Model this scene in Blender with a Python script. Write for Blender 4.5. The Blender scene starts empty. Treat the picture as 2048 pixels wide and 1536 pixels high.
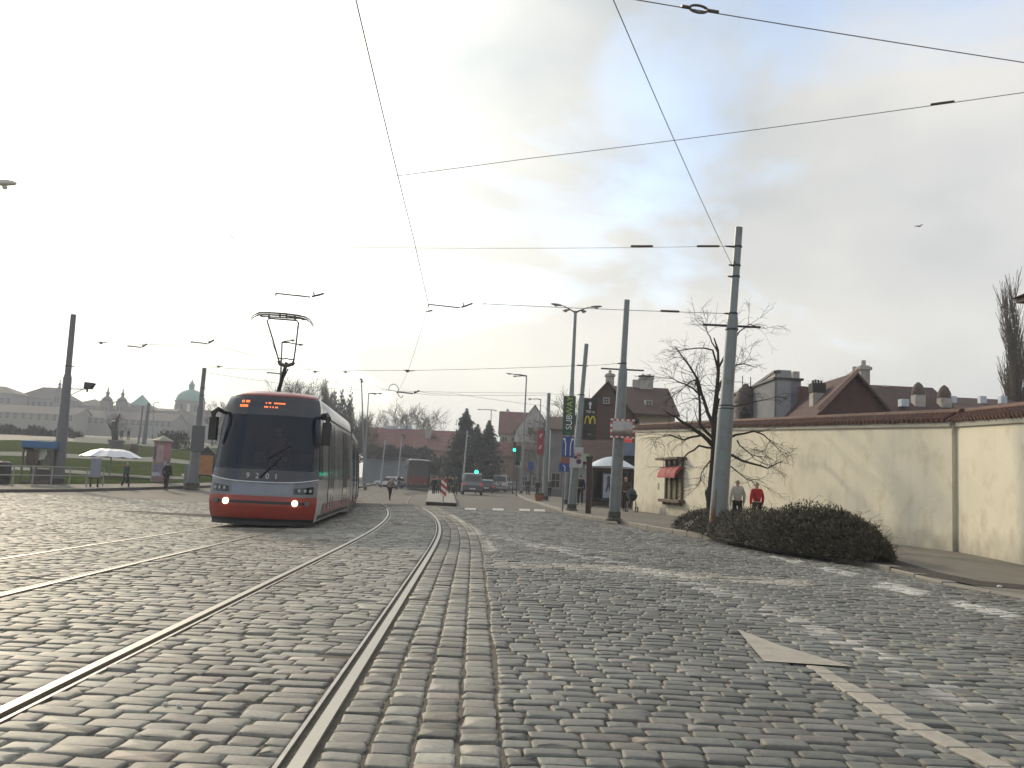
import bpy, bmesh, math, random
import numpy as np
from mathutils import Vector, Matrix, Euler
R = math.radians
random.seed(7)
scene = bpy.context.scene
COL = scene.collection

# ------------------------------------------------------------------ camera
F = 1790.0                      # focal length in pixels of the 2048 px wide photo
EYE = 1.167
CLOUD_AT = (5.1, 12.2, 7)
HAZE = 0.0009
PITCH, ROLL = R(6.35), R(2.8)
cam_d = bpy.data.cameras.new('camera')
cam_d.sensor_width = 36.0
cam_d.lens = 36.0 * F / 2048.0
cam_d.clip_start = 0.1
cam_d.clip_end = 3000
cam = bpy.data.objects.new('camera', cam_d)
COL.objects.link(cam)
cam.matrix_world = Matrix.Translation((0, 0, EYE)) @ Matrix.Rotation(R(90) + PITCH, 4, 'X') @ Matrix.Rotation(ROLL, 4, 'Z')
scene.camera = cam
CM = cam.matrix_world.to_3x3()

# ------------------------------------------------------------------ sun, sky, exposure
SUN_AZ, SUN_EL = R(-36), R(24)          # azimuth from +Y, negative = left of the view
sun_dir = Vector((math.sin(SUN_AZ) * math.cos(SUN_EL), math.cos(SUN_AZ) * math.cos(SUN_EL), math.sin(SUN_EL)))
sd = bpy.data.lights.new('sun', 'SUN')
sd.energy = 2.4
sd.angle = R(3.5)
sd.color = (1.0, 0.83, 0.58)
so = bpy.data.objects.new('sun', sd)
COL.objects.link(so)
so.location = (-60, 90, 60)
so.rotation_euler = (-sun_dir).to_track_quat('-Z', 'Y').to_euler()
scene.view_settings.view_transform = 'Standard'
scene.view_settings.look = 'None'
scene.view_settings.gamma = 1.0
scene.view_settings.use_curve_mapping = False
scene.view_settings.exposure = 0.0

world = bpy.data.worlds.new("World")
scene.world = world
world.use_nodes = True
nt = world.node_tree
nt.nodes.clear()
def N(t, tree=None, **kw):
    n = (tree or nt).nodes.new(t)
    for k, v in kw.items():
        setattr(n, k, v)
    return n
def wl(a, b): nt.links.new(a, b)
def wmath(op, a, b=None, c=None):
    n = N('ShaderNodeMath', operation=op)
    for i, v in enumerate((a, b, c)):
        if v is None: continue
        if isinstance(v, (int, float)): n.inputs[i].default_value = v
        else: wl(v, n.inputs[i])
    return n.outputs[0]
out = N('ShaderNodeOutputWorld')
bg = N('ShaderNodeBackground')
bg.inputs['Strength'].default_value = 0.1
wl(bg.outputs[0], out.inputs[0])
sky = N('ShaderNodeTexSky', sky_type='NISHITA')
sky.sun_disc = False
sky.sun_elevation = SUN_EL
sky.sun_rotation = SUN_AZ
sky.air_density = 1.0
sky.dust_density = 1.0
tc = N('ShaderNodeTexCoord')
sep = N('ShaderNodeSeparateXYZ')
wl(tc.outputs['Generated'], sep.inputs[0])
zz = wmath('MAXIMUM', sep.outputs['Z'], 0.0)
den = wmath('ADD', zz, 0.34)
cx = wmath('DIVIDE', sep.outputs['X'], den)
cy = wmath('DIVIDE', sep.outputs['Y'], den)
cmb = N('ShaderNodeCombineXYZ')
wl(sep.outputs['X'], cmb.inputs[0]); wl(sep.outputs['Y'], cmb.inputs[1]); wl(wmath('MULTIPLY', sep.outputs['Z'], 1.9), cmb.inputs[2])
mp0 = N('ShaderNodeMapping'); mp0.inputs['Location'].default_value = CLOUD_AT
wl(cmb.outputs[0], mp0.inputs[0])
n1 = N('ShaderNodeTexNoise')
n1.inputs['Scale'].default_value = 2.6
n1.inputs['Detail'].default_value = 6
n1.inputs['Roughness'].default_value = 0.52
n1.inputs['Distortion'].default_value = 0.35
wl(mp0.outputs[0], n1.inputs['Vector'])
mp = N('ShaderNodeMapping'); mp.inputs['Location'].default_value = (CLOUD_AT[0] + 3.1, CLOUD_AT[1] + 1.7, CLOUD_AT[2])
wl(cmb.outputs[0], mp.inputs[0])
n2 = N('ShaderNodeTexNoise')
n2.inputs['Scale'].default_value = 2.1
n2.inputs['Detail'].default_value = 5
n2.inputs['Roughness'].default_value = 0.45
wl(mp.outputs[0], n2.inputs['Vector'])
cover = N('ShaderNodeValToRGB')                       # how much cloud hides the blue
cover.color_ramp.elements[0].position = 0.40
cover.color_ramp.elements[0].color = (0.42, 0.42, 0.42, 1)
cover.color_ramp.elements[1].position = 0.53
cover.color_ramp.elements[1].color = (1, 1, 1, 1)
wl(n1.outputs[0], cover.inputs[0])
tone = N('ShaderNodeValToRGB')                        # cloud tone: dark base / lit edge
tone.color_ramp.elements[0].position = 0.36
tone.color_ramp.elements[0].color = (0.53, 0.575, 0.63, 1)
tone.color_ramp.elements[1].position = 0.60
tone.color_ramp.elements[1].color = (0.90, 0.895, 0.875, 1)
wl(n2.outputs[0], tone.inputs[0])
# forward scattering of thin cloud round the sun
dot = N('ShaderNodeVectorMath', operation='DOT_PRODUCT')
nrm = N('ShaderNodeVectorMath', operation='NORMALIZE')
wl(tc.outputs['Generated'], nrm.inputs[0])
wl(nrm.outputs[0], dot.inputs[0])
dot.inputs[1].default_value = sun_dir
dpos = wmath('MAXIMUM', dot.outputs['Value'], 0.0)
g1 = wmath('MULTIPLY', wmath('POWER', dpos, 9.5), 2.5)
g2 = wmath('MULTIPLY', wmath('POWER', dpos, 60.0), 3.0)
glow = wmath('ADD', wmath('ADD', g1, g2), 0.95)
# horizon brightening (long path through bright haze)
hzf = wmath('POWER', wmath('SUBTRACT', 1.0, wmath('MINIMUM', zz, 1.0)), 9.0)
hz = wmath('MULTIPLY', hzf, 0.12)
k = wmath('MULTIPLY', wmath('ADD', glow, hz), 10.0)
vm = N('ShaderNodeVectorMath', operation='SCALE')
lowmix = N('ShaderNodeMix', data_type='RGBA')
wl(wmath('MULTIPLY', hzf, 0.75), lowmix.inputs['Factor']); wl(tone.outputs[0], lowmix.inputs['A']); lowmix.inputs['B'].default_value = (.90, .86, .765, 1)
wl(lowmix.outputs['Result'], vm.inputs[0]); wl(k, vm.inputs['Scale'])
warm = N('ShaderNodeMix', data_type='RGBA', blend_type='MULTIPLY')
wf = wmath('MINIMUM', wmath('ADD', wmath('MULTIPLY', wmath('POWER', dpos, 3.0), 0.9), wmath('MULTIPLY', hz, 1.8)), 1.0)
wl(wf, warm.inputs['Factor'])
wl(vm.outputs[0], warm.inputs['A'])
warm.inputs['B'].default_value = (1.0, 0.95, 0.80, 1)
mixs = N('ShaderNodeMix', data_type='RGBA')
wl(wmath('MINIMUM', wmath('ADD', cover.outputs[0], hzf), 1.0), mixs.inputs['Factor'])
sk = N('ShaderNodeVectorMath', operation='SCALE'); wl(sky.outputs[0], sk.inputs[0]); sk.inputs['Scale'].default_value = 2.9
wl(sk.outputs[0], mixs.inputs['A'])
wl(warm.outputs['Result'], mixs.inputs['B'])
wl(mixs.outputs['Result'], bg.inputs['Color'])

# ------------------------------------------------------------------ geometry helpers
def sst(a, b, v):
    t = min(1.0, max(0.0, (v - a) / (b - a)))
    return t * t * (3 - 2 * t)
def G(x, y):
    """height of the ground"""
    z = -0.3 * sst(2.5, 9, -x) * sst(8, 34, y)
    if y > 40:
        q = -x / y
        yy = min(y, 150)
        z += sst(0.2, 0.36, q) * 0.05 * max(0, yy - 48) + sst(0.08, 0.2, q) * 0.012 * max(0, yy - 70)
    return z
def ray(px, py):
    v = CM @ Vector(((px - 1024) / F, -(py - 768) / F, -1.0))
    return v
def PT(px, py, d):
    """the point seen at photo pixel (px, py) at distance d ahead"""
    v = ray(px, py)
    return Vector((0, 0, EYE)) + v * (d / v.y)
def PZ(px, py, z):
    v = ray(px, py)
    return Vector((0, 0, EYE)) + v * ((z - EYE) / v.z)
def GP(px, py, h=0.0):
    """where the ray of a photo pixel meets the ground raised by h"""
    v = ray(px, py)
    last = 1.5
    d = 1.5
    while d < 260:
        p = Vector((0, 0, EYE)) + v * (d / v.y)
        if p.z < G(p.x, p.y) + h:
            lo, hi = last, d
            for _ in range(24):
                m = (lo + hi) / 2
                p = Vector((0, 0, EYE)) + v * (m / v.y)
                if p.z < G(p.x, p.y) + h: hi = m
                else: lo = m
            return p
        last = d
        d *= 1.03
    return Vector((0, 0, EYE)) + v * (200 / v.y)
def GX(x, y, h=0.0):
    return Vector((x, y, G(x, y) + h))

def s2l(c):
    return tuple(((v / 255 / 12.92) if v / 255 <= 0.04045 else ((v / 255 + 0.055) / 1.055) ** 2.4) for v in c)

MATS = {}
def mat(name, color, rough=0.6, metal=0.0, var=0.15, scale=6.0, bump=0.0, bscale=40.0, emit=None, estr=0.0, spec=0.5, coat=0.0, dirt=None, alpha=None):
    """principled material with procedural tone variation, grain and optional dirt"""
    if name in MATS: return MATS[name]
    m = bpy.data.materials.new(name)
    m.use_nodes = True
    t = m.node_tree
    b = t.nodes['Principled BSDF']
    b.inputs['Roughness'].default_value = rough
    b.inputs['Metallic'].default_value = metal
    b.inputs['Specular IOR Level'].default_value = spec
    b.inputs['Coat Weight'].default_value = coat
    b.inputs['Coat Roughness'].default_value = 0.08
    co = t.nodes.new('ShaderNodeTexCoord')
    nz = t.nodes.new('ShaderNodeTexNoise')
    nz.inputs['Scale'].default_value = scale
    nz.inputs['Detail'].default_value = 5
    nz.inputs['Roughness'].default_value = 0.6
    t.links.new(co.outputs['Object'], nz.inputs['Vector'])
    mr = t.nodes.new('ShaderNodeMapRange')
    mr.inputs['From Min'].default_value = 0.25; mr.inputs['From Max'].default_value = 0.75
    mr.inputs['To Min'].default_value = 1 - var; mr.inputs['To Max'].default_value = 1 + var
    t.links.new(nz.outputs[0], mr.inputs['Value'])
    sc = t.nodes.new('ShaderNodeVectorMath'); sc.operation = 'SCALE'
    sc.inputs[0].default_value = color[:3]
    t.links.new(mr.outputs[0], sc.inputs['Scale'])
    last = sc.outputs[0]
    if dirt:
        dcol, amount, dsc = dirt
        d = t.nodes.new('ShaderNodeTexNoise'); d.inputs['Scale'].default_value = dsc; d.inputs['Detail'].default_value = 8
        d.inputs['Roughness'].default_value = 0.7
        t.links.new(co.outputs['Object'], d.inputs['Vector'])
        r = t.nodes.new('ShaderNodeMapRange')
        r.inputs['From Min'].default_value = 0.62 - amount * 0.25; r.inputs['From Max'].default_value = 0.72
        t.links.new(d.outputs[0], r.inputs['Value'])
        mx = t.nodes.new('ShaderNodeMix'); mx.data_type = 'RGBA'
        t.links.new(r.outputs[0], mx.inputs['Factor'])
        t.links.new(last, mx.inputs['A']); mx.inputs['B'].default_value = (*dcol, 1)
        last = mx.outputs['Result']
    t.links.new(last, b.inputs['Base Color'])
    if bump:
        n3 = t.nodes.new('ShaderNodeTexNoise'); n3.inputs['Scale'].default_value = bscale; n3.inputs['Detail'].default_value = 4
        t.links.new(co.outputs['Object'], n3.inputs['Vector'])
        bp = t.nodes.new('ShaderNodeBump'); bp.inputs['Strength'].default_value = bump; bp.inputs['Distance'].default_value = 0.02
        t.links.new(n3.outputs[0], bp.inputs['Height'])
        t.links.new(bp.outputs[0], b.inputs['Normal'])
    if emit:
        b.inputs['Emission Color'].default_value = (*emit, 1)
        b.inputs['Emission Strength'].default_value = estr
    if alpha is not None:
        b.inputs['Alpha'].default_value = alpha
    MATS[name] = m
    return m

def tile_mat(name, color, scale=1.0):
    """roof tiles: courses and ribs as bump and slight tone differences"""
    if name in MATS: return MATS[name]
    m = mat(name, color, rough=0.85, var=0.22, scale=1.2)
    t = m.node_tree
    b = t.nodes['Principled BSDF']
    co = t.nodes['Texture Coordinate']
    w = t.nodes.new('ShaderNodeTexBrick')
    w.inputs['Scale'].default_value = scale
    w.inputs['Mortar Size'].default_value = 0.03
    w.inputs['Brick Width'].default_value = 0.3
    w.inputs['Row Height'].default_value = 0.3
    w.inputs['Color1'].default_value = (1, 1, 1, 1); w.inputs['Color2'].default_value = (0.72, 0.72, 0.72, 1)
    w.inputs['Mortar'].default_value = (0.35, 0.35, 0.35, 1)
    mpg = t.nodes.new('ShaderNodeMapping'); mpg.inputs['Rotation'].default_value = (R(90), 0, 0)
    t.links.new(co.outputs['Object'], mpg.inputs[0]); t.links.new(mpg.outputs[0], w.inputs['Vector'])
    mx = t.nodes.new('ShaderNodeMix'); mx.data_type = 'RGBA'; mx.blend_type = 'MULTIPLY'; mx.inputs['Factor'].default_value = 0.8
    src = b.inputs['Base Color'].links[0].from_socket
    t.links.new(src, mx.inputs['A']); t.links.new(w.outputs['Color'], mx.inputs['B'])
    t.links.new(mx.outputs['Result'], b.inputs['Base Color'])
    return m

ORI = {}
class MB:
    """collects shapes and links them as ONE mesh object"""
    def __init__(s, T=None):
        s.v, s.f, s.T = [], [], T
    def add(s, vs, fs):
        o = len(s.v)
        if s.T is not None: vs = [s.T @ Vector(p) for p in vs]
        s.v.extend([tuple(p) for p in vs])
        s.f.extend([tuple(i + o for i in f) for f in fs])
        return s
    def box(s, x0, x1, y0, y1, z0, z1):
        return s.add([(x0, y0, z0), (x1, y0, z0), (x1, y1, z0), (x0, y1, z0), (x0, y0, z1), (x1, y0, z1), (x1, y1, z1), (x0, y1, z1)],
                     [(0, 3, 2, 1), (4, 5, 6, 7), (0, 1, 5, 4), (1, 2, 6, 5), (2, 3, 7, 6), (3, 0, 4, 7)])
    def obox(s, c, sx, sy, sz, rz=0.0, rx=0.0, ry=0.0):
        M = Matrix.Translation(c) @ Euler((rx, ry, rz)).to_matrix().to_4x4()
        vs = [M @ Vector((a * sx / 2, b * sy / 2, e * sz / 2)) for e in (-1, 1) for a, b in ((-1, -1), (1, -1), (1, 1), (-1, 1))]
        return s.add(vs, [(0, 3, 2, 1), (4, 5, 6, 7), (0, 1, 5, 4), (1, 2, 6, 5), (2, 3, 7, 6), (3, 0, 4, 7)])
    def tube(s, pts, rad, n=8, cap=True):
        pts = [Vector(p) for p in pts]
        if isinstance(rad, (int, float)): rad = [rad] * len(pts)
        vs, fs = [], []
        prev = None
        for i, p in enumerate(pts):
            d = (pts[min(i + 1, len(pts) - 1)] - pts[max(i - 1, 0)])
            if d.length < 1e-9: d = Vector((0, 0, 1))
            d.normalize()
            if prev is None:
                a = d.cross(Vector((0, 0, 1)) if abs(d.z) < 0.9 else Vector((1, 0, 0))).normalized()
            else:
                a = (prev - d * prev.dot(d))
                a = a.normalized() if a.length > 1e-6 else d.orthogonal().normalized()
            prev = a
            b = d.cross(a)
            for k in range(n):
                t = 2 * math.pi * k / n
                vs.append(p + (a * math.cos(t) + b * math.sin(t)) * rad[i])
        for i in range(len(pts) - 1):
            for k in range(n):
                fs.append((i * n + k, i * n + (k + 1) % n, (i + 1) * n + (k + 1) % n, (i + 1) * n + k))
        if cap:
            fs.append(tuple(range(n - 1, -1, -1)))
            fs.append(tuple((len(pts) - 1) * n + k for k in range(n)))
        return s.add(vs, fs)
    def lathe(s, c, prof, n=24, sx=1.0, sy=1.0):
        """prof: list of (radius, z) from bottom to top"""
        c = Vector(c)
        vs, fs = [], []
        for r, z in prof:
            for k in range(n):
                t = 2 * math.pi * k / n
                vs.append(c + Vector((r * math.cos(t) * sx, r * math.sin(t) * sy, z)))
        for i in range(len(prof) - 1):
            for k in range(n):
                fs.append((i * n + k, i * n + (k + 1) % n, (i + 1) * n + (k + 1) % n, (i + 1) * n + k))
        fs.append(tuple(range(n - 1, -1, -1)))
        fs.append(tuple((len(prof) - 1) * n + k for k in range(n)))
        return s.add(vs, fs)
    def prism(s, pts, d):
        """extrude a planar polygon (3-D points) by vector d"""
        pts = [Vector(p) for p in pts]; d = Vector(d); n = len(pts)
        return s.add(pts + [p + d for p in pts], [tuple(range(n - 1, -1, -1)), tuple(range(n, 2 * n))] + [(i, (i + 1) % n, n + (i + 1) % n, n + i) for i in range(n)])
    def poly(s, pts):
        return s.add(pts, [tuple(range(len(pts)))])
    def geo(s, g, M=None):
        vs, fs = g
        if M is not None: vs = [M @ Vector(p) for p in vs]
        return s.add(vs, fs)
    def build(s, name, m, parent=None, smooth=False, bevel=0.0, label=None):
        me = bpy.data.meshes.new(name)
        o0 = ORI.get(parent.name, Vector((0, 0, 0))) if parent else Vector((0, 0, 0))
        me.from_pydata([(p[0] - o0.x, p[1] - o0.y, p[2] - o0.z) for p in s.v], [], s.f)
        me.update()
        ob = bpy.data.objects.new(name, me)
        COL.objects.link(ob)
        ms = m if isinstance(m, (list, tuple)) else [m]
        for q in ms: me.materials.append(q)
        if parent:
            ob.parent = parent
            ORI[ob.name] = o0
        if smooth:
            me.shade_smooth()
            try: me.set_sharp_from_angle(angle=R(38))
            except Exception: pass
        if bevel:
            b = ob.modifiers.new('bevel', 'BEVEL'); b.width = bevel; b.segments = 2; b.limit_method = 'ANGLE'
        if label: ob['label'] = label
        return ob

def thing(name, label, cat, loc, group=None):
    o = bpy.data.objects.new(name, None)
    o.empty_display_size = 0.2
    COL.objects.link(o)
    o.location = loc
    ORI[o.name] = Vector(loc)
    o['label'] = label; o['category'] = cat
    if group: o['group'] = group
    return o
def tag(o, label, cat, group=None, kind=None):
    o['label'] = label; o['category'] = cat
    if group: o['group'] = group
    if kind: o['kind'] = kind
    return o
def struct(o, label=None, kind='structure'):
    o['kind'] = kind
    if label: o['label'] = label
    return o
def dup(root, loc, rz, scale, label):
    r = root.copy(); COL.objects.link(r); r.location = loc; r.rotation_euler = (0, 0, rz); r.scale = scale
    r['label'] = label
    for ch in list(root.children):
        c = ch.copy(); COL.objects.link(c); c.parent = r
        for g in ch.children:
            d = g.copy(); COL.objects.link(d); d.parent = c
    return r

def text_geo(s, size=1.0, ext=0.0):
    cu = bpy.data.curves.new('lettering', 'FONT')
    cu.body = s; cu.size = size; cu.extrude = ext; cu.align_x = 'CENTER'; cu.align_y = 'CENTER'
    ob = bpy.data.objects.new('lettering', cu)
    COL.objects.link(ob)
    dg = bpy.context.evaluated_depsgraph_get()
    me = bpy.data.meshes.new_from_object(ob.evaluated_get(dg))
    g = ([v.co.copy() for v in me.vertices], [tuple(p.vertices) for p in me.polygons])
    bpy.data.objects.remove(ob); bpy.data.meshes.remove(me)
    return g
FACE = Matrix.Rotation(R(90), 4, 'X')      # text plane XY -> XZ, read from -Y
# ------------------------------------------------------------------ ground sheet
TRK = []                                        # right rail of the near track, from photo pixels
for px, py in ((575, 1536), (725, 1310), (800, 1195), (850, 1118), (873, 1082), (880, 1058), (873, 1038), (856, 1023), (835, 1012), (813, 1006)):
    p = GP(px, py); TRK.append((p.y, p.x))
TRK.sort()
ys = np.array([t[0] for t in TRK]); xs = np.array([t[1] for t in TRK])
k0 = (xs[2] - xs[0]) / (ys[2] - ys[0])
ys = np.concatenate([[-4.0], ys, [85.0, 130.0]]); xs = np.concatenate([[xs[0] + k0 * (-4.0 - ys[1])], xs, [-8.9, -12.0]])
# smooth
_yy = np.arange(-4, 130, 0.5); _xx = np.interp(_yy, ys, xs)
for _ in range(3):
    _xx = np.convolve(np.pad(_xx, 4, mode='edge'), np.ones(9) / 9, mode='valid')
_xx[:12] = _xx[12] + k0 * (_yy[:12] - _yy[12])
def RX(y): return float(np.interp(y, _yy, _xx))
def RS(y): return (RX(y + 0.5) - RX(y - 0.5))
GA = 1.435
TR2 = -3.36                                   # offset of the second track

M_joint = mat('joint_grit', (0.036, 0.033, 0.028), rough=0.95, var=0.35, scale=9, bump=0.6, bscale=60)
def stone_material():
    m = bpy.data.materials.new('granite_setts'); m.use_nodes = True
    t = m.node_tree; b = t.nodes['Principled BSDF']
    at = t.nodes.new('ShaderNodeAttribute'); at.attribute_name = 'tint'
    co = t.nodes.new('ShaderNodeTexCoord')
    nz = t.nodes.new('ShaderNodeTexNoise'); nz.inputs['Scale'].default_value = 26; nz.inputs['Detail'].default_value = 6; nz.inputs['Roughness'].default_value = 0.7
    t.links.new(co.outputs['Object'], nz.inputs['Vector'])
    big = t.nodes.new('ShaderNodeTexNoise'); big.inputs['Scale'].default_value = 0.45; big.inputs['Detail'].default_value = 6
    t.links.new(co.outputs['Object'], big.inputs['Vector'])
    r1 = t.nodes.new('ShaderNodeMapRange'); r1.inputs['From Min'].default_value = .25; r1.inputs['From Max'].default_value = .75
    r1.inputs['To Min'].default_value = .66; r1.inputs['To Max'].default_value = 1.34
    t.links.new(nz.outputs[0], r1.inputs['Value'])
    r2 = t.nodes.new('ShaderNodeMapRange'); r2.inputs['From Min'].default_value = .3; r2.inputs['From Max'].default_value = .7
    r2.inputs['To Min'].default_value = .7; r2.inputs['To Max'].default_value = 1.3
    t.links.new(big.outputs[0], r2.inputs['Value'])
    mu = t.nodes.new('ShaderNodeMath'); mu.operation = 'MULTIPLY'
    t.links.new(r1.outputs[0], mu.inputs[0]); t.links.new(r2.outputs[0], mu.inputs[1])
    sc = t.nodes.new('ShaderNodeVectorMath'); sc.operation = 'SCALE'
    t.links.new(at.outputs['Color'], sc.inputs[0]); t.links.new(mu.outputs[0], sc.inputs['Scale'])
    # white specks and worn patches
    sp = t.nodes.new('ShaderNodeTexNoise'); sp.inputs['Scale'].default_value = 9; sp.inputs['Detail'].default_value = 9; sp.inputs['Roughness'].default_value = .8
    t.links.new(co.outputs['Object'], sp.inputs['Vector'])
    r3 = t.nodes.new('ShaderNodeMapRange'); r3.inputs['From Min'].default_value = .64; r3.inputs['From Max'].default_value = .74
    r3.inputs['To Max'].default_value = 0.6
    t.links.new(sp.outputs[0], r3.inputs['Value'])
    mx = t.nodes.new('ShaderNodeMix'); mx.data_type = 'RGBA'
    t.links.new(r3.outputs[0], mx.inputs['Factor']); t.links.new(sc.outputs[0], mx.inputs['A']); mx.inputs['B'].default_value = (.34, .32, .29, 1)
    t.links.new(mx.outputs['Result'], b.inputs['Base Color'])
    rr = t.nodes.new('ShaderNodeMapRange'); rr.inputs['To Min'].default_value = .5; rr.inputs['To Max'].default_value = .78
    t.links.new(nz.outputs[0], rr.inputs['Value']); t.links.new(rr.outputs[0], b.inputs['Roughness'])
    bp = t.nodes.new('ShaderNodeBump'); bp.inputs['Strength'].default_value = .5; bp.inputs['Distance'].default_value = .006
    t.links.new(nz.outputs[0], bp.inputs['Height']); t.links.new(bp.outputs[0], b.inputs['Normal'])
    return m
M_sett = stone_material()
# far cobbles: same stone, read as fine mottling
M_far = mat('far_setts', (0.105, 0.096, 0.08), rough=0.8, spec=.25, var=0.3, scale=1.6, bump=0.9, bscale=9, dirt=((0.14, 0.13, 0.11), 0.6, 3.0))
M_pave = mat('mosaic_pavement', (0.165, 0.153, 0.13), spec=.2, rough=0.85, var=0.2, scale=2.2, bump=0.5, bscale=22, dirt=((0.15, 0.14, 0.12), 0.6, 0.9))
M_kerb = mat('granite_kerb', (0.20, 0.188, 0.158), rough=0.7, var=0.25, scale=4, bump=0.3, bscale=50, dirt=((0.16, 0.15, 0.13), 0.5, 2.0))
M_grass = mat('lawn_grass', (0.045, 0.065, 0.018), rough=1.0, spec=0.0, var=0.3, scale=0.5, bump=0.8, bscale=6, dirt=((0.085, 0.08, 0.04), 0.7, 0.35))
M_path = mat('gravel_path', (0.15, 0.16, 0.14), spec=.05, rough=0.95, var=0.12, scale=0.8)
M_soil = mat('soil', (0.035, 0.03, 0.024), rough=1.0, var=0.4, scale=5, bump=1.0, bscale=25)

# kerb of the right pavement, world points from the photo
KR = [GP(px, py) for px, py in ((2200, 1226), (2048, 1198), (1884, 1168), (1775, 1141), (1629, 1114), (1519, 1098), (1424, 1080), (1300, 1059), (1228, 1046), (1150, 1033), (1090, 1013), (1050, 1000), (1034, 991))]
KR = [Vector((KR[0].x + 0.9, 2, 0)), Vector((KR[0].x + 0.5, 7, 0))] + KR + [Vector((KR[-1].x - 0.5, 160, 0))]
kry = np.array([p.y for p in KR]); krx = np.array([p.x for p in KR])
def KX(y): return float(np.interp(y, kry, krx))
def sheet(name, xfun, y0, y1, ny, nx, h, m):
    """ground-following sheet between two x-limits given as functions of y"""
    mb = MB(); vs, fs = [], []
    for j in range(ny + 1):
        tt = j / ny
        y = y0 + (y1 - y0) * tt ** 1.7
        a, b = xfun(y)
        for i in range(nx + 1):
            x = a + (b - a) * i / nx
            vs.append((x, y, G(x, y) + (h(y) if callable(h) else h)))
    for j in range(ny):
        for i in range(nx):
            q = j * (nx + 1) + i
            fs.append((q, q + 1, q + nx + 2, q + nx + 1))
    mb.add(vs, fs)
    return mb.build(name, m, smooth=True)
struct(sheet('ground', lambda y: (-500 if y > 30 else -120, 500 if y > 30 else 120), -12, 900, 110, 160, -0.075, M_joint), 'dark sanded ground under and round the paving')
struct(sheet('road', lambda y: (-0.62 * y - 6, KX(y) + .1), 0.5, 41, 90, 60, -0.0165, mat('sanded_joints', (0.105, 0.093, 0.072), rough=.95, var=.35, scale=9, bump=.6, bscale=60)), 'sanded joints between the setts')
far_road = sheet('road', lambda y: (-34 - y * 0.45, 12), 39.5, 240, 60, 40, -0.004, M_far)
struct(far_road, 'distant cobbled roadway')

SW = 0.12
SWf = lambda y: .02 + .10 * sst(12.5, 18.5, y)
struct(sheet('pavement', lambda y: (KX(y) + 0.24, 30 + y), 1.5, 160, 90, 24, SWf, M_pave), 'pale mosaic pavement along the cream wall')
mb = MB()
yk = 1.5
rk = random.Random(3)
while yk < 150:
    L = 1.0 if yk < 60 else 4.0
    a, b = Vector((KX(yk), yk, 0)), Vector((KX(yk + L - 0.015), yk + L - 0.015, 0))
    d = (b - a); n = Vector((d.y, -d.x, 0)).normalized() * 0.235
    hz_ = SWf(yk + L / 2) + rk.uniform(-0.006, 0.006)
    mb.prism([a + Vector((0, 0, -0.05)), b + Vector((0, 0, -0.05)), b + n + Vector((0, 0, -0.05)), a + n + Vector((0, 0, -0.05))], (0, 0, hz_ + 0.05))
    yk += L
struct(mb.build('kerb', M_kerb, bevel=0.02), 'granite kerb of the right pavement')

# left kerb and lawn side
LK = [GP(px, py) for px, py in ((-60, 986), (0, 985), (120, 984), (200, 982), (300, 979), (400, 976))]
LKw = [Vector((-80, 40, 0))] + LK + [GP(690, 981), GP(730, 974), GP(765, 967)]
def strip(name, pts_near, off, h, m, label):
    """ground-following sheet behind a polyline, each point pushed away from the camera by off metres"""
    mb = MB(); vs, fs = [], []
    n = 10
    for p in pts_near:
        d = Vector((p.x, p.y, 0)).normalized()
        for i in range(n + 1):
            q = Vector((p.x, p.y, 0)) + d * (off * i / n)
            vs.append((q.x, q.y, G(q.x, q.y) + h))
    for j in range(len(pts_near) - 1):
        for i in range(n):
            q = j * (n + 1) + i
            fs.append((q, q + n + 1, q + n + 2, q + 1))
    mb.add(vs, fs)
    return struct(mb.build(name, m, smooth=True), label)
def dense(pts, k=6):
    o = []
    for a, b in zip(pts[:-1], pts[1:]):
        for i in range(k): o.append(a.lerp(b, i / k))
    o.append(pts[-1]); return o
LKd = dense(LKw)
strip('pavement', LKd, 14, 0.10, M_pave, 'far left pavement at the tram stop')
mb = MB()
for a, b in zip(LKd[:-1], LKd[1:]):
    d = (b - a); nn = Vector((-d.y, d.x, 0)).normalized() * 0.3
    mb.add([GX(a.x, a.y, -0.02), GX(b.x, b.y, -0.02), GX(b.x, b.y, 0.14), GX(a.x, a.y, 0.14), GX(a.x + nn.x, a.y + nn.y, 0.14), GX(b.x + nn.x, b.y + nn.y, 0.14)], [(0, 1, 2, 3), (3, 2, 5, 4)])
struct(mb.build('kerb', mat('grimy_kerb', (0.09, 0.085, 0.075), rough=.85, var=.3)), 'dark kerb along the far left pavement')

# lawns and paths by photo outline
def area(name, px, h, m, label):
    """ground sheet inside an outline seen in the photo; outline given as pixel pairs top/bottom along x"""
    mb = MB(); vs, fs = [], []
    n = 14
    for x, yt, yb in px:
        a, b = GP(x, yb, h), GP(x, yt, h)
        for i in range(n + 1):
            q = a.lerp(b, i / n); vs.append((q.x, q.y, G(q.x, q.y) + h))
    for j in range(len(px) - 1):
        for i in range(n):
            q = j * (n + 1) + i
            fs.append((q, q + n + 1, q + n + 2, q + 1))
    mb.add(vs, fs)
    return struct(mb.build(name, m, smooth=True), label)
area('lawn', [(-80, 878, 966), (0, 880, 968), (80, 880, 968), (160, 884, 968), (240, 884, 967), (320, 886, 966), (395, 890, 966), (440, 893, 962), (560, 905, 962), (700, 930, 958)], 0.115, M_grass, 'dull winter lawn of the park')
area('path', [(-80, 902, 909), (0, 903, 911), (100, 905, 913), (160, 909, 917), (240, 914, 922), (320, 914, 924), (400, 924, 930), (440, 927, 933)], 0.14, M_path, 'pale path across the lawn')
area('path', [(-60, 932, 937), (40, 934, 940), (110, 938, 944), (160, 941, 948), (220, 946, 952), (300, 952, 957), (380, 953, 959)], 0.14, M_path, 'lower pale path on the lawn')
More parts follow.
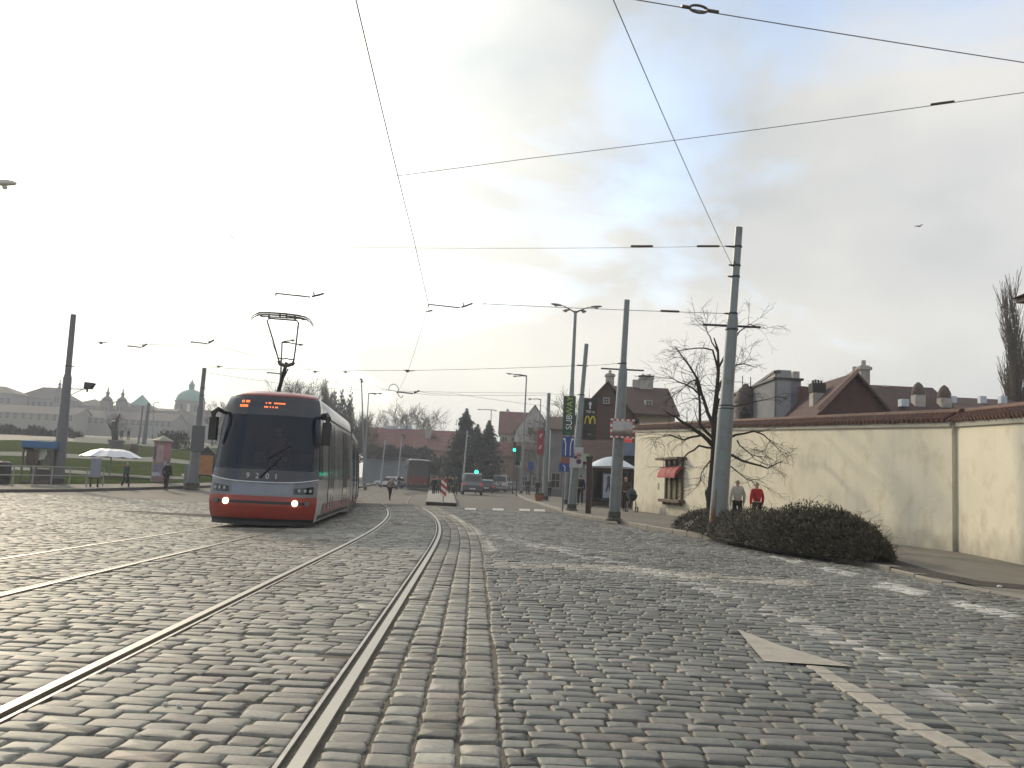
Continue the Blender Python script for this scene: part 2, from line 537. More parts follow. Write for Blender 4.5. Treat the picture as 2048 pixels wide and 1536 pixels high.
area('path', [(150, 873, 884), (200, 875, 887), (260, 878, 889), (300, 880, 893), (340, 883, 900), (400, 886, 896), (440, 888, 896)], 0.16, M_path, 'upper gravel walk behind the statue')
area('pavement', [(690, 940, 972), (730, 944, 968), (780, 948, 964), (800, 948, 960)], 0.13, M_path, 'pale footway right of the tram')

# ------------------------------------------------------------------ cobbles as real stones
rng = np.random.default_rng(5)
LIM_Y = 40.0
st = []     # cx, cy, hx, hy, ang, zone(0 between/left,1 course,2 right)
def seen(x, y): return abs(x) < 0.62 * y + 3.0
GUT = 0.045
def row(xa, xb, y, p, wmean, wvar, zone, shear=True, detail=0):
    x = xa + rng.uniform(-0.0, 0.0)
    first = True
    while x < xb - 0.05:
        w = wmean * (1 + rng.uniform(-wvar, wvar))
        if first: w *= rng.uniform(0.5, 1.0); first = False
        if xb - (x + w) < 0.07: w = xb - x
        X = (RX(y) if shear else 0) + x + w / 2
        if seen(X, y):
            st.append((X, y, w / 2 - 0.006, p / 2 - 0.005, rng.normal(0, 0.012), zone))
        x += w
y = 1.2
while y < LIM_Y:
    p = 0.138 if y < 22 else 0.16
    wm = 0.22 if y < 22 else 0.26
    wl_, wr_ = 0.07, 0.06
    # between the near rails: one header beside each rail, rows between
    for (a, b) in ((-GA + 0.05, -0.07), (TR2 - GA + 0.05, TR2 - 0.07)):
        row(a, b, y, p, wm, 0.28, 0)
    row(TR2 + 0.07, -GA - 0.07, y, p, wm, 0.28, 0)
    ljit = 0
    xl = -0.62 * y - 3 - RX(y)
    row(max(xl, -40) - rng.uniform(0, .2), TR2 - GA - 0.07, y, p, wm, 0.28, 0)
    y += p
# four courses beside the right rail
for c in range(4):
    u = 0.085 + c * 0.195
    y = 1.2 + rng.uniform(0, .1)
    while y < LIM_Y:
        L = rng.uniform(0.12, 0.2)
        X = RX(y + L / 2) + u + 0.0975
        if seen(X, y): st.append((X, y + L / 2, 0.0975 - 0.011, L / 2 - 0.006, math.atan(-RS(y)) * 1.0, 1))
        y += L
UE = 0.085 + 4 * 0.195
# right carriageway: rows across
y = 1.3
while y < LIM_Y:
    p = (0.128 if y < 22 else 0.16) * 1.0
    xa = RX(y) + UE + 0.012; xb = KX(y) - 0.02
    x = xa; first = True
    while x < xb:
        w = (0.2 if y < 22 else 0.25) * (1 + rng.uniform(-.3, .3))
        if first: w *= rng.uniform(.5, 1); first = False
        w = min(w, xb - x)
        if w > .05 and seen(x, y): st.append((x + w / 2, y + 0.02 * math.sin(x * 1.3), w / 2 - .006, p / 2 - .006, 0.02 * math.cos(x * 1.3) + rng.normal(0, .012), 2))
        x += w
    y += p
st = np.array(st)
wx = 0.012 * np.sin(st[:, 1] * 2.3 + st[:, 0] * .8); wy = 0.022 * np.sin(st[:, 0] * 1.9 + .7 * np.sin(st[:, 1] * .9)) + 0.012 * np.sin(st[:, 0] * 4.7 + st[:, 1] * 1.3)
off_ = st[:, 5] != 1
st[:, 0] += wx * off_; st[:, 1] += wy * off_; st[:, 4] += 0.045 * np.cos(st[:, 0] * 1.9) * off_
st[:, 2] *= rng.uniform(.93, 1.0, len(st)); st[:, 3] *= rng.uniform(.90, 1.02, len(st))
n = len(st)
c8 = math.tan(R(22.5))
def ring(k, ins):
    # octagon on a rectangle: corner cut k
    return [(1, -1 + k), (1, 1 - k), (1 - k, 1), (-1 + k, 1), (-1, 1 - k), (-1, -1 + k), (-1 + k, -1), (1 - k, -1)]
cx_, cy_, hx, hy, an, zo = st.T
TOP = rng.normal(0, 0.0038, n)
vid = []
levels = [(-0.004, 0.13, -0.06), (-0.003, 0.15, -0.011), (0.002, 0.18, -0.0025), (0.011, 0.2, 0.0)]
V = np.zeros((n, 33, 3))
ca, sa = np.cos(an), np.sin(an)
tx, ty = rng.normal(0, 0.014, n), rng.normal(0, 0.016, n)
for li, (ins, kk, dz) in enumerate(levels):
    for ri, (ux, uy) in enumerate(ring(kk, ins)):
        jx = rng.normal(0, 0.0055, n); jy = rng.normal(0, 0.0045, n)
        if li == 0: jx *= 0; jy *= 0
        lx = ux * (hx - ins) + jx; ly = uy * (hy - ins) + jy
        V[:, li * 8 + ri, 0] = cx_ + lx * ca - ly * sa
        V[:, li * 8 + ri, 1] = cy_ + lx * sa + ly * ca
        V[:, li * 8 + ri, 2] = dz + TOP + lx * tx + ly * ty
V[:, 32, 0] = cx_; V[:, 32, 1] = cy_; V[:, 32, 2] = TOP + 0.0015
gz = np.array([G(a, b) for a, b in zip(cx_, cy_)])
V[:, :, 2] += gz[:, None] - 0.004
faces = []
for li in range(3):
    for k_ in range(8):
        faces.append([li * 8 + k_, li * 8 + (k_ + 1) % 8, (li + 1) * 8 + (k_ + 1) % 8, (li + 1) * 8 + k_])
tris = [[24 + k_, 24 + (k_ + 1) % 8, 32] for k_ in range(8)]
q = np.array(faces); tr = np.array(tris)
off = (np.arange(n) * 33)[:, None, None]
Q = (q[None] + off).reshape(-1); Tt = (tr[None] + off).reshape(-1)
me = bpy.data.meshes.new('cobblestones')
me.vertices.add(n * 33); me.vertices.foreach_set('co', V.reshape(-1))
nl = len(Q) + len(Tt)
me.loops.add(nl); me.loops.foreach_set('vertex_index', np.concatenate([Q, Tt]).astype(np.int32))
nq, ntr = n * len(q), n * len(tr)
me.polygons.add(nq + ntr)
ls = np.concatenate([np.arange(nq) * 4, nq * 4 + np.arange(ntr) * 3]).astype(np.int32)
me.polygons.foreach_set('loop_start', ls)
me.polygons.foreach_set('use_smooth', np.ones(nq + ntr, dtype=bool))
me.update(calc_edges=True)
me.validate()
base = np.array([[.212, .202, .170], [.190, .182, .154], [.132, .133, .117]])  # left setts paler, right darker: sun-side sheen put into the stone colour
tint = base[zo.astype(int)] * (1 + rng.normal(0, .17, n))[:, None] * (1 + rng.normal(0, .014, (n, 3)))
dark = rng.random(n) < .06; tint[dark] *= .62
redd = rng.random(n) < .06; tint[redd] *= np.array([1.06, .98, .95])
tint = np.clip(tint, .04, .5)
ca_ = np.ones((n, 33, 4)); ca_[:, :, :3] = tint[:, None, :] * rng.uniform(.9, 1.1, (n, 33, 1))
def paint(L, Rr, col, amount, wear):
    """road paint that sits on the setts themselves: tints the stones inside an outline, worn stone by stone"""
    P = [GP(*a) for a in L] + [GP(*a) for a in reversed(Rr)]
    X, Y = V[:, :, 0], V[:, :, 1]
    ins = np.zeros(X.shape, bool)
    for i in range(len(P)):
        a, b = P[i], P[(i + 1) % len(P)]
        if a.y == b.y: continue
        c = ((a.y > Y) != (b.y > Y)) & (X < (b.x - a.x) * (Y - a.y) / (b.y - a.y) + a.x)
        ins ^= c
    keep = rng.random(n) > wear
    k = amount * ins * keep[:, None] * rng.uniform(.75, 1, (n, 33)) * rng.uniform(.7, 1, (n, 1))
    k[:, :16] *= .5
    ca_[:, :, :3] = ca_[:, :, :3] * (1 - k[..., None]) + np.array(col) * k[..., None]
for a, b, c, d in (((1532, 1111), (1545, 1111), (1590, 1127), (1610, 1123)), ((1636, 1138), (1652, 1132), (1698, 1152), (1718, 1147)),
                   ((1742, 1172), (1768, 1162), (1840, 1192), (1869, 1184)), ((1892, 1206), (1920, 1200), (2020, 1237), (2046, 1230))):
    paint([a, c], [b, d], (.52, .51, .47), .95, .10)
paint([(975, 1121), (1180, 1128), (1400, 1144), (1625, 1160)], [(970, 1133), (1180, 1140), (1400, 1158), (1620, 1172)], (.38, .35, .29), .85, .12)
paint([(975, 1073), (1150, 1113), (1330, 1156), (1480, 1210), (1640, 1277), (1800, 1352), (1950, 1424)], [(990, 1067), (1170, 1106), (1350, 1146), (1510, 1197), (1670, 1261), (1840, 1334), (2000, 1404)], (.42, .40, .36), .8, .55)
paint([(893, 1029), (938, 1056), (966, 1086), (973, 1103)], [(906, 1029), (952, 1054), (984, 1083), (993, 1103)], (.42, .40, .34), .95, .03)
paint([(1020, 1090), (1160, 1104), (1260, 1112)], [(1030, 1084), (1170, 1098), (1270, 1106)], (.38, .36, .31), .7, .6)
attr = me.color_attributes.new('tint', 'FLOAT_COLOR', 'POINT')
attr.data.foreach_set('color', ca_.reshape(-1))
me.materials.append(M_sett)
ob = bpy.data.objects.new('road_cobbles', me); COL.objects.link(ob)
struct(ob, 'grey granite setts of the roadway')

# ------------------------------------------------------------------ tram rails
M_rail = mat('polished_steel', (0.36, 0.345, 0.305), rough=0.48, metal=1.0, var=0.08, scale=3, bump=.05, bscale=80)
M_groove = mat('rail_groove', (0.012, 0.011, 0.01), rough=.9, var=.2)
M_lip = mat('worn_steel', (0.34, 0.32, 0.29), rough=0.42, metal=0.9, var=.2, scale=8)
M_dull = mat('dull_rail', (.10, .092, .08), rough=.8, spec=.2, var=.2)
def rail_thing(u, sgn, label):
    t = thing('tram_rail', label, 'tram rail', GX(RX(8) + u, 8), 'rails of the two tram tracks')
    def ribbon(a, b, z0, z1):
        mb = MB(); yy = 1.0; vs = []; fs = []
        while yy <= 90:
            x = RX(yy) + u
            vs += [(x + a, yy, G(x, yy) + z0), (x + a, yy, G(x, yy) + z1), (x + b, yy, G(x, yy) + z1), (x + b, yy, G(x, yy) + z0)]
            yy += 0.5
        for i in range(len(vs) // 4 - 1):
            for e in range(3):
                fs.append((i * 4 + e, i * 4 + e + 1, i * 4 + e + 5, i * 4 + e + 4))
        mb.add(vs, fs); return mb
    hd = (0, .06) if sgn > 0 else (-.06, 0)
    lp = (-.062, -.042) if sgn > 0 else (.042, .062)
    gr = (-.042, 0) if sgn > 0 else (0, .042)
    o_ = ribbon(hd[0], hd[1], -.06, .008).build('rail_head', [M_rail, M_dull], t)
    for p_ in o_.data.polygons:
        if p_.center.y + 8 > 37: p_.material_index = 1
    ribbon(gr[0], gr[1], -.075, -.035).build('groove', M_groove, t)
    ribbon(lp[0], lp[1], -.06, .002).build('guard_lip', M_lip, t)
rail_thing(0, 1, 'right rail of the near tram track, widest and brightest in the foreground')
rail_thing(-GA, -1, 'left rail of the near tram track, running out at the lower left')
rail_thing(TR2, 1, 'inner rail of the far tram track, nearer one of the pair under the red tram')
rail_thing(TR2 - GA, -1, 'outer rail of the far tram track, farthest left of all rails')

# ------------------------------------------------------------------ road markings
def worn_mat(name, cover, sc_, col=(.62, .60, .54)):
    m = mat(name, col, rough=.7, var=.12, scale=12)
    t = m.node_tree; b = t.nodes['Principled BSDF']
    co = t.nodes['Texture Coordinate']
    nz = t.nodes.new('ShaderNodeTexNoise'); nz.inputs['Scale'].default_value = sc_; nz.inputs['Detail'].default_value = 7; nz.inputs['Roughness'].default_value = .75
    t.links.new(co.outputs['Object'], nz.inputs['Vector'])
    r = t.nodes.new('ShaderNodeMapRange'); r.inputs['From Min'].default_value = .5 - (cover - .5) * .5 - .05; r.inputs['From Max'].default_value = .5 - (cover - .5) * .5 + .05
    t.links.new(nz.outputs[0], r.inputs['Value']); t.links.new(r.outputs[0], b.inputs['Alpha'])
    return m
M_mark = worn_mat('road_paint', .66, 6, (.42, .41, .37))
M_faint = worn_mat('faded_road_paint', .42, 7, (.36, .345, .31))
M_solid = mat('fresh_road_paint', (.34, .31, .255), rough=.7, var=.14, scale=7, bump=.5, bscale=14, dirt=((.25, .235, .2), .6, 5))
def marking(poly, m, h=.008, sub=10):
    """poly: two pixel polylines (left edge, right edge) of equal length"""
    mb = MB(); L, Rr = poly
    vs, fs = [], []
    pl = []
    for a, b in zip(L, Rr):
        pl.append((GP(*a), GP(*b)))
    rows_ = []
    for (a, b), (c, d) in zip(pl[:-1], pl[1:]):
        for i in range(sub):
            rows_.append((a.lerp(c, i / sub), b.lerp(d, i / sub)))
    rows_.append(pl[-1])
    for a, b in rows_:
        for i in range(4):
            q = a.lerp(b, i / 3); vs.append((q.x, q.y, G(q.x, q.y) + h))
    for j in range(len(rows_) - 1):
        for i in range(3):
            fs.append((j * 4 + i, j * 4 + i + 1, j * 4 + i + 5, j * 4 + i + 4))
    mb.add(vs, fs)
    return mb.build('road_marking', m, smooth=True)
lab = lambda o, l: struct(o, l)
lab(marking(([(1475, 1261), (1500, 1291), (1528, 1324)], [(1478, 1261), (1560, 1292), (1704, 1335)]), M_solid, .007), 'pale triangular head of the painted arrow')
def shaft():
    mb = MB(); a0, a1 = [(1612, 1331), (1762, 1432), (1978, 1536), (2120, 1610)], [(1642, 1333), (1815, 1432), (2030, 1536), (2190, 1610)]
    for i in range(3):
        A_, B_, C_, D_ = GP(*a0[i]), GP(*a1[i]), GP(*a0[i + 1]), GP(*a1[i + 1])
        n_ = max(2, int((C_ - A_).length / .26))
        for q in range(n_):
            f, g = q / n_, (q + 1) / n_ - .018
            w0, w1 = rk.uniform(-.008, .008), rk.uniform(-.008, .008)
            P = [A_.lerp(C_, f), B_.lerp(D_, f + .01), B_.lerp(D_, g + .01), A_.lerp(C_, g)]
            P = [Vector((p.x + w, p.y, rk.uniform(.004, .007))) for p, w in zip(P, (w0, w1, w1, w0))]
            mb.prism([p + Vector((0, 0, -.02)) for p in P], (0, 0, .02))
    return mb.build('road_marking', M_solid, bevel=.006)
lab(shaft(), 'pale flat setts forming the shaft of the arrow')
for k_, x in enumerate((930, 985, 1038, 1068)):
    w = 22
    lab(marking(([(x, 1016 + k_ * 0.9), (x + w, 1016.5 + k_ * 0.9)], [(x, 1020 + k_ * 0.9), (x + w, 1021 + k_ * 0.9)]), M_mark, .01), 'white dash of the crossing line')
# ------------------------------------------------------------------ poles, lamps, signs
M_pole = mat('grey_pole_paint', (0.17, 0.195, 0.2), rough=0.42, metal=0.25, var=0.1, scale=3, dirt=((0.12, 0.11, 0.09), .4, 2.2))
M_poleD = mat('dark_pole_base', (0.06, 0.055, 0.05), rough=0.8, var=0.3, scale=6)
M_rust = mat('rusty_steel', (0.19, 0.085, 0.035), rough=0.85, var=0.4, scale=7)
M_dk = mat('dark_metal', (0.035, 0.036, 0.038), rough=0.5, metal=0.4, var=0.2)
M_blk = mat('black_plastic', (0.012, 0.012, 0.013), rough=0.45, var=0.2)
M_insul = mat('brown_insulator', (0.06, 0.045, 0.03), rough=0.35, var=0.2)
M_wire = mat('wire_metal', (0.14, 0.135, 0.13), rough=0.6, metal=0.5, var=0.1)
M_lglass = mat('lamp_glass', (0.6, 0.58, 0.5), rough=0.2, var=0.1)
M_white = mat('white_paint', (0.66, 0.66, 0.64), rough=0.5, var=0.06)
M_red = mat('sign_red', (0.5, 0.02, 0.02), rough=0.4, var=0.08)
M_blue = mat('sign_blue', (0.015, 0.05, 0.22), rough=0.4, var=0.1)
M_green = mat('banner_green', (0.012, 0.045, 0.028), rough=0.6, var=0.15)
M_yel = mat('banner_yellow', (0.6, 0.5, 0.03), rough=0.5, var=0.08)
M_ygreen = mat('banner_lime', (0.35, 0.42, 0.03), rough=0.5, var=0.08)
M_alu = mat('aluminium_back', (0.4, 0.42, 0.42), rough=0.5, metal=0.3, var=0.08)

def pole(base, top, prof, label, group='tall grey poles of the tram line', name='tram_pole', foot=True, m=None):
    """base, top: world points; prof: list of (fraction, radius)"""
    t = thing(name, label, 'pole', base, group)
    mb = MB()
    pts = [base.lerp(top, f) for f, _ in prof]
    mb.tube(pts, [r for _, r in prof], 20)
    mb.build('pole_shaft', m or M_pole, t, smooth=True)
    if foot:
        r0 = prof[0][1]
        MB().lathe(base, [(r0 + .09, -.03), (r0 + .08, .03), (r0 + .02, .07), (r0 + .012, .28)], 16).build('pole_foot', M_poleD, t, smooth=True)
    return t
def top_at(base, px, py):
    return PT(px, py, base.y)
def clampring(t, p, r, arm=None, h=.05):
    mb = MB(); mb.lathe(p, [(r + .012, -h / 2), (r + .02, 0), (r + .012, h / 2)], 16)
    if arm is not None: mb.tube([p, p + arm * .5, p + arm], [.02, .028, .018], 8)
    mb.build('clamp', M_dk, t, smooth=True)

PROF = [(0, .235), (.012, .225), (.43, .19), (.445, .185), (.46, .165), (.655, .155), (.672, .15), (.69, .112), (.71, .105), (1, .098)]
# --- the big pole by the shrubs
b1 = GP(1434, 1071, SW)
t1 = top_at(b1, 1478, 455)
p1 = pole(b1, t1, [(0, .235), (.02, .225), (.385, .2), (.4, .195), (.425, .165), (.68, .15), (.692, .145), (.72, .105), (1, .095)], 'tallest grey pole, standing in the dark shrubs in front of the bare tree')
L1 = lambda f: b1.lerp(t1, f)
MB().tube([L1(.672) + Vector((-.76, .0, .0)), L1(.672) + Vector((.74, 0, .0))], .03, 8).build('cross_bar', M_dk, p1, smooth=True)
for f, r, a in ((.935, .1, Vector((-.33, 0, .0))), (.872, .1, Vector((-.2, 0, .01))), (.835, .1, Vector((-.2, 0, 0))), (.712, .11, Vector((-.22, 0, 0))), (.66, .15, None)):
    clampring(p1, L1(f), r, a)
clampring(p1, L1(.412), .18, Vector((-.03, -.2, 0)), .03)
clampring(p1, L1(.402), .185, Vector((.2, -.05, .02)), .03)
mb = MB()
for k in range(7):      # rust streaks at the foot, on the road side
    a = math.radians(195 + k * 13); h = .5 + .9 * random.random() if k in (1, 2, 3) else .3
    for q in range(5):
        z0 = .1 + h * q / 5
        rr = .236 - .012 * (z0 / 1.2)
        w = .03 * (1 - q / 6)
        d = Vector((math.cos(a), math.sin(a), 0)); s_ = Vector((-math.sin(a), math.cos(a), 0))
        c = b1.lerp(t1, z0 / (t1.z - b1.z)) + d * rr
        mb.add([c - s_ * w, c + s_ * w, c + s_ * w * .9 + Vector((0, 0, h / 5)) - d * .003, c - s_ * w * .9 + Vector((0, 0, h / 5)) - d * .003], [(0, 1, 2, 3)])
mb.build('rust_streak', M_rust, p1, label='orange rust streaks on the foot of the pole')

# --- second pole with the traffic mirror
b2 = GP(1228, 1040, SW); t2 = top_at(b2, 1254, 600)
p2 = pole(b2, t2, [(0, .2), (.42, .19), (.66, .16), (.675, .15), (.7, .11), (1, .1)], 'grey pole carrying the traffic mirror, left end of the cream wall')
L2 = lambda f: b2.lerp(t2, f)
MB().tube([L2(.678) + Vector((-.75, 0, 0)), L2(.678) + Vector((.72, 0, 0))], .028, 8).build('cross_bar', M_dk, p2, smooth=True)
clampring(p2, L2(.705), .11, Vector((-.2, 0, 0)))
# mirror
mc = PT(1245, 857, b2.y - .32)
tm = thing('traffic_mirror', 'rectangular traffic mirror in a red and white chequered frame on the grey pole', 'traffic mirror', mc)
mb = MB(); n_ = 8; W_, H_ = .68, .52
vs, fs = [], []
for j in range(n_ + 1):
    for i in range(n_ + 1):
        u, v = i / n_ * 2 - 1, j / n_ * 2 - 1
        vs.append(mc + Vector((u * W_ / 2, -.05 + .06 * (u * u + v * v) / 2, v * H_ / 2)))
for j in range(n_):
    for i in range(n_): q = j * (n_ + 1) + i; fs.append((q, q + 1, q + n_ + 2, q + n_ + 1))
mb.add(vs, fs).build('mirror_glass', mat('mirror_face', (.30, .28, .28), rough=.22, metal=.9, var=.1), tm, smooth=True)
MB().obox(mc + Vector((0, .06, 0)), W_ + .08, .06, H_ + .08).build('mirror_back', M_dk, tm, bevel=.02)
for k in range(9):
    x = -W_ / 2 - .02 + (W_ + .04) * k / 8
    for zz_ in (-H_ / 2 - .03, H_ / 2 + .03):
        MB().obox(mc + Vector((x, -.0, zz_)), (W_ + .04) / 8 - .004, .05, .055).build('frame_block', M_red if k % 2 else M_white, tm)
for k in range(1, 6):
    z = -H_ / 2 + H_ * k / 6
    for xx_ in (-W_ / 2 - .035, W_ / 2 + .035):
        MB().obox(mc + Vector((xx_, 0, z)), .055, .05, H_ / 6 - .004).build('frame_block', M_red if k % 2 else M_white, tm)


# --- third, leaning pole with the two-restriction sign
b3 = GP(1143, 1021, SW); t3 = top_at(b3, 1173, 688)
p3 = pole(b3, t3, [(0, .2), (.03, .19), (.375, .18), (.39, .17), (.41, .15), (.66, .14), (.685, .1), (1, .095)], 'leaning grey pole behind the white restriction sign')
L3 = lambda f: b3.lerp(t3, f)
clampring(p3, L3(.69), .11, Vector((-.2, 0, 0)))
def panel(t, c, w, h, m, name='sign_panel', th=.03, rz=0):
    o = MB(Matrix.Translation(c) @ Matrix.Rotation(rz, 4, 'Z')).obox((0, 0, 0), w, th, h).build(name, m, t, bevel=.012); return o
def onface(c, rz, dx, dz, dy=-.022):
    return Matrix.Translation(c) @ Matrix.Rotation(rz, 4, 'Z') @ Matrix.Translation((dx, dy, dz))
def disc(mb, M, r, th=.004, n=28):
    mb.geo(([Vector((r * math.cos(2 * math.pi * k / n), e, r * math.sin(2 * math.pi * k / n))) for e in (0, -th) for k in range(n)],
            [tuple(range(n)), tuple(range(2 * n - 1, n - 1, -1))] + [(k, n + k, n + (k + 1) % n, (k + 1) % n) for k in range(n)]), M)
c = PT(1151, 915, b3.y - .3)
ts = thing('road_sign', 'greyish white rectangular sign with three small round symbols on the leaning pole', 'road sign', c)
panel(ts, c, .68, .92, mat('sign_backing', (.36, .36, .36), rough=.5, var=.1)); MB().obox(c + Vector((0, .1, 0)), .12, .3, .1).build('bracket', M_dk, ts)
panel(ts, c + Vector((0, -.003, 0)), .6, .84, mat('sign_white', (.43, .42, .42), rough=.5, var=.1), 'sign_face')
M_fr, M_dw = mat('faded_red', (.3, .045, .05), rough=.5), mat('disc_white', (.42, .36, .36), rough=.5)
mb = MB(); mbk = MB()
for dx, dz in ((-.14, .1), (.15, .1)):
    q_ = MB(); disc(q_, onface(c, 0, dx, dz), .12); q_ = q_.build('red_disc', M_fr, ts); mw = MB(); disc(mw, onface(c, 0, dx, dz, -.027), .085); mw.build('white_disc', M_dw, q_)
    for k in (0,): mbk.geo(([Vector((a, -.006, b)) for a, b in ((-.06, -.03), (.06, -.03), (.06, .03), (-.06, .03))], [(0, 1, 2, 3)]), onface(c, 0, dx, dz, -.027))
    mbk.build('symbol', M_blk, q_); mbk = MB()
disc(mb, onface(c, 0, .15, -.17), .12)
mb.build('red_disc', mat('faded_red', (.3, .045, .05), rough=.5), ts)

mb = MB(); disc(mb, onface(c, 0, .15, -.17, -.028), .095); mb.build('blue_disc', mat('dull_blue', (.03, .03, .1), rough=.5), ts)

# direction board with arrow and yellow arches, hung from the leaning pole on arms
c = PT(1180, 838, b3.y + .15)
tb = thing('hanging_board', 'dark board with white up arrow and yellow arches beside the leaning pole', 'advert board', c)
bw, bh = 28 / F * b3.y, 84 / F * b3.y
panel(tb, c, bw, bh, mat('board_dark', (.022, .02, .018), rough=.5, var=.2), 'board', .06)
MB().tube([L3((c.z + bh * .42 - b3.z) / (t3.z - b3.z)), c + Vector((0, 0, bh * .42))], .025, 6).build('arm', M_dk, tb)
MB().tube([L3((c.z - bh * .3 - b3.z) / (t3.z - b3.z)), c + Vector((0, 0, -bh * .3))], .025, 6).build('arm', M_dk, tb)
mb = MB()
mb.geo(([Vector(v) for v in ((-.03, -.04, .0), (.03, -.04, .0), (.03, -.04, .2), (.09, -.04, .2), (0, -.04, .34), (-.09, -.04, .2), (-.03, -.04, .2))], [(0, 1, 2, 3, 4, 5, 6)]), onface(c, 0, -.02, bh * .24, 0))
mb.geo(text_geo('700 m', .16), onface(c, 0, 0, bh * .17, -.035) @ FACE)
mb.build('white_arrow', mat('sign_text_white', (.6, .6, .6), rough=.5), tb)
mb = MB()
for s_ in (-1, 1):
    pts = [Vector((s_ * (.12 + .105 * math.cos(a)), -.04, -.22 + .34 * math.sin(a))) for a in [math.pi * q / 12 for q in range(13)]]
    mb.tube([c + p for p in pts], [.03 if 2 < i < 10 else .026 for i in range(13)], 6)
mb.build('yellow_arches', M_yel, tb)
mb = MB(); mb.geo(text_geo('24h', .14), onface(c, 0, 0, -bh * .37, -.035) @ FACE); mb.build('small_text', mat('dim_text', (.2, .2, .2), rough=.6), tb)

# brown post
b = GP(1176, 1027, SW)
t = thing('brown_post', 'slim dark brown square post between the leaning pole and the shelter', 'post', b)
tp = top_at(b, 1179, 915)
MB().prism([b + Vector((-.11, -.09, 0)), b + Vector((.11, -.09, 0)), b + Vector((.11, .09, 0)), b + Vector((-.11, .09, 0))], tp - b).build('post', mat('brown_paint', (.045, .022, .018), rough=.6, var=.3), t, bevel=.01)
MB().obox(tp + Vector((0, 0, .0)), .28, .24, .08).build('post_cap', M_dk, t)

# --- four-headed lamp with banner and signs
def luminaire(t, p, d, L=.75, name='lamp_head', w=.13):
    """cobra-head luminaire starting at p pointing along d"""
    d = Vector(d).normalized(); s_ = d.cross(Vector((0, 0, 1))).normalized(); u = s_.cross(d)
    vs, fs = [], []
    prof = [(0, .035, .03), (.15, .045, .035), (.3, w, .075), (.55, w * 1.15, .09), (.85, w, .07), (1, w * .4, .03)]
    for f, a, h in prof:
        for k in range(8):
            t_ = 2 * math.pi * k / 8
            vs.append(p + d * L * f + s_ * a * math.cos(t_) + u * (h * math.sin(t_) * (1 if math.sin(t_) > 0 else .45)))
    for i in range(len(prof) - 1):
        for k in range(8): fs.append((i * 8 + k, i * 8 + (k + 1) % 8, (i + 1) * 8 + (k + 1) % 8, (i + 1) * 8 + k))
    fs.append(tuple(range(8))); fs.append(tuple(40 + k for k in range(8)))
    h = MB().add(vs, fs).build(name, mat('pale_shell', (.5, .48, .42), rough=.5) if w == .06 else mat('luminaire_shell', (.16, .17, .17), rough=.45, var=.1), t, smooth=True)
    g = MB(); c = p + d * L * .62 - u * .06
    g.lathe(c, [(.02, -.05), (w * .7, -.03), (w * .85, .01)], 12).build('lamp_lens', M_lglass, h, smooth=True)
b4 = GP(1133, 1009, SW); t4 = top_at(b4, 1151, 622)
p4 = pole(b4, t4, [(0, .17), (.02, .16), (.55, .14), (.62, .13), (.625, .115), (1, .09)], 'very tall street lamp with four heads behind the green banner', 'street lamps', 'street_lamp')
p4['category'] = 'street lamp'
for ex, ey in ((-1, -.35), (1, -.3), (-.45, 1), (.5, 1)):
    d = Vector((ex, ey, .12)).normalized()
    mid = t4 + d * .75 + Vector((0, 0, .12))
    MB().tube([t4 + Vector((0, 0, -.12)), t4 + d * .35 + Vector((0, 0, .02)), mid], [.045, .035, .03], 8).build('lamp_arm', M_dk, p4, smooth=True)
    luminaire(p4, mid, Vector((ex, ey, .06)), .85)
# green banner
c = PT(1138, 831, b4.y - .3)
tb = thing('shop_banner', 'tall dark green banner with white and yellow upright lettering on the four-headed lamp', 'banner', c)
bw, bh = 24 / F * b4.y, 78 / F * b4.y
panel(tb, c, bw, bh, M_green, 'banner_panel', .1)
MB().tube([c + Vector((0, 0, bh * .45)), b4.lerp(t4, (c.z + bh * .45 - b4.z) / (t4.z - b4.z))], .03, 6).build('arm', M_dk, tb)
MB().tube([c - Vector((0, 0, bh * .45)), b4.lerp(t4, (c.z - bh * .45 - b4.z) / (t4.z - b4.z))], .03, 6).build('arm', M_dk, tb)
rot = FACE @ Matrix.Rotation(R(90), 4, 'Z')
w1 = MB(); w1.geo(text_geo('SUB', .5, .004), onface(c, 0, .03, -.40, -.055) @ rot); w1.build('white_lettering', mat('banner_white', (.6, .62, .6), rough=.5), tb)
w2 = MB(); w2.geo(text_geo('WAY', .5, .004), onface(c, 0, .03, .56, -.055) @ rot); w2.build('yellow_lettering', M_ygreen, tb)
w3 = MB()
for k, dz in enumerate((-.9, -.98)):
    w3.obox(c + Vector((0, -.058, dz - .12)), .3 - k * .1, .006, .03)
w3.build('small_lettering', mat('dim_green', (.08, .16, .07), rough=.6), tb)
# blue lane signs on a thin pole
bb = GP(1125, 1023, SW)
c = PT(1136, 894, bb.y)
tt_ = PT(1136, 874, bb.y)
t = thing('lane_sign', 'upper blue sign with two white lane arrows below the green banner', 'road sign', bb)
MB().tube([bb, PT(1130, 874, bb.y + .06)], .035, 8).build('sign_post', M_pole, t, smooth=True)
panel(t, c, .5, .88, M_blue, 'sign_panel')
mb = MB()
for s_ in (-1, 1):
    mb.tube([c + Vector((s_ * .1, -.03, -.36)), c + Vector((s_ * .1, -.03, .12)), c + Vector((s_ * .14, -.03, .26)), c + Vector((s_ * .18, -.03, .34))], .022, 6)
    mb.obox(c + Vector((s_ * .17, -.03, .33)), .09, .012, .07)
mb.build('white_arrow', M_white, t)
for (px, py, w, h, m, l) in ((1130, 921, .4, .3, mat('orange_brown_sign', (.22, .09, .06), rough=.6), 'small orange brown plate under the blue lane sign'),):
    cc = PT(px, py, bb.y - .09); panel(t, cc, w, h, m, 'lower_plate')
cc = PT(1128, 932 + 3, bb.y - .12); panel(t, cc, .42, .34, M_blue, 'blue_plate')
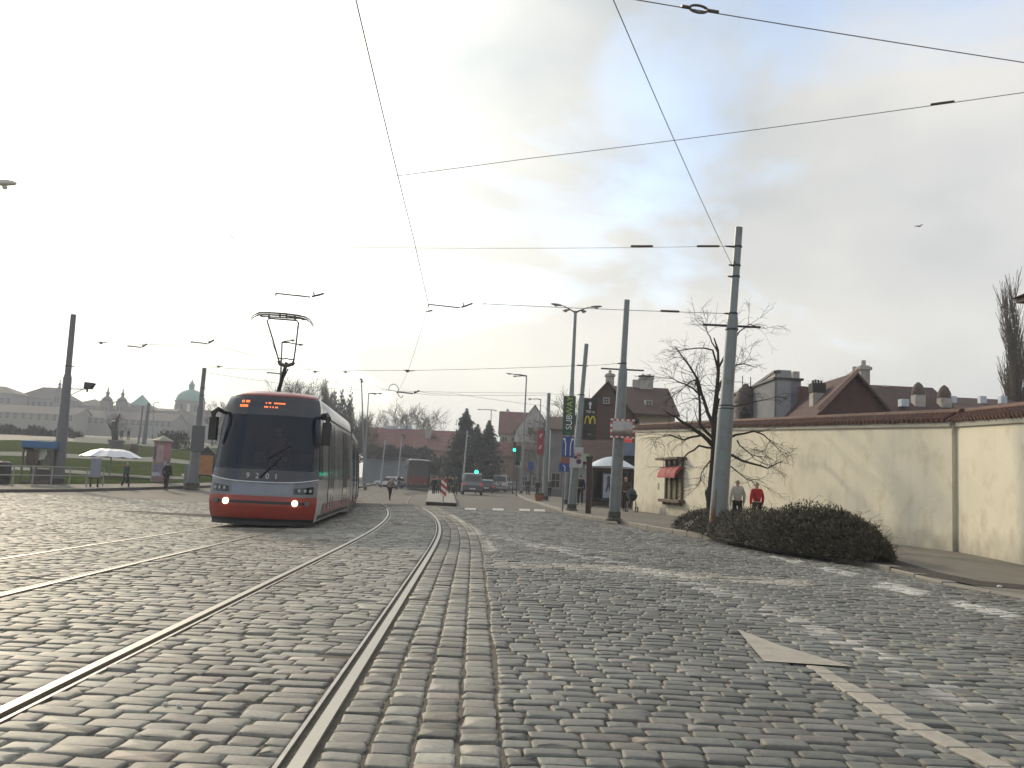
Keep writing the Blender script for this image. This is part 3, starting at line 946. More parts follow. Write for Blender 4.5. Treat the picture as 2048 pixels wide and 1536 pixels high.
mb = MB(); mb.tube([cc + Vector((.04, -.03, -.14)), cc + Vector((.04, -.03, .03)), cc + Vector((-.05, -.03, .1))], .02, 6); mb.build('white_arrow', M_white, t)

# --- fifth pole, lamps further
b5 = GP(1089, 1001, SW); t5 = top_at(b5, 1098, 786)
p5 = pole(b5, t5, [(0, .25), (.04, .2), (.4, .19), (.66, .17), (.69, .12), (1, .12)], 'grey pole behind the orange brown planter')
c = PT(1081, 884, b5.y + .1)
tb = thing('red_banner', 'narrow red banner with two white ovals beside the pole behind the planter', 'banner', c)
panel(tb, c, 13 / F * b5.y, 48 / F * b5.y, mat('banner_red', (.28, .03, .04), rough=.6, var=.15), 'banner_panel', .08)
mb = MB()
for dz in (.45, -.35):
    mb.obox(c + Vector((0, -.05, dz)), .12, .01, .3, ry=.4)
mb.build('white_mark', mat('banner_mark', (.5, .4, .4), rough=.6), tb)
MB().tube([c + Vector((.2, 0, .8)), b5.lerp(t5, (c.z + .8 - b5.z) / (t5.z - b5.z))], .03, 6).build('arm', M_dk, tb)

def street_lamp(bpx, tpx, heads, label, r=.11, two=False, d=None, banner=None):
    base = GP(*bpx, SW if bpx[0] > 1000 else .1) if d is None else None
    if d is not None:
        q = PT(tpx[0], tpx[1], d); base = GX(q.x, q.y, .1)
        base.x = PT(bpx[0], bpx[1], d).x; base.z = G(base.x, base.y) + .05
    tp = top_at(base, *tpx)
    tp = Vector((base.x + (tp.x - base.x) * .4, base.y, tp.z))
    t = pole(base, tp, [(0, r), (.3, r * .85), (.31, r * .7), (1, r * .45)], label, 'street lamps', 'street_lamp')
    t['category'] = 'street lamp'
    for hx_, hy_ in heads:
        e = PT(hx_, hy_, base.y + (-1.2 if hy_ < heads[0][1] + .5 else 1.2))
        v = e - tp; L = v.length
        luminaire(t, tp + v * .62, v, max(.5, L * .42), w=.16)
        MB().tube([tp, tp + v * .3 + Vector((0, 0, .05)), tp + v * .66], [r * .5, r * .4, r * .35], 8).build('lamp_arm', M_dk, t, smooth=True)
    return t
street_lamp((1042, 987), (1053, 752), [(1014, 747), (1027, 752.6)], 'tall street lamp with two heads pointing left, at the mouth of the right pavement', .16)
street_lamp((1074, 985), (1080, 799), [(1057, 798)], 'smaller street lamp behind the red banner, single head to the left', .11, d=98)
street_lamp((976, 968), (982, 820), [(956, 819), (992, 821)], 'street lamp in front of the dark conifers, one head each side', .12, d=125)
street_lamp((732, 955), (690, 759), [(722, 758), (724, 763)], 'street lamp right of the red tram roof, two heads to the right', .12, d=88)
street_lamp((728, 960), (734, 787), [(763, 787), (752, 788)], 'street lamp over the grey retaining wall, two heads to the right', .12, d=105)
street_lamp((553, 960), (549, 684), [(588, 680), (606, 690)], 'street lamp seen through the raised pantograph of the red tram', .14, d=72)
street_lamp((300, 930), (302, 806), [(318, 804)], 'thin street lamp far off in front of the hazy church skyline', .12, d=150)

# near lamp head hanging from the left edge
# left poles
b6 = GP(115, 967, .1); t6 = top_at(b6, 147, 629)
p6 = pole(b6, t6, [(0, .33), (.35, .3), (.37, .27), (.62, .23), (.64, .17), (1, .15)], 'tall grey pole at the far left behind the railing', m=mat('hazy_pole', (.13, .13, .135), rough=.5, var=.1))
clampring(p6, b6.lerp(t6, .69), .18, Vector((.35, 0, 0)))
fl = PT(179, 771, b6.y)
tfl = thing('floodlight', 'box floodlight on a thin arm of the far left pole', 'floodlight', fl)
MB().prism([fl + Vector(v) for v in ((-.25, -.2, -.2), (.12, -.2, -.2), (.3, -.2, .14), (-.22, -.2, .18))], (0, .4, 0)).build('lamp_housing', M_dk, tfl, bevel=.02)
MB().tube([fl + Vector((-.1, 0, -.2)), fl + Vector((-.1, 0, -.38))], .05, 8).build('lamp_gear', M_dk, tfl)
pa = b6.lerp(t6, (fl.z - .25 - b6.z) / (t6.z - b6.z))
MB().tube([pa, fl + Vector((-.1, 0, -.22))], .025, 6).tube([pa + Vector((0, 0, -.5)), fl + Vector((-.35, 0, -.23))], .02, 6).build('arm', M_dk, tfl)
b7 = GP(384, 975, .1); t7 = top_at(b7, 409, 736)
p7 = pole(b7, t7, [(0, .4), (.1, .3), (.36, .27), (.38, .2), (.66, .18), (.68, .13), (1, .12)], 'grey pole just left of the red tram', m=MATS['hazy_pole'])
clampring(p7, b7.lerp(t7, .83), .12, Vector((.2, 0, 0))); clampring(p7, b7.lerp(t7, .77), .12, Vector((.2, 0, 0)))
c = PT(396, 877, b7.y - .35)
t = thing('flat_display', 'plain dark grey rectangular board on the pole left of the red tram', 'board', c)
panel(t, c, .75, 1.5, mat('board_grey', (.09, .09, .1), rough=.6), 'board', .1)
MB().tube([c, Vector((b7.x, b7.y, c.z))], .04, 6).build('arm', M_dk, t)
for (bp, tp, l, r) in (((297, 925), (300, 806), 'paired dark pole left of the hazy dome, the thicker one', .3), ((285, 925), (288, 812), 'paired dark pole left of the hazy dome, the thinner one', .15)):
    q = PT(tp[0], tp[1], 120); bs = GX(q.x - .3, q.y); pole(bs, Vector((bs.x + .15, bs.y, q.z)), [(0, r), (.5, r * .8), (1, r * .6)], l, m=MATS['hazy_pole'])
for (bp, tp, d, l) in (((925, 965), (926, 861), 88, 'thin pale pole in front of the dark conifers'), ((795, 958), (797, 872), 110, 'thin pole before the grey retaining wall'), ((762, 958), (764, 880), 112, 'thin pole left in front of the grey retaining wall')):
    q = PT(tp[0], tp[1], d); bs = GX(PT(*bp, d).x, d); pole(bs, Vector((bs.x + .2, bs.y, q.z)), [(0, .13), (.3, .12), (.32, .08), (1, .07)], l, m=mat('pale_pole', (.3, .32, .35), rough=.5))

# ------------------------------------------------------------------ overhead wires
def wire(pts, r, label, ins=(), il=.5, ir=.028, group='overhead wires of the tram line', name='overhead_wire'):
    t = thing(name, label, 'overhead wire', pts[0], group)
    pp = []
    for a, b in zip(pts[:-1], pts[1:]):
        n_ = 8; L = (b - a).length
        for i in range(n_):
            f = i / n_
            pp.append(a.lerp(b, f) - Vector((0, 0, 4 * f * (1 - f) * min(.25, L * L * .0004))))
    pp.append(pts[-1])
    MB().tube(pp, r, 5).build('wire', M_wire, t)
    for c, d in ins:
        d = d.normalized()
        MB().tube([c - d * il * .5, c - d * il * .45, c + d * il * .45, c + d * il * .5], [.012, ir, ir, .012], 8).build('insulator', M_insul, t, smooth=True)
    return t
Wz = 5.55
near = [PZ(x, y, Wz) for x, y in ((712, 0), (776, 270), (828, 480), (857, 608), (815, 745), (796, 783))]
near = [near[0] + (near[0] - near[1]).normalized() * 8] + near
near[0].z = Wz
wire(near, .0062, 'contact wire above the near track, coming down from the top of the view')
tr2w = [Vector((RX(y) + TR2 - GA / 2, y, Wz - .02)) for y in (3, 12, 20, 30, 42, 60, 90)]
wire(tr2w, .0055, 'contact wire above the far track, over the red tram')
z7 = 7.0
A, B = PZ(1275, 0, z7), PZ(2048, 125, z7)
dd = (B - A)
c = PZ(1397, 18, z7)
tw = wire([A - dd * .5, A, B, B + dd * .6], .0068, 'span wire across the upper right corner with an oval insulator')
mb = MB(); d_ = dd.normalized(); n2_ = d_.cross(Vector((0, 0, 1))).normalized(); u_ = n2_.cross(d_)
el = [c + d_ * (.1 * math.cos(a)) * 1.15 + u_ * (.045 * math.sin(a)) for a in [2 * math.pi * q / 20 for q in range(21)]]
mb.tube(el, .016, 6).build('loop_insulator', M_insul, tw, smooth=True)
MB().tube([c - d_ * .22, c - d_ * .1], .022, 6).tube([c + d_ * .1, c + d_ * .26], .022, 6).build('fitting', M_insul, tw, smooth=True)
wire([PZ(1226, -2, 6.9) + (PZ(1226, -2, 6.9) - L1(.9)) * .6, PZ(1226, -2, 6.9), L1(.87) + Vector((-.1, 0, 0))], .0065, 'wire running from the top centre down to the tallest pole', [(PZ(1226, -2, 6.9).lerp(L1(.87), .97), L1(.87) - PZ(1226, -2, 6.9))], .18, .025)
A, B = PZ(1050, 318, 7.0), PZ(2048, 185, 7.0)
wire([PZ(792, 352, 7.0), A, B, B + (B - A) * .4], .006, 'thin span wire rising to the right edge, with a straight insulator', [(PZ(1885, 206, 7.0), B - A)], .32, .02)
e1 = L1(.935) + Vector((-.33, 0, 0))
fL = PT(560, 492, b1.y + 2); fl0 = PT(-200, 470, b1.y + 4)
wire([e1, fL, fl0], .0055, 'level span wire from the top of the tallest pole to the left', [(e1.lerp(fL, .175), fL - e1), (e1.lerp(fL, .035), fL - e1)], .6, .03)
e2 = L1(.712) + Vector((-.22, 0, 0)); kn = PT(975, 608, 23.5)
wire([e2, kn], .008, 'span wire from the middle of the tallest pole to the wire knot', [(e2.lerp(kn, .225), kn - e2)], .5, .03)
wire([kn, PT(862, 582, 23), PT(670, 528, 22), PT(300, 430, 21)], .0045, 'upper branch of the forked span wire left of the knot')
wire([kn, PT(862, 600, 24), PT(560, 588, 25), PT(100, 570, 26)], .0035, 'middle branch of the forked span wire left of the knot')
wire([kn, PT(850, 624, 26), PT(600, 655, 30), PT(147, 690, b6.y)], .004, 'lower branch of the forked span wire left of the knot', [(PT(858, 622, 26), PT(850, 624, 26) - kn)], .35, .025)
e3 = L2(.705) + Vector((-.2, 0, 0))
wire([e3, PT(1165, 731, 38), PT(820, 741, 38), PT(560, 738, 42), PT(412, 733, b7.y)], .009, 'long span wire from the mirror pole to the pole left of the red tram', [(PT(1165, 731, 38), Vector((1, 0, 0)))], .5, .03)
wire([L3(.69), PT(1090, 786, 50), PT(838, 783, 52), PT(620, 775, 55), PT(411, 745, b7.y)], .009, 'span wire from the leaning pole to the far left pole')
wire([PT(1097, 790, b5.y), PT(860, 790, 68), PT(700, 770, 68), PT(560, 745, 68)], .011, 'span wire from the pole behind the planter across the street')
wire([PT(1088, 812, b5.y), PT(905, 787, 66), PT(838, 783, 52)], .01, 'low slanting wire over the conifers')
wire([b6.lerp(t6, .85), PT(293, 689, 46), PT(427, 690, 46), PT(625, 740, 46), PT(796, 784, 44.6)], .008, 'wire from the far left pole to the ring of the contact wire')
wire([PT(-40, 52, 12), PT(0, 85, 13), PT(140, 210, 20), PT(385, 430, 30)], .004, 'thin wire crossing the upper left corner')

def steady(px0, py0, px1, py1, d, label, hook=True):
    a, b = PT(px0, py0, d), PT(px1, py1, d)
    L = (b - a).length; r = max(.014, .011 * d / 16)
    t = thing('steady_arm', label, 'wire bracket', a, 'brackets that hold the contact wires')
    m = a.lerp(b, .72)
    m.z = a.z - .04 * L
    MB().tube([a + Vector((0, 0, -.05 * L)), a, a + Vector((.05 * L, 0, 0)), m], [r * .9, r * 1.2, r, r], 6).build('arm', M_insul, t)
    MB().tube([m + (b - m) * .12, b], r * 1.35, 6).tube([m + (b - m) * .3, m + (b - m) * .22 + Vector((0, 0, .09 * L))], r, 6).build('hook', M_insul, t)
steady(857, 609, 945, 607, 22.5, 'bracket at the knee of the near contact wire')
steady(552, 587, 648, 587, 17, 'bracket right above the pantograph')
steady(383, 684, 428, 680, 42, 'bracket left of the pantograph, the nearer one')
steady(256, 692, 294, 688, 46, 'bracket farthest left against the white sky')
steady(794, 784, 839, 781, 44.5, 'bracket next to the wire ring above the bare trees')
steady(535, 745, 572, 744, 60, 'short bracket behind the mast of the pantograph')
# ring and clamps on the wires
c = PT(787, 779, 44.6)
t = thing('wire_ring', 'half ring of cable above the far bare trees', 'cable loop', c)
MB().tube([c + Vector((.24 * math.cos(a), 0, .27 * math.sin(a))) for a in [math.pi * (q / 10 * 1.1 - .05) for q in range(11)]], .018, 6).build('cable', M_wire, t, smooth=True)
t = thing('wire_ring', 'short hanging cable below the half ring', 'cable loop', PT(795, 785, 44.6))
MB().tube([PT(795, 785, 44.6), PT(798, 792, 44.6), PT(803, 796, 44.6), PT(806, 791, 44.6)], .02, 6).build('cable', M_wire, t, smooth=True)
for px, py, d, l in ((815, 742, 36.6, 'wire clamp on the near contact wire above the bare trees'), (691, 744, 50, 'wire clamp above the tall lamp right of the tram'), (630, 744, 50, 'wire clamp between the pantograph and the tall lamp'), (202, 686, 46, 'wire clamp right of the far left pole'), (437, 733, 53, 'wire clamp next to the pole left of the tram')):
    c = PT(px, py, d)
    t = thing('wire_clamp', l, 'wire clamp', c, 'small clamps on the wires')
    MB().obox(c, .12, .06, .1).tube([c + Vector((-.16, 0, .03)), c, c + Vector((.3, 0, .03))], [.015, .03, .015], 6).build('clamp_body', M_insul, t)
# lamp hanging at the left edge of the sky
c = PT(0, 369, 16)
t = thing('hanging_lamp', 'flat grey lamp head floating at the left edge on its span wire', 'street lamp', c)
luminaire(t, c + Vector((-.25, 0, 0)), Vector((1, 0, .05)), .55, w=.06)
MB().tube([c + Vector((-5, 0, .5)), c + Vector((-.2, 0, .03))], .012, 6).build('arm', M_wire, t)

# ------------------------------------------------------------------ shelter, posters, planter
def shelter():
    a = GP(1184, 1014, SW); dfr = a.y
    x0 = a.x; x1 = PT(1262, 1014, dfr).x; W = x1 - x0; D = 1.6
    z0 = a.z; zr = PT(1220, 935, dfr).z
    t = thing('stop_shelter', 'dark glazed tram stop shelter with a domed white roof', 'shelter', Vector(((x0 + x1) / 2, dfr + D / 2, z0)))
    cxm = (x0 + x1) / 2
    fr = MB()
    for x in (x0, x1, x0 + W * .42):
        fr.box(x - .04, x + .04, dfr, dfr + .08, z0, zr)
    for x in (x0, x1): fr.box(x - .04, x + .04, dfr + D - .08, dfr + D, z0, zr)
    fr.box(x0 - .04, x1 + .04, dfr - .01, dfr + .09, zr - .22, zr)
    fr.box(x0, x1, dfr + .02, dfr + .06, z0 + .05, z0 + .3)
    fr.build('frame', mat('shelter_frame', (.04, .028, .026), rough=.45, metal=.3), t)
    gl = MB(); gl.box(x0 + .05, x1 - .05, dfr + D - .05, dfr + D - .03, z0 + .2, zr - .1)
    gl.box(x0 - .01, x0 + .01, dfr + .1, dfr + D - .1, z0 + .2, zr - .2)
    gl.build('glass', mat('smoked_glass', (.03, .026, .026), rough=.1, spec=.7), t)
    rf = MB(); n_ = 10; vs = []; fs = []
    for j in range(n_ + 1):
        for i in range(n_ + 1):
            u, v = i / n_ * 2 - 1, j / n_ * 2 - 1
            vs.append((cxm + u * (W / 2 + .3), dfr + D / 2 + v * (D / 2 + .3), zr + .02 + .55 * (1 - abs(u) ** 1.8) * (1 - abs(v) ** 2) + .06 * (1 - abs(u))))
    for j in range(n_):
        for i in range(n_): q = j * (n_ + 1) + i; fs.append((q, q + 1, q + n_ + 2, q + n_ + 1))
    rf.add(vs, fs); rf.build('roof', mat('frosted_roof', (.62, .66, .66), rough=.4, var=.05), t, smooth=True)
    MB().box(x0 - .3, x1 + .3, dfr - .3, dfr + D + .3, zr - .04, zr + .015).build('roof_edge', mat('roof_edge', (.3, .3, .3), rough=.5), t)
    ps = MB(); px0 = PT(1206, 970, dfr).x; px1 = PT(1227, 970, dfr).x; pz0 = PT(1214, 996, dfr).z; pz1 = PT(1214, 948, dfr).z
    pc = MB(); pc.box(px0 - .08, px1 + .08, dfr - .1, dfr - .02, pz0 - .15, pz1 + .1); pc.build('poster_case', M_dk, t)
    ps.box(px0, px1, dfr - .115, dfr - .103, pz0, pz1)
    p_ = ps.build('poster', mat('pale_poster', (.3, .34, .42), rough=.3, var=.2, scale=2), t, label='pale blue poster with a dark figure')
    xm = (px0 + px1) / 2
    MB().prism([(xm - .16, -.0, pz0 + .3), (xm - .05, 0, pz0 + .8), (xm + .05, 0, pz0 + .8), (xm + .16, 0, pz0 + .3), (xm + .08, 0, pz0 + .32), (xm, 0, pz0 + .6), (xm - .08, 0, pz0 + .32)], (0, .004, 0)).build('poster_figure', mat('poster_dark', (.03, .03, .07), rough=.5), p_) if 0 else None
    f = MB(Matrix.Translation((0, dfr - .122, 0))); f.prism([(xm - .16, 0, pz0 + .3), (xm - .07, 0, pz0 + .85), (xm - .1, 0, pz0 + 1.1), (xm, 0, pz0 + 1.25), (xm + .1, 0, pz0 + 1.1), (xm + .07, 0, pz0 + .85), (xm + .16, 0, pz0 + .3), (xm + .07, 0, pz0 + .32), (xm, 0, pz0 + .62), (xm - .07, 0, pz0 + .32)], (0, .004, 0))
    f.build('poster_figure', mat('poster_dark', (.04, .045, .09), rough=.5), p_)
    MB().box(x0 + .3, x1 - .4, dfr + D - .5, dfr + D - .15, z0 + .42, z0 + .48).build('bench', M_dk, t)
shelter()
def poster_wall(pxa, pxb, ytop, ybase, cols, label, db=0.0):
    a = GP(pxa, ybase[0], SW); d0 = a.y
    b = PT(pxb, ybase[1], d0 + db)
    za = PT(pxa, ytop, d0).z
    t = thing('advert_hoarding', label, 'hoarding', a)
    z0 = a.z
    A_, B_ = Vector((a.x, a.y, 0)), Vector((b.x, b.y, 0)); dr = (B_ - A_)
    n_ = Vector((dr.y, -dr.x, 0)).normalized()
    MB().prism([A_ + Vector((0, 0, z0 + .15)), B_ + Vector((0, 0, z0 + .15)), B_ + Vector((0, 0, za)), A_ + Vector((0, 0, za))], -n_ * .15).build('panel', mat('hoarding_white', (.42, .41, .39), rough=.6), t)
    mbp = MB()
    for f in (0.04, .96): mbp.tube([A_ + dr * f - n_ * .2 + Vector((0, 0, z0)), A_ + dr * f - n_ * .2 + Vector((0, 0, za))], .05, 6)
    mbp.build('post', M_dk, t)
    for i, (f0, f1, g0, g1, colr) in enumerate(cols):
        P = lambda f, g: A_ + dr * f + n_ * .012 + Vector((0, 0, z0 + .15 + (za - z0 - .15) * g))
        MB().prism([P(f0, g0), P(f1, g0), P(f1, g1), P(f0, g1)], -n_ * .01).build('poster', mat('poster_' + '_'.join(str(int(c_ * 100)) for c_ in colr), colr, rough=.5, var=.25, scale=3), t)
poster_wall(1102, 1124, 930, (988, 991), [(.05, .42, .45, .92, (.34, .28, .24)), (.45, .95, .4, .92, (.55, .27, .1)), (.05, .6, .03, .4, (.5, .36, .36)), (.62, .95, .03, .37, (.33, .42, .34))], 'white hoarding with orange and pink posters left of the signs')
poster_wall(1152, 1170, 937, (999, 1003), [(.1, .9, .55, .9, (.2, .12, .38)), (.1, .9, .3, .54, (.14, .14, .35)), (.2, .95, .03, .28, (.45, .47, .5))], 'white hoarding with a purple and blue poster right of the leaning pole')
# planter
a = GP(1078, 1002, SW)
t = thing('planter', 'tapered orange brown planter tub at the kerb', 'planter', a)
d_ = a.y; w0, w1, h = 16 / F * d_ * .42, 19 / F * d_ * .5, 12 / F * d_
vs = [a + Vector((x * w, y * w, z)) for z, w in ((0, w0), (h, w1)) for x, y in ((-1, -1), (1, -1), (1, 1), (-1, 1))]
MB().add(vs, [(0, 3, 2, 1), (4, 5, 6, 7), (0, 1, 5, 4), (1, 2, 6, 5), (2, 3, 7, 6), (3, 0, 4, 7)]).build('tub', mat('terracotta', (.27, .09, .04), rough=.7), t, bevel=.02)
mb = MB()
for k in range(160):
    p = a + Vector((random.uniform(-w1, w1) * .85, random.uniform(-w1, w1) * .85, h)); q = p + Vector((random.uniform(-.08, .08), random.uniform(-.08, .08), random.uniform(.02, .14)))
    mb.add([p, q, q + Vector((.04, .01, -.02))], [(0, 1, 2)])
mb.build('plants', mat('planter_green', (.04, .07, .03), rough=.9), t)

# ------------------------------------------------------------------ cream wall
M_wall = mat('cream_render', (0.64, 0.60, 0.48), rough=0.88, var=0.06, scale=0.5, bump=0.25, bscale=18, dirt=((0.50, 0.455, 0.335), 0.45, 1.6))
M_tile = mat('weathered_clay_tile', (0.105, 0.047, 0.033), rough=0.8, var=0.35, scale=3, dirt=((0.06, 0.05, 0.035), .6, 2.5))
def weather_wall():
    t = M_wall.node_tree; b = t.nodes['Principled BSDF']; co = t.nodes['Texture Coordinate']
    def nd(k, **kw):
        n = t.nodes.new(k)
        for a, v in kw.items(): setattr(n, a, v)
        return n
    sp = nd('ShaderNodeSeparateXYZ'); t.links.new(co.outputs['Object'], sp.inputs[0])
    mp_ = nd('ShaderNodeMapping'); mp_.inputs['Scale'].default_value = (3.2, 3.2, .25); t.links.new(co.outputs['Object'], mp_.inputs[0])
    st_ = nd('ShaderNodeTexNoise'); st_.inputs['Scale'].default_value = 1.5; st_.inputs['Detail'].default_value = 6; t.links.new(mp_.outputs[0], st_.inputs['Vector'])
    no = nd('ShaderNodeTexNoise'); no.inputs['Scale'].default_value = 2.2; no.inputs['Detail'].default_value = 8; t.links.new(co.outputs['Object'], no.inputs['Vector'])
    # splash band along the foot, ragged upper edge
    a = nd('ShaderNodeMath', operation='MULTIPLY_ADD'); t.links.new(no.outputs[0], a.inputs[0]); a.inputs[1].default_value = -1.3; t.links.new(sp.outputs['Z'], a.inputs[2])
    r = nd('ShaderNodeMapRange'); r.inputs['From Min'].default_value = -.1; r.inputs['From Max'].default_value = -.75; t.links.new(a.outputs[0], r.inputs['Value']); r.inputs['To Max'].default_value = .75
    r2 = nd('ShaderNodeMapRange'); r2.inputs['From Min'].default_value = .54; r2.inputs['From Max'].default_value = .75; r2.inputs['To Max'].default_value = .2; t.links.new(st_.outputs[0], r2.inputs['Value'])
    src = b.inputs['Base Color'].links[0].from_socket
    for f, c in ((r2, (.40, .37, .29, 1)), (r, (.27, .25, .20, 1))):
        m = nd('ShaderNodeMix', data_type='RGBA'); t.links.new(f.outputs[0], m.inputs['Factor']); t.links.new(src, m.inputs['A']); m.inputs['B'].default_value = c; src = m.outputs['Result']
    t.links.new(src, b.inputs['Base Color'])
weather_wall()
W0 = GP(1266, 1021, SW); W1 = GP(1905, 1103, SW); W2 = GP(2048, 1131, SW)
dirn = Vector((W2.x - W1.x, W2.y - W1.y, 0)).normalized()
W3 = W2 + dirn * 12
def wz(p, px, py): return PT(px, py, p.y).z
zt0, zt1, zt2 = wz(W0, 1266, 859), wz(W1, 1905, 843), wz(W2, 2048, 832)
def wall_piece(name, a, b, za, zb, th, label, off=0.0):
    n_ = Vector((b.y - a.y, -(b.x - a.x), 0)).normalized()
    if n_.x < 0: n_ = -n_
    t = thing(name, label, 'wall', (a + b) / 2)
    N_ = 14
    mb = MB(); vs, fs = [], []
    prof = lambda p, z: [p + Vector((0, 0, -.15 - p.z + SW)), Vector((p.x, p.y, z)), Vector((p.x, p.y, z)) + n_ * th, p + n_ * th + Vector((0, 0, -.15 - p.z + SW))]
    for i in range(N_ + 1):
        f = i / N_; p = a.lerp(b, f); z = za + (zb - za) * f
        vs += prof(p, z)
    for i in range(N_):
        for e in range(3): fs.append((i * 4 + e, i * 4 + e + 1, i * 4 + e + 5, i * 4 + e + 4))
    fs += [(3, 2, 1, 0), (N_ * 4, N_ * 4 + 1, N_ * 4 + 2, N_ * 4 + 3)]
    mb.add(vs, fs); mb.build('wall_face', M_wall, t)
    # damp plinth band
    # cornice
    cz = MB()
    for i in range(1):
        A_, B_ = Vector((a.x, a.y, za)), Vector((b.x, b.y, zb))
        cz.prism([A_ - n_ * .06 + Vector((0, 0, -.12)), B_ - n_ * .06 + Vector((0, 0, -.12)), B_ - n_ * .06 + Vector((0, 0, .002)), A_ - n_ * .06 + Vector((0, 0, .002))], n_ * (th + .12))
    cz.build('cornice', mat('cornice_grey', (.30, .29, .25), rough=.8), t)
    # tiled coping: two slopes of ribs
    rf = MB(); A_, B_ = Vector((a.x, a.y, za)), Vector((b.x, b.y, zb)); L = (B_ - A_).length; dr = (B_ - A_) / L
    rid = .22; ov = .13; half = th / 2
    for i in range(int(L / .2)):
        s0 = i * .2 + .1
        c0 = A_ + dr * s0
        ridge = c0 + n_ * half + Vector((0, 0, rid)); eave = c0 - n_ * ov + Vector((0, 0, .03 + random.uniform(-.01, .01))); back = c0 + n_ * (th + ov) + Vector((0, 0, .03))
        for e in (eave, back):
            steps = 3
            pts = []; rr = []
            for q in range(steps):
                f0, f1 = q / steps, (q + 1) / steps
                pts += [e.lerp(ridge, f0), e.lerp(ridge, f1 - .01)]; rr += [.07, .055]
            rf.tube(pts, rr, 6)
    rp = MB()
    B_ = B_ + (dr * .0)
    rf.prism([A_ - n_ * (ov - .02) + Vector((0, 0, .01)), A_ + n_ * (th + ov - .02) + Vector((0, 0, .01)), A_ + n_ * half + Vector((0, 0, rid))], B_ - A_)
    rf.tube([A_ + n_ * half + Vector((0, 0, rid + .03)), B_ + n_ * half + Vector((0, 0, rid + .02))], .08, 8)
    rf.build('tiled_coping', M_tile, t, smooth=True)
    return t, n_
tw1, nw = wall_piece('garden_wall', W0, W1, zt0, zt1, .5, 'long cream rendered wall with tiled coping behind the bare tree')
W1b = W1 + nw * .11; W3 = W1b + dirn * 14
k_ = (zt2 - zt1) / (W2 - W1).length
tw2, nw2 = wall_piece('garden_wall', W1b, W3, zt1 - .0, zt1 + k_ * 14, .5, 'set-back near section of the cream wall at the right edge')
# the set-back above is shaped to throw the long soft shadow

def on_wall(px, py, off=0.0):
    """point of the far wall section seen at a pixel"""
    v = ray(px, py); o = Vector((0, 0, EYE))
    n_ = nw; a = Vector((W0.x, W0.y, 0)) - n_ * off
    tt = (a - o).dot(n_) / v.dot(n_)
    return o + v * tt
# barred window with red hood
wd = (Vector((W1.x, W1.y, 0)) - Vector((W0.x, W0.y, 0))).normalized()      # towards the camera
wA, wB = on_wall(1334, 960), on_wall(1366, 965)
zb_, ztp = on_wall(1350, 999).z, on_wall(1350, 918).z
ctr = (wA + wB) / 2
t = thing('wall_window', 'small barred window with a red hood let into the cream wall', 'window', Vector((ctr.x, ctr.y, zb_)))
def wpt(f, z, o): 
    p = wA.lerp(wB, f); return Vector((p.x, p.y, z)) - nw * o
def wbox(f0, f1, z0, z1, o0, o1):
    m_ = MB(); P = [wpt(f0, z0, o0), wpt(f1, z0, o0), wpt(f1, z1, o0), wpt(f0, z1, o0)]
    return m_.prism(P, -nw * (o1 - o0))
Hh = ztp - zb_
wbox(.02, .98, zb_, ztp - .3, -.02, .012).build('pane', mat('window_pane_warm', (.30, .29, .16), rough=.12, var=.5, scale=3), t)
mat('brown_wood', (.09, .055, .035), rough=.7, var=.3)
for f in (0, .33, .66, 1.0): wbox(f - .035, f + .035, zb_, ztp - .05, .014, .09).build('window_bar', MATS['brown_wood'], t)
wbox(-.15, 1.15, zb_ - .14, zb_, .0, .3).build('sill', MATS['brown_wood'], t, bevel=.01)
for f in (0, .3, .6, .9): wbox(f, f + .07, zb_ - .26, zb_ - .14, .0, .2).build('sill_bracket', MATS['brown_wood'], t)
wbox(-.2, 1.2, ztp - .05, ztp + .05, .0, .45).build('shelf', MATS['brown_wood'], t, bevel=.01)
hd = MB(); vs = []; fs = []; n_ = 8
for i in range(n_ + 1):
    f = i / n_ * 1.1 - .05
    for j in range(7):
        a = math.pi / 2 * j / 6
        vs.append(wpt(f, ztp - .32 - .52 + .52 * math.sin(a), .02 + .42 * math.cos(a)))
for i in range(n_):
    for j in range(6): q = i * 7 + j; fs.append((q, q + 1, q + 8, q + 7))
fs += [tuple(range(7)), tuple(n_ * 7 + j for j in range(6, -1, -1))]
hd.add(vs, fs).build('awning', mat('red_canvas', (.30, .05, .05), rough=.8, var=.25, scale=4), t, smooth=True)
p = on_wall(1316, 972)
t = thing('wall_plate', 'small pale plate on the cream wall left of the barred window', 'plate', p)
MB().prism([p + Vector((0, 0, -.16)) - nw * .0, p + wd * .16 + Vector((0, 0, -.16)), p + wd * .16 + Vector((0, 0, .16)), p + Vector((0, 0, .16))], -nw * .03).build('plate', mat('plate_grey', (.4, .39, .34), rough=.5), t, bevel=.01)

# narrow shop end beyond the wall corner: red sign, blue fascia, dark doorway
dS = W0.y + 6
c = PT(1255, 879, W0.y + .8)
t = thing('hotel_sign', 'small red sign with white letters at the far corner of the cream wall', 'sign', c)
panel(t, c, .5, .3, mat('bright_red_sign', (.5, .03, .03), rough=.4, emit=(1, .05, .04), estr=.15), 'sign_panel', .12)
mb = MB(); mb.geo(text_geo('HOTEL', .15, .003), onface(c, 0, 0, .04, -.064) @ FACE); mb.build('lettering', M_white, t)
MB().tube([c + Vector((.2, 0, .1)), Vector((W0.x + .05, W0.y + .5, c.z + .1))], .02, 6).build('arm', M_dk, t)

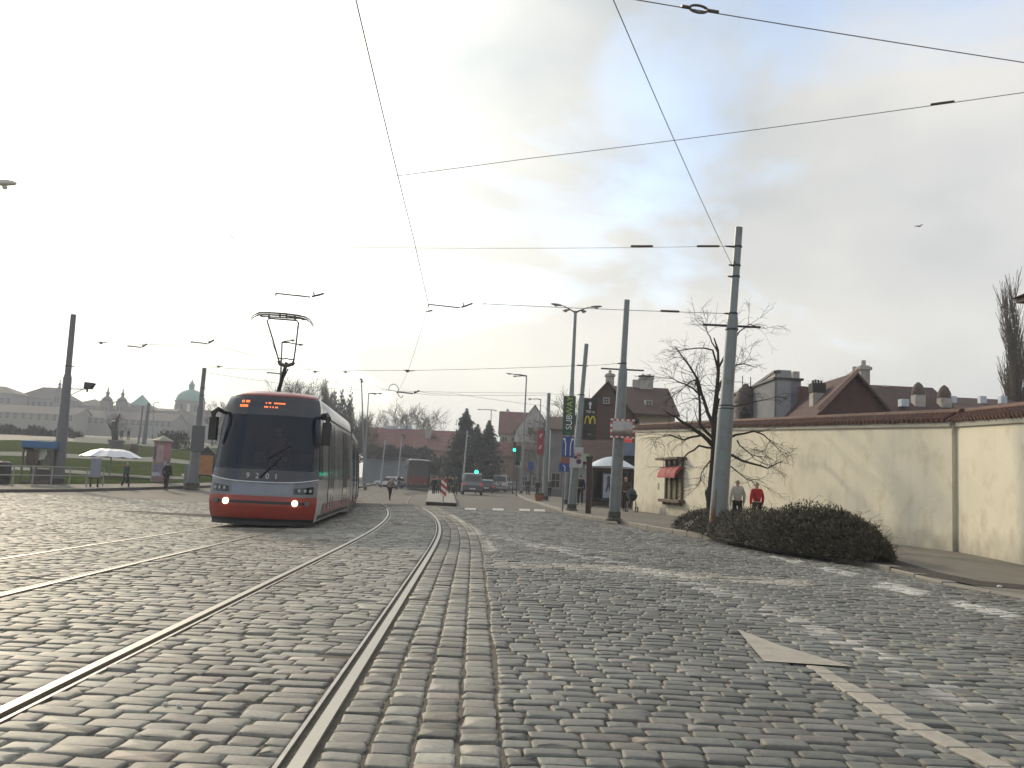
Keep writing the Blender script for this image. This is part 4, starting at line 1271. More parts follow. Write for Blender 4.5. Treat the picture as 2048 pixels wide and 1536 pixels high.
# ------------------------------------------------------------------ traffic island, beacon, traffic lights
M_isl = mat('island_concrete', (.19, .18, .155), rough=.8, var=.15)
isl = [GP(x, y) for x, y in ((852, 1010), (913, 1013), (903, 981), (857, 981))]
mb = MB()
pts = []
NN = 12
vs, fs = [], []
for i in range(NN + 1):
    f = i / NN
    a, b = isl[0].lerp(isl[3], f), isl[1].lerp(isl[2], f)
    w = .08
    vs += [GX(a.x, a.y, -.02), GX(a.x, a.y, .17), GX(b.x, b.y, .17), GX(b.x, b.y, -.02)]
for i in range(NN):
    for e in range(3): fs.append((i * 4 + e, i * 4 + e + 1, i * 4 + e + 5, i * 4 + e + 4))
fs += [(3, 2, 1, 0), (NN * 4, NN * 4 + 1, NN * 4 + 2, NN * 4 + 3)]
mb.add(vs, fs); struct(mb.build('traffic_island', M_isl, bevel=.03), 'pale concrete traffic island with a dark kerb face')
fr_ = MB(); a, b = isl[0], isl[1]
fr_.prism([GX(a.x, a.y, -.02) + Vector((0, -.09, 0)), GX(b.x, b.y, -.02) + Vector((0, -.09, 0)), GX(b.x, b.y, .15) + Vector((0, -.09, 0)), GX(a.x, a.y, .15) + Vector((0, -.09, 0))], (0, .085, 0))
struct(fr_.build('kerb', mat('dark_kerb', (.05, .047, .042), rough=.9)), 'dark kerb stones at the nose of the traffic island')
q = GP(886, 1006, .17)
t = thing('striped_beacon', 'red and white striped bollard panel on the nose of the traffic island', 'bollard', q)
H_ = PT(886, 957, q.y).z - q.z; Wd = 11 / F * q.y
MB().tube([q, q + Vector((0, .03, H_))], .03, 8).build('post', M_alu, t)
pan = MB()
nS = 6; wz_ = q.z + .25; hh = H_ - .25
for c_i, m_ in ((0, M_white), (1, M_red)):
    sm = MB()
    for k in range(nS):
        if k % 2 != c_i: continue
        z0 = wz_ + hh * k / nS; z1 = wz_ + hh * (k + 1) / nS; sl = .1
        cl = lambda z: min(max(z, wz_), wz_ + hh)
        sm.prism([(q.x - Wd / 2, q.y - .04, cl(z0 + sl)), (q.x + Wd / 2, q.y - .04, cl(z0 - sl)), (q.x + Wd / 2, q.y - .04, cl(z1 - sl)), (q.x - Wd / 2, q.y - .04, cl(z1 + sl))], (0, .03, 0))
    sm.build('red_stripe' if c_i else 'white_stripe', m_, t)
def traffic_light(px, py, d, label, side=0):
    c = PT(px, py, d); b = GX(c.x - .0, d)
    t = thing('traffic_light', label, 'traffic light', b, 'traffic lights showing green')
    MB().tube([b, Vector((b.x, b.y + .12, c.z + .2))], .06, 8).build('signal_pole', M_dk, t)
    MB().obox(c + Vector((0, 0, .38)), .42, .22, 1.15).build('signal_housing', M_blk, t, bevel=.04)
    for k, (m_, r_) in enumerate(((mat('green_signal', (.02, .5, .3), emit=(.05, 1, .6), estr=2.6), .2), (mat('amber_off', (.06, .04, .01)), .14), (mat('red_off', (.08, .01, .01)), .14))):
        mb = MB(); disc(mb, Matrix.Translation(c + Vector((0, -.115, k * .38))), r_, .02); mb.build('lens', m_, t)
traffic_light(953, 944, 90, 'traffic light showing green left of the pale van')
traffic_light(1029, 900, 105, 'high traffic light showing green in front of the beige house')
# ------------------------------------------------------------------ people
def skin_mesh(V, E, root=0, levels=1):
    """V: list of (co, radius); E: edges. Skin + subdivision evaluated to a mesh"""
    me = bpy.data.meshes.new('figure')
    bm = bmesh.new()
    ly = bm.verts.layers.skin.verify()
    vs = []
    for i, (c, r) in enumerate(V):
        v = bm.verts.new(c); v[ly].radius = r if isinstance(r, tuple) else (r, r)
        v[ly].use_root = (i == root); vs.append(v)
    for a, b in E: bm.edges.new((vs[a], vs[b]))
    bm.to_mesh(me); bm.free()
    ob = bpy.data.objects.new('figure', me); COL.objects.link(ob)
    ob.modifiers.new('s', 'SKIN').use_smooth_shade = True
    if levels: ob.modifiers.new('d', 'SUBSURF').levels = levels
    dg = bpy.context.evaluated_depsgraph_get()
    m2 = bpy.data.meshes.new_from_object(ob.evaluated_get(dg))
    bpy.data.objects.remove(ob); bpy.data.meshes.remove(me)
    return m2
M_skin = mat('skin', (.42, .25, .18), rough=.6, var=.06)
def cloth(n, c): return mat('cloth_' + n, c, rough=.9, var=.18, scale=7, bump=.4, bscale=14)
def person(base, H, yaw, label, top, legs, hair, stride=0.0, coat=False, bent=0.0, arms=0.2, bag=None, skirt=False, sit=False, cap=None):
    """one continuous body; jacket, trousers, shoes and hair are its children. Faces -Y at yaw 0"""
    k = H / 1.75
    t = thing('person', label, 'person', base)
    s = stride
    J = dict(pel=(0, 0, .95), chest=(0, -.01 - bent * .3, 1.26), neck=(0, -.01 - bent * .6, 1.46), head0=(0, -.015 - bent * .75, 1.53), head1=(0, -.03 - bent * .85, 1.62), head2=(0, -.02 - bent * .9, 1.70))
    for sg, n in ((-1, 'l'), (1, 'r')):
        f = sg * s
        J['hip' + n] = (sg * .09, 0, .90)
        if sit:
            J['knee' + n] = (sg * .11, -.42, .88); J['ank' + n] = (sg * .11, -.44, .5); J['toe' + n] = (sg * .11, -.58, .45)
        else:
            J['knee' + n] = (sg * .095, -f * .22 - .015, .50); J['ank' + n] = (sg * .09, -f * .42 + .01, .09 + abs(min(f, 0)) * .12); J['toe' + n] = (sg * .1, -f * .42 - .13, .035)
        J['sh' + n] = (sg * .17, -.01 - bent * .5, 1.41)
        J['el' + n] = (sg * (.21 + arms * .12), f * .18 + .03 - bent * .3, 1.13)
        J['wr' + n] = (sg * (.22 + arms * .1), f * .34 - .05 - bent * .4 - (.22 if sit else 0), .89 + (.08 if sit else 0))
        J['pa' + n] = (sg * (.222 + arms * .1), J['wr' + n][1] - .02, J['wr' + n][2] - .075)
    def mk(names, rad, edges, extra=(), ex_e=(), levels=1):
        V = [(J[n] if isinstance(n, str) else n, r) for n, r in zip(names, rad)]
        m = skin_mesh(V, edges, 0, levels)
        M = Matrix.Rotation(yaw, 4, 'Z') @ Matrix.Scale(k, 4)
        m.transform(M); return m
    def link(m, name, ma, parent=t):
        m.name = name; m.materials.clear(); m.materials.append(ma)
        for p in m.polygons: p.use_smooth = True; p.material_index = 0
        o = bpy.data.objects.new(name, m); COL.objects.link(o); o.parent = parent; return o
    names = ['pel', 'chest', 'neck', 'head0', 'head1', 'head2']
    rad = [(.13, .1), (.14, .1), (.055, .055), (.062, .068), (.078, .092), (.055, .065)]
    edges = [(0, 1), (1, 2), (2, 3), (3, 4), (4, 5)]
    idx = {n: i for i, n in enumerate(names)}
    def addj(n, r, par):
        idx[n if isinstance(n, str) else str(n)] = len(names); names.append(n); rad.append(r); edges.append((idx[par if isinstance(par, str) else str(par)], len(names) - 1))
    for n in 'lr':
        sg = -1 if n == 'l' else 1
        addj('hip' + n, .085, 'pel'); addj('knee' + n, .055, 'hip' + n); addj('ank' + n, .036, 'knee' + n); addj('toe' + n, .03, 'ank' + n)
        addj('sh' + n, .055, 'chest'); addj('el' + n, .04, 'sh' + n); addj('wr' + n, .025, 'el' + n); addj('pa' + n, (.016, .034), 'wr' + n)
        p = J['pa' + n]
        for q, (dy, L) in enumerate(((-.03, .07), (-.01, .08), (.01, .075), (.028, .06))):
            a = (p[0] - sg * .005, p[1] + dy, p[2] - .03); b = (a[0] - sg * .02, a[1], a[2] - L)
            addj(a, .009, 'pa' + n); addj(b, .007, a)
        th = (p[0] - sg * .01, p[1] - .05, p[2] + .01); addj(th, .01, 'pa' + n)
    nose = (J['head1'][0], J['head1'][1] - .105, J['head1'][2] - .005)
    body = link(mk(names, rad, edges), 'body', M_skin)
    # torso garment
    tn = ['pel', 'chest', 'neck']; tr_ = [(.165, .13) if coat else (.15, .12), (.185, .13), (.085, .08)]
    te = [(0, 1), (1, 2)]
    ti = {'pel': 0, 'chest': 1}
    for n in 'lr':
        b = len(tn); tn += ['sh' + n, 'el' + n, 'wr' + n]; tr_ += [.078, .06, .045]; te += [(1, b), (b, b + 1), (b + 1, b + 2)]
    if coat or skirt:
        tn.append((0, 0, .72)); tr_.append((.19, .15)); te.append((0, len(tn) - 1))
        tn.append((0, 0, .5 if coat else .6)); tr_.append((.2, .17)); te.append((len(tn) - 2, len(tn) - 1))
    link(mk(tn, tr_, te), 'jacket' if not coat else 'coat', top)
    ln = ['pel']; lr = [(.14, .11)]; le = []
    for n in 'lr':
        b = len(ln); ln += ['hip' + n, 'knee' + n, 'ank' + n]; lr += [.1, .07, .055]; le += [(0, b), (b, b + 1), (b + 1, b + 2)]
    link(mk(ln, lr, le), 'trousers', legs)
    for n in 'lr':
        a, b = Vector(J['ank' + n]), Vector(J['toe' + n])
        link(mk([tuple(a + Vector((0, .03, -.035))), tuple(b)], [(.045, .04), (.042, .03)], [(0, 1)]), 'shoe', MATS['black_plastic'])
    # hair, nose, ears
    h = J['head1']
    hm = mk([(h[0], h[1] + .03, h[2] - .03), (h[0], h[1] + .022, h[2] + .03), (h[0], h[1] + .01, h[2] + .075)], [(.066, .06), (.078, .08), (.05, .06)], [(0, 1), (1, 2)])
    link(hm, 'cap' if cap else 'hair', hair)
    link(mk([(h[0], h[1] - .085, h[2] + .01), nose], [.012, .016], [(0, 1)], levels=0), 'nose', M_skin, body)
    for sg in (-1, 1):
        link(mk([(h[0] + sg * .08, h[1] + .005, h[2] - .015), (h[0] + sg * .086, h[1] + .01, h[2] + .02)], [.012, .014], [(0, 1)], levels=0), 'ear', M_skin, body)
        link(mk([(h[0] + sg * .03, h[1] - .088, h[2] + .012), (h[0] + sg * .036, h[1] - .087, h[2] + .012)], [.008, .008], [(0, 1)], levels=0), 'eye', MATS['black_plastic'], body)
    link(mk([(h[0] - .022, h[1] - .088, h[2] - .055), (h[0] + .022, h[1] - .088, h[2] - .055)], [.007, .007], [(0, 1)], levels=0), 'mouth', mat('lips', (.28, .1, .09), rough=.6), body)
    if bag:
        M = Matrix.Translation(base) @ Matrix.Rotation(yaw, 4, 'Z') @ Matrix.Scale(k, 4)
        bc = Vector(J['pa' + bag[0]]) + Vector((0, 0, -.3))
        bt = thing('bag', bag[2], 'bag', M @ bc)
        b_ = MB(M); b_.obox(bc, .12, .34, .3); b_.build('bag_body', bag[1], bt, bevel=.03)
        b_ = MB(M); b_.tube([bc + Vector((0, -.12, .14)), bc + Vector((0, -.04, .29)), bc + Vector((0, .04, .29)), bc + Vector((0, .12, .14))], .012, 6); b_.build('handle', bag[1], bt)
    return t
c_dark = cloth('black', (.014, .014, .016)); c_grey = cloth('grey', (.16, .15, .145)); c_blue = cloth('denim', (.03, .045, .08)); c_white = cloth('offwhite', (.42, .40, .36))
c_red = cloth('red', (.42, .012, .02)); c_beige = cloth('beige', (.19, .16, .13)); c_teal = cloth('slate', (.06, .075, .08)); c_brown = cloth('brown', (.07, .045, .03))
h_dark = cloth('dark_hair', (.02, .015, .012)); h_fair = cloth('fair_hair', (.35, .27, .15)); h_grey = cloth('grey_hair', (.3, .29, .27)); h_brown = cloth('brown_hair', (.07, .045, .03))
def P_at(fx, fy, hy, ground=.1, d=None, hmin=1.5, hmax=1.86):
    """person standing at pixel (fx,fy), head top at hy; returns base, height"""
    b = GP(fx, fy, ground) if d is None else None
    if d is not None:
        q = PT(fx, fy, d); b = GX(q.x, d, ground)
    H = PT(fx, hy, b.y).z - b.z
    return b, min(hmax, max(hmin, H))
b, H = P_at(250, 977, 924, 0); person(b, H, R(60), 'fair-haired woman walking right in a slate coat with a dark bag, by the left railing', c_teal, c_dark, h_fair, .6, coat=True, bag=('r', c_dark, 'dark handbag carried by the fair-haired woman'))
b, H = P_at(331, 981, 921, 0); person(b, H, R(170), 'dark-clothed person standing before the advertising pillar', c_dark, c_dark, h_dark, .15, coat=True)
b, H = P_at(779, 1001, 953, 0); person(b, H, R(150), 'stooped person in a beige jacket and cap crossing behind the near tracks', c_beige, c_dark, cloth('cap_grey', (.12, .11, .1)), .35, bent=.12, cap=True)
b, H = P_at(797, 980, 943, 0); person(b, H, R(-70), 'dark-clothed person striding across the tracks behind the one in beige', c_dark, c_blue, h_dark, .85)
b, H = P_at(700, 968, 938, .1, 92); person(b, H, R(10), 'dark-clothed walker right beside the rear of the red tram, nearer one', c_dark, c_dark, h_dark, .3)
b, H = P_at(711, 966, 940, .1, 97); person(b, H, R(200), 'brown-jacketed walker a step right of the one beside the rear of the red tram', c_brown, c_dark, h_brown, .4)
b, H = P_at(1055, 987, 957, SW, d=88); person(b, H, R(180), 'dark-clothed walker on the right pavement next to the two-headed lamp', c_dark, c_dark, h_dark, .4)
b, H = P_at(1075, 988, 960, SW, d=80); person(b, H, R(190), 'walker in dark coat right behind the planter', c_dark, c_dark, h_brown, .2, coat=True)
b, H = P_at(1098, 993, 957, SW, d=72); person(b, H, R(175), 'walker in dark slate jacket right of the planter pole', c_teal, c_dark, h_dark, .45)
b, H = P_at(1160, 1004, 949, SW, d=52); person(b, H, R(185), 'person in black half hidden behind the leaning pole', c_dark, c_dark, h_dark, .3)
b, H = P_at(1474, 1040, 957, SW, d=28.5); person(b, H, R(178), 'person in an off-white jacket walking away behind the shrubs', c_white, c_dark, h_grey, .3, arms=.35)
b, H = P_at(1513, 1042, 966, SW, d=28.8); person(b, H, R(182), 'person in a red jacket walking away behind the shrubs', c_red, c_dark, h_fair, .35, arms=.3)
bP, H = P_at(1250, 1023, 952, SW); pm = person(bP, H, R(-15), 'person in brown standing at the far corner of the cream wall with a pram', c_brown, c_dark, h_brown, .1, arms=.1)
# pram
pb = bP + Vector((.25, -.35, 0))
t = thing('pram', 'dark pram pushed by the person at the corner of the cream wall', 'pram', pb)
mb = MB(); vs = []; fs = []
for i, (x, w) in enumerate(((-.4, .16), (-.25, .22), (.15, .24), (.4, .18))):
    for j in range(7):
        a = math.pi * j / 6; vs.append(pb + Vector((w * math.cos(a) * 1.1, x, .82 - .32 * math.sin(a))))
for i in range(3):
    for j in range(6): q = i * 7 + j; fs.append((q, q + 1, q + 8, q + 7))
fs += [tuple(range(7)), tuple(21 + j for j in range(6, -1, -1))]
mb.add(vs, fs).build('basket', c_dark, t, smooth=True)
mb = MB()
for j in range(7):
    pass
mb.lathe(pb + Vector((0, .25, .8)), [(.26, 0), (.25, .12), (.18, .24), (.02, .3)], 14).build('hood', c_teal, t, smooth=True)
fr = MB(); fr.tube([pb + Vector((-.18, .5, .98)), pb + Vector((-.2, .1, .5)), pb + Vector((-.22, -.35, .14))], .015, 6).tube([pb + Vector((.18, .5, .98)), pb + Vector((.2, .1, .5)), pb + Vector((.22, -.35, .14))], .015, 6).tube([pb + Vector((-.18, .5, .98)), pb + Vector((.18, .5, .98))], .02, 6)
fr.tube([pb + Vector((-.2, .1, .5)), pb + Vector((-.22, .35, .14))], .015, 6).tube([pb + Vector((.2, .1, .5)), pb + Vector((.22, .35, .14))], .015, 6)
fr.build('frame', M_dk, t)
for x in (-.24, .24):
    for y_ in (-.35, .35):
        w = MB(); w.tube([pb + Vector((x - .02, y_, .13)), pb + Vector((x + .02, y_, .13))], .13, 16); w.build('wheel', M_blk, t)
        w = MB(); w.tube([pb + Vector((x - .025, y_, .13)), pb + Vector((x + .025, y_, .13))], .06, 12); w.build('hub', M_alu, t)
# waiting crowd on the platform beside the older tram
cr = [(868, 945), (876, 943), (884, 941), (892, 944), (899, 942), (906, 941), (912, 944), (872, 946), (903, 946)]
looks = ['in a black coat', 'in a slate jacket', 'in a brown coat', 'in a dark jacket and jeans', 'in a black jacket, brown hair', 'in a long black coat', 'in a slate coat', 'in dark brown, bent a little', 'in grey trousers']
for i, ((x, hy), lk) in enumerate(zip(cr, looks)):
    dd_ = 78 + (i % 3) * 4
    q = PT(x, 965, dd_)
    person(GX(q.x, dd_, .0), 1.62 + .03 * (i % 5), R(160 + 37 * i), 'person ' + lk + ', ' + ('first', 'second', 'third', 'fourth', 'fifth', 'sixth', 'seventh', 'eighth', 'ninth')[sorted(range(9), key=lambda z: cr[z][0]).index(i)] + ' from the older tram in the waiting crowd', (c_dark, c_teal, c_brown, c_dark, c_dark, c_dark, c_teal, c_brown, c_dark)[i], (c_dark, c_dark, c_dark, c_blue, c_dark, c_dark, c_dark, c_dark, c_grey)[i], (h_dark, h_brown, h_dark)[i % 3], .15, coat=i in (0, 2, 5, 6))
for x, l in ((232, 'left'), (241, 'middle'), (255, 'right')):
    q = PT(x, 890, 128); person(GX(q.x, 128, .16), 1.7, R(170 + x), 'distant walker on the upper gravel walk, the ' + l + ' one of three', c_dark, c_dark, h_dark, .3)

# ------------------------------------------------------------------ trams
M_tred = mat('tram_red', (.27, .032, .022), rough=.35, var=.1, coat=.4, dirt=((.16, .03, .02), .5, 1.5))
M_tgrey = mat('tram_grey', (.19, .205, .245), rough=.35, var=.08, coat=.3)
M_tlight = mat('tram_light_grey', (.40, .39, .37), rough=.35, var=.08, coat=.4, dirt=((.22, .2, .18), .4, 1.5))
M_tdark = mat('tram_dark', (.022, .022, .024), rough=.5, var=.2)
M_glass = mat('dark_tram_glass', (.012, .015, .022), rough=.08, var=.05, spec=.8)
M_side = mat('tram_side_glass', (.33, .31, .29), rough=.2, metal=.6, var=.05, spec=1.0, coat=1.0)
def windscreen():
    m = bpy.data.materials.new('windscreen'); m.use_nodes = True
    t = m.node_tree; b = t.nodes['Principled BSDF']
    b.inputs['Base Color'].default_value = (.010, .016, .032, 1); b.inputs['Roughness'].default_value = .06
    b.inputs['Specular IOR Level'].default_value = .45; b.inputs['Alpha'].default_value = .72
    return m
M_ws = windscreen()
M_chrome = mat('pale_trim', (.45, .47, .5), rough=.25, metal=.6)
M_led = mat('led_orange', (.5, .12, .03), emit=(1, .22, .06), estr=1.6)
M_head = mat('headlight_lit', (1, .95, .8), emit=(1, .92, .62), estr=3)
M_int = mat('cab_interior', (.03, .03, .035), rough=.8, var=.2)

def tbl(T):
    zs = [a for a, _ in T]; vs = [b for _, b in T]
    return lambda z: float(np.interp(z, zs, vs))
HS = 3.06
wF = tbl([(.16, 1.17), (.35, 1.21), (.55, 1.23), (1.05, 1.23), (1.7, 1.185), (2.5, 1.13), (2.72, 1.11), (2.86, 1.08), (2.97, 1.02), (3.06, .90)])
fF = tbl([(.16, .12), (.3, .04), (.5, 0), (.75, .02), (1.0, .08), (1.4, .19), (2.0, .32), (2.5, .44), (2.72, .50), (2.86, .56), (2.97, .64), (3.06, .90)])
CC = .42
def front(k, z, off=0.0):
    def P(k, z):
        w = wF(z); return Vector((w * k, fF(z) + CC * abs(k) ** 3.2, z))
    p = P(k, z)
    if off:
        e = .01
        a = P(min(1, k + e), z) - P(max(-1, k - e), z); b = P(k, z + e) - P(k, z - e)
        n = a.cross(b)
        if n.length > 1e-9: p = p + n.normalized() * off
    return p
def side(sg, y, z, off=0.0):
    w = wF(z); b = Vector((0, 0, .02)) + Vector((wF(z + .01) - wF(z - .01), 0, 0))
    return Vector((sg * (w + off), y, z))
def fpatch(k0, k1, z0, z1, off, nk=24, nz=10):
    """front patch; k0,k1,z0,z1 may be functions of the other parameter"""
    vs, fs = [], []
    for j in range(nz + 1):
        for i in range(nk + 1):
            u, v = i / nk, j / nz
            a = k0 if not callable(k0) else k0(v); b = k1 if not callable(k1) else k1(v)
            k = a + (b - a) * u
            c = z0 if not callable(z0) else z0(k); d = z1 if not callable(z1) else z1(k)
            z = c + (d - c) * v
            vs.append(front(k, z, off))
    for j in range(nz):
        for i in range(nk): q = j * (nk + 1) + i; fs.append((q, q + 1, q + nk + 2, q + nk + 1))
    return vs, fs
def spatch(sg, y0, y1, z0, z1, off, ny=6, nz=6):
    vs, fs = [], []
    for j in range(nz + 1):
        for i in range(ny + 1):
            vs.append(side(sg, y0 + (y1 - y0) * i / ny, z0 + (z1 - z0) * j / nz, off))
    for j in range(nz):
        for i in range(ny): q = j * (ny + 1) + i; fs.append((q, q + 1, q + ny + 2, q + ny + 1))
    return vs, fs
def yfront(z): return fF(z) + CC
ZL = [.16, .3, .42, .55, .75, 1.0, 1.25, 1.5, 1.8, 2.1, 2.4, 2.6, 2.72, 2.82, 2.9, 2.98, 3.06]
def module_shell(mb, L, nose):
    """outer skin of one car section; nose: True = shaped front at y=0"""
    NK = 24
    rows = []
    for z in ZL:
        row_ = [Vector((-wF(z), L, z))]
        if nose:
            y0 = yfront(z)
            row_ += [Vector((-wF(z), y0 + (L - y0) * .5, z))]
            row_ += [front(-1 + 2 * i / NK, z) for i in range(NK + 1)]
            row_ += [Vector((wF(z), y0 + (L - y0) * .5, z))]
        else:
            row_ += [Vector((-wF(z), 0, z)), Vector((wF(z), 0, z))]
        row_.append(Vector((wF(z), L, z)))
        rows.append(row_)
    m = len(rows[0]); vs = [p for r in rows for p in r]; fs = []
    for j in range(len(ZL) - 1):
        for i in range(m - 1):
            if nose:
                fi = i - 2
                kk = -1 + 2 * (fi + .5) / NK
                if 0 <= fi < NK and abs(kk) < .9 and 1.2 < (ZL[j] + ZL[j + 1]) / 2 < 2.6: continue     # windscreen opening
            q = j * m + i; fs.append((q, q + 1, q + m + 1, q + m))
    top = [(len(ZL) - 1) * m + i for i in range(m)]
    fs.append(tuple(top)); fs.append(tuple(range(m - 1, -1, -1)))
    fs.append(tuple([j * m for j in range(len(ZL))] + [j * m + m - 1 for j in range(len(ZL) - 1, -1, -1)]))
    mb.add(vs, fs)

# placement along the far track
def trackpt(y): return Vector((RX(y) + TR2 - GA / 2 + TSH, y, 0))
TSH = .18
y0t = 19.6
def heading(y0, L):
    a, b = trackpt(y0), trackpt(y0 + L); return math.atan2(-(b.x - a.x), b.y - a.y), a
tb0 = trackpt(y0t); zT = G(tb0.x, tb0.y + 2)
tram = thing('red_tram', 'modern red and grey tram with lit headlights and raised pantograph coming along the far track', 'tram', Vector((tb0.x, tb0.y, zT)))
yy = y0t
mods = []
for i, L in enumerate((9.6, 10.2, 9.2)):
    hd, a = heading(yy, L)
    zG = G(a.x, a.y + 3)
    mods.append((Matrix.Translation((a.x, a.y, zG)) @ Matrix.Rotation(hd, 4, 'Z'), L))
    yy += (L + .55) * math.cos(hd)
mods = [(T * Matrix.Identity(4) if 0 else T @ Matrix.Diagonal((.94, 1, 1, 1)), L) for T, L in mods]
T0 = mods[0][0]
sh = MB(T0); module_shell(sh, mods[0][1], True); sh.build('body', M_tlight, tram, smooth=True)
for T, L in mods[1:]:
    s_ = MB(T); module_shell(s_, L, False); s_.build('body', M_tlight, tram, smooth=True)
for i in (0, 1):
    T, L = mods[i]
    bl = MB(T)
    for q in range(5):
        y = L + .05 + q * .1
        bl.box(-1.12 + .03 * (q % 2), 1.12 - .03 * (q % 2), y, y + .1, .35, 2.75)
    bl.build('bellows', M_blk, tram)
fb = MB(T0)
fb.geo(fpatch(-1, 1, .23, .71, .012)); fb.build('bumper', M_tred, tram, smooth=True)
fb = MB(T0); fb.geo(fpatch(-1, 1, .08, .228, .004)); fb.build('skirt', M_tdark, tram, smooth=True)
fb = MB(T0); fb.geo(fpatch(-.86, .86, .545, .60, .02, 24, 2)); fb.build('bumper_slot', M_tdark, tram, smooth=True)
fb = MB(T0); fb.geo(fpatch(-.56, .56, .72, lambda k: .985 - .02 * k * k, .010)); fb.build('nose_panel', M_tgrey, tram, smooth=True)
fb = MB(T0)
for s0, s1 in ((-1, -.57), (.57, 1)):
    fb = MB(T0); fb.geo(fpatch(s0, s1, .72, lambda k: .985 + .06 * k * k, .008, 12)); fb.build('nose_side', mat('tram_mid_grey', (.17, .18, .2), rough=.35), tram, smooth=True)
for s_ in (-1, 1):
    c_ = MB(T0); a_, b_ = (.60, .93)
    k0, k1 = (a_, b_) if s_ > 0 else (-b_, -a_)
    c_.geo(fpatch(k0, k1, lambda k: .76 + .02 * abs(k), lambda k: .86 + .1 * abs(k) ** 2, .016, 10, 4))
    hl = c_.build('lamp_cluster', M_glass, tram, smooth=True)
    for kk in (.68, .78, .87):
        r_ = MB(T0 @ Matrix.Translation(front(s_ * kk, .85, .03)) @ Matrix.Rotation(s_ * .5, 4, 'Z')); disc(r_, Matrix.Identity(4), .035, .01, 14); r_.build('reflector', M_alu, hl)
    p_ = front(s_ * .63, .575, .03)
    l_ = MB(T0 @ Matrix.Translation(p_)); disc(l_, Matrix.Identity(4), .07, .03, 20); l_.build('headlight', M_head, tram)
    p_ = front(s_ * .83, .575, .03)
    l_ = MB(T0 @ Matrix.Translation(p_) @ Matrix.Rotation(s_ * .4, 4, 'Z')); disc(l_, Matrix.Identity(4), .06, .02, 16); l_.build('fog_light', mat('fog_glass', (.12, .12, .12), rough=.2), tram)
fb = MB(T0)
zc = lambda k: 1.0 + .10 * abs(k) ** 3
fb.tube([front(-1 + 2 * i / 30, zc(-1 + 2 * i / 30), .014) for i in range(31)], .022, 6).build('trim_strip', M_chrome, tram, smooth=True)
fb = MB(T0); fb.geo(fpatch(-1, 1, lambda k: zc(k) + .02, 1.28, .012)); fb.build('lower_screen_band', M_glass, tram, smooth=True)
fb = MB(T0); fb.geo(fpatch(-.99, .99, 1.28, 2.5, .014, 24, 14)); fb.build('windscreen', M_ws, tram, smooth=True)
fb = MB(T0); fb.geo(fpatch(-1, 1, 2.5, 2.93, .012, 24, 8)); hdp = fb.build('destination_panel', M_glass, tram, smooth=True)
fb = MB(T0); fb.geo(fpatch(-1, 1, 2.935, 3.055, .02, 24, 4)); fb.build('roof_rim', M_tred, tram, smooth=True)
# led lettering: fragments of matrix text as the photo shows them
ld = MB(T0)
random.seed(11)
def ledrow(k0, k1, z, h, nn, p):
    for i in range(nn):
        if random.random() < p:
            a = k0 + (k1 - k0) * i / nn; b = a + (k1 - k0) / nn * .8
            q = [front(a, z, .022), front(b, z, .022), front(b, z + h, .022), front(a, z + h, .022)]
            ld.add(q, [(0, 1, 2, 3)])
ledrow(-.64, -.46, 2.76, .055, 6, .9); ledrow(-.66, -.48, 2.66, .055, 6, .9)
ledrow(-.12, .3, 2.75, .035, 14, .75); ledrow(-.14, .18, 2.66, .035, 11, .6)
ld.build('destination_lettering', M_led, hdp)
nm = MB(T0)
for ch, k in zip('9201', (-.27, -.10, .09, .25)):
    p_ = front(k, 1.13, .03)
    nm.geo(text_geo(ch, .17, .003), Matrix.Translation(p_) @ Matrix.Rotation(-.15, 4, 'X') @ FACE)
nm.build('fleet_number', mat('number_white', (.55, .55, .56), rough=.5), tram)
# wiper
MB(T0).tube([front(-.05, 1.1, .05), front(.12, 1.32, .05), front(.42, 1.72, .05)], .016, 6).tube([front(.06, 1.52, .05), front(.5, 1.86, .05)], .018, 6).build('wiper', M_blk, tram)
# cab
cab = MB(T0); cab.box(-1.05, 1.05, .75, 2.6, .95, 1.0); cab.box(-1.0, 1.0, 2.5, 2.56, 1.0, 2.7); cab.build('cab_floor', M_int, tram)
cab = MB(T0); cab.prism([(-1.0, .62, 1.0), (-1.0, 1.0, 1.0), (-1.0, 1.05, 1.36), (-1.0, .72, 1.3)], (2.0, 0, 0)); cab.build('dashboard', mat('dash', (.035, .045, .055), rough=.5), tram)
cab = MB(T0); cab.box(-.6, .85, 1.9, 1.96, 1.45, 1.7); cab.build('partition_strip', mat('red_partition', (.2, .02, .03), rough=.6), tram)
cab = MB(T0); cab.box(-.2, .35, 1.62, 1.76, 1.0, 1.95); cab.build('driver_seat', M_blk, tram, bevel=.04)
drv = person(T0 @ Vector((.08, 1.45, .62)), 1.72, mods[0][0].to_euler().z, 'driver in a dark red jersey seated in the cab of the red tram', cloth('maroon', (.16, .02, .03)), c_dark, h_brown, 0, sit=True)
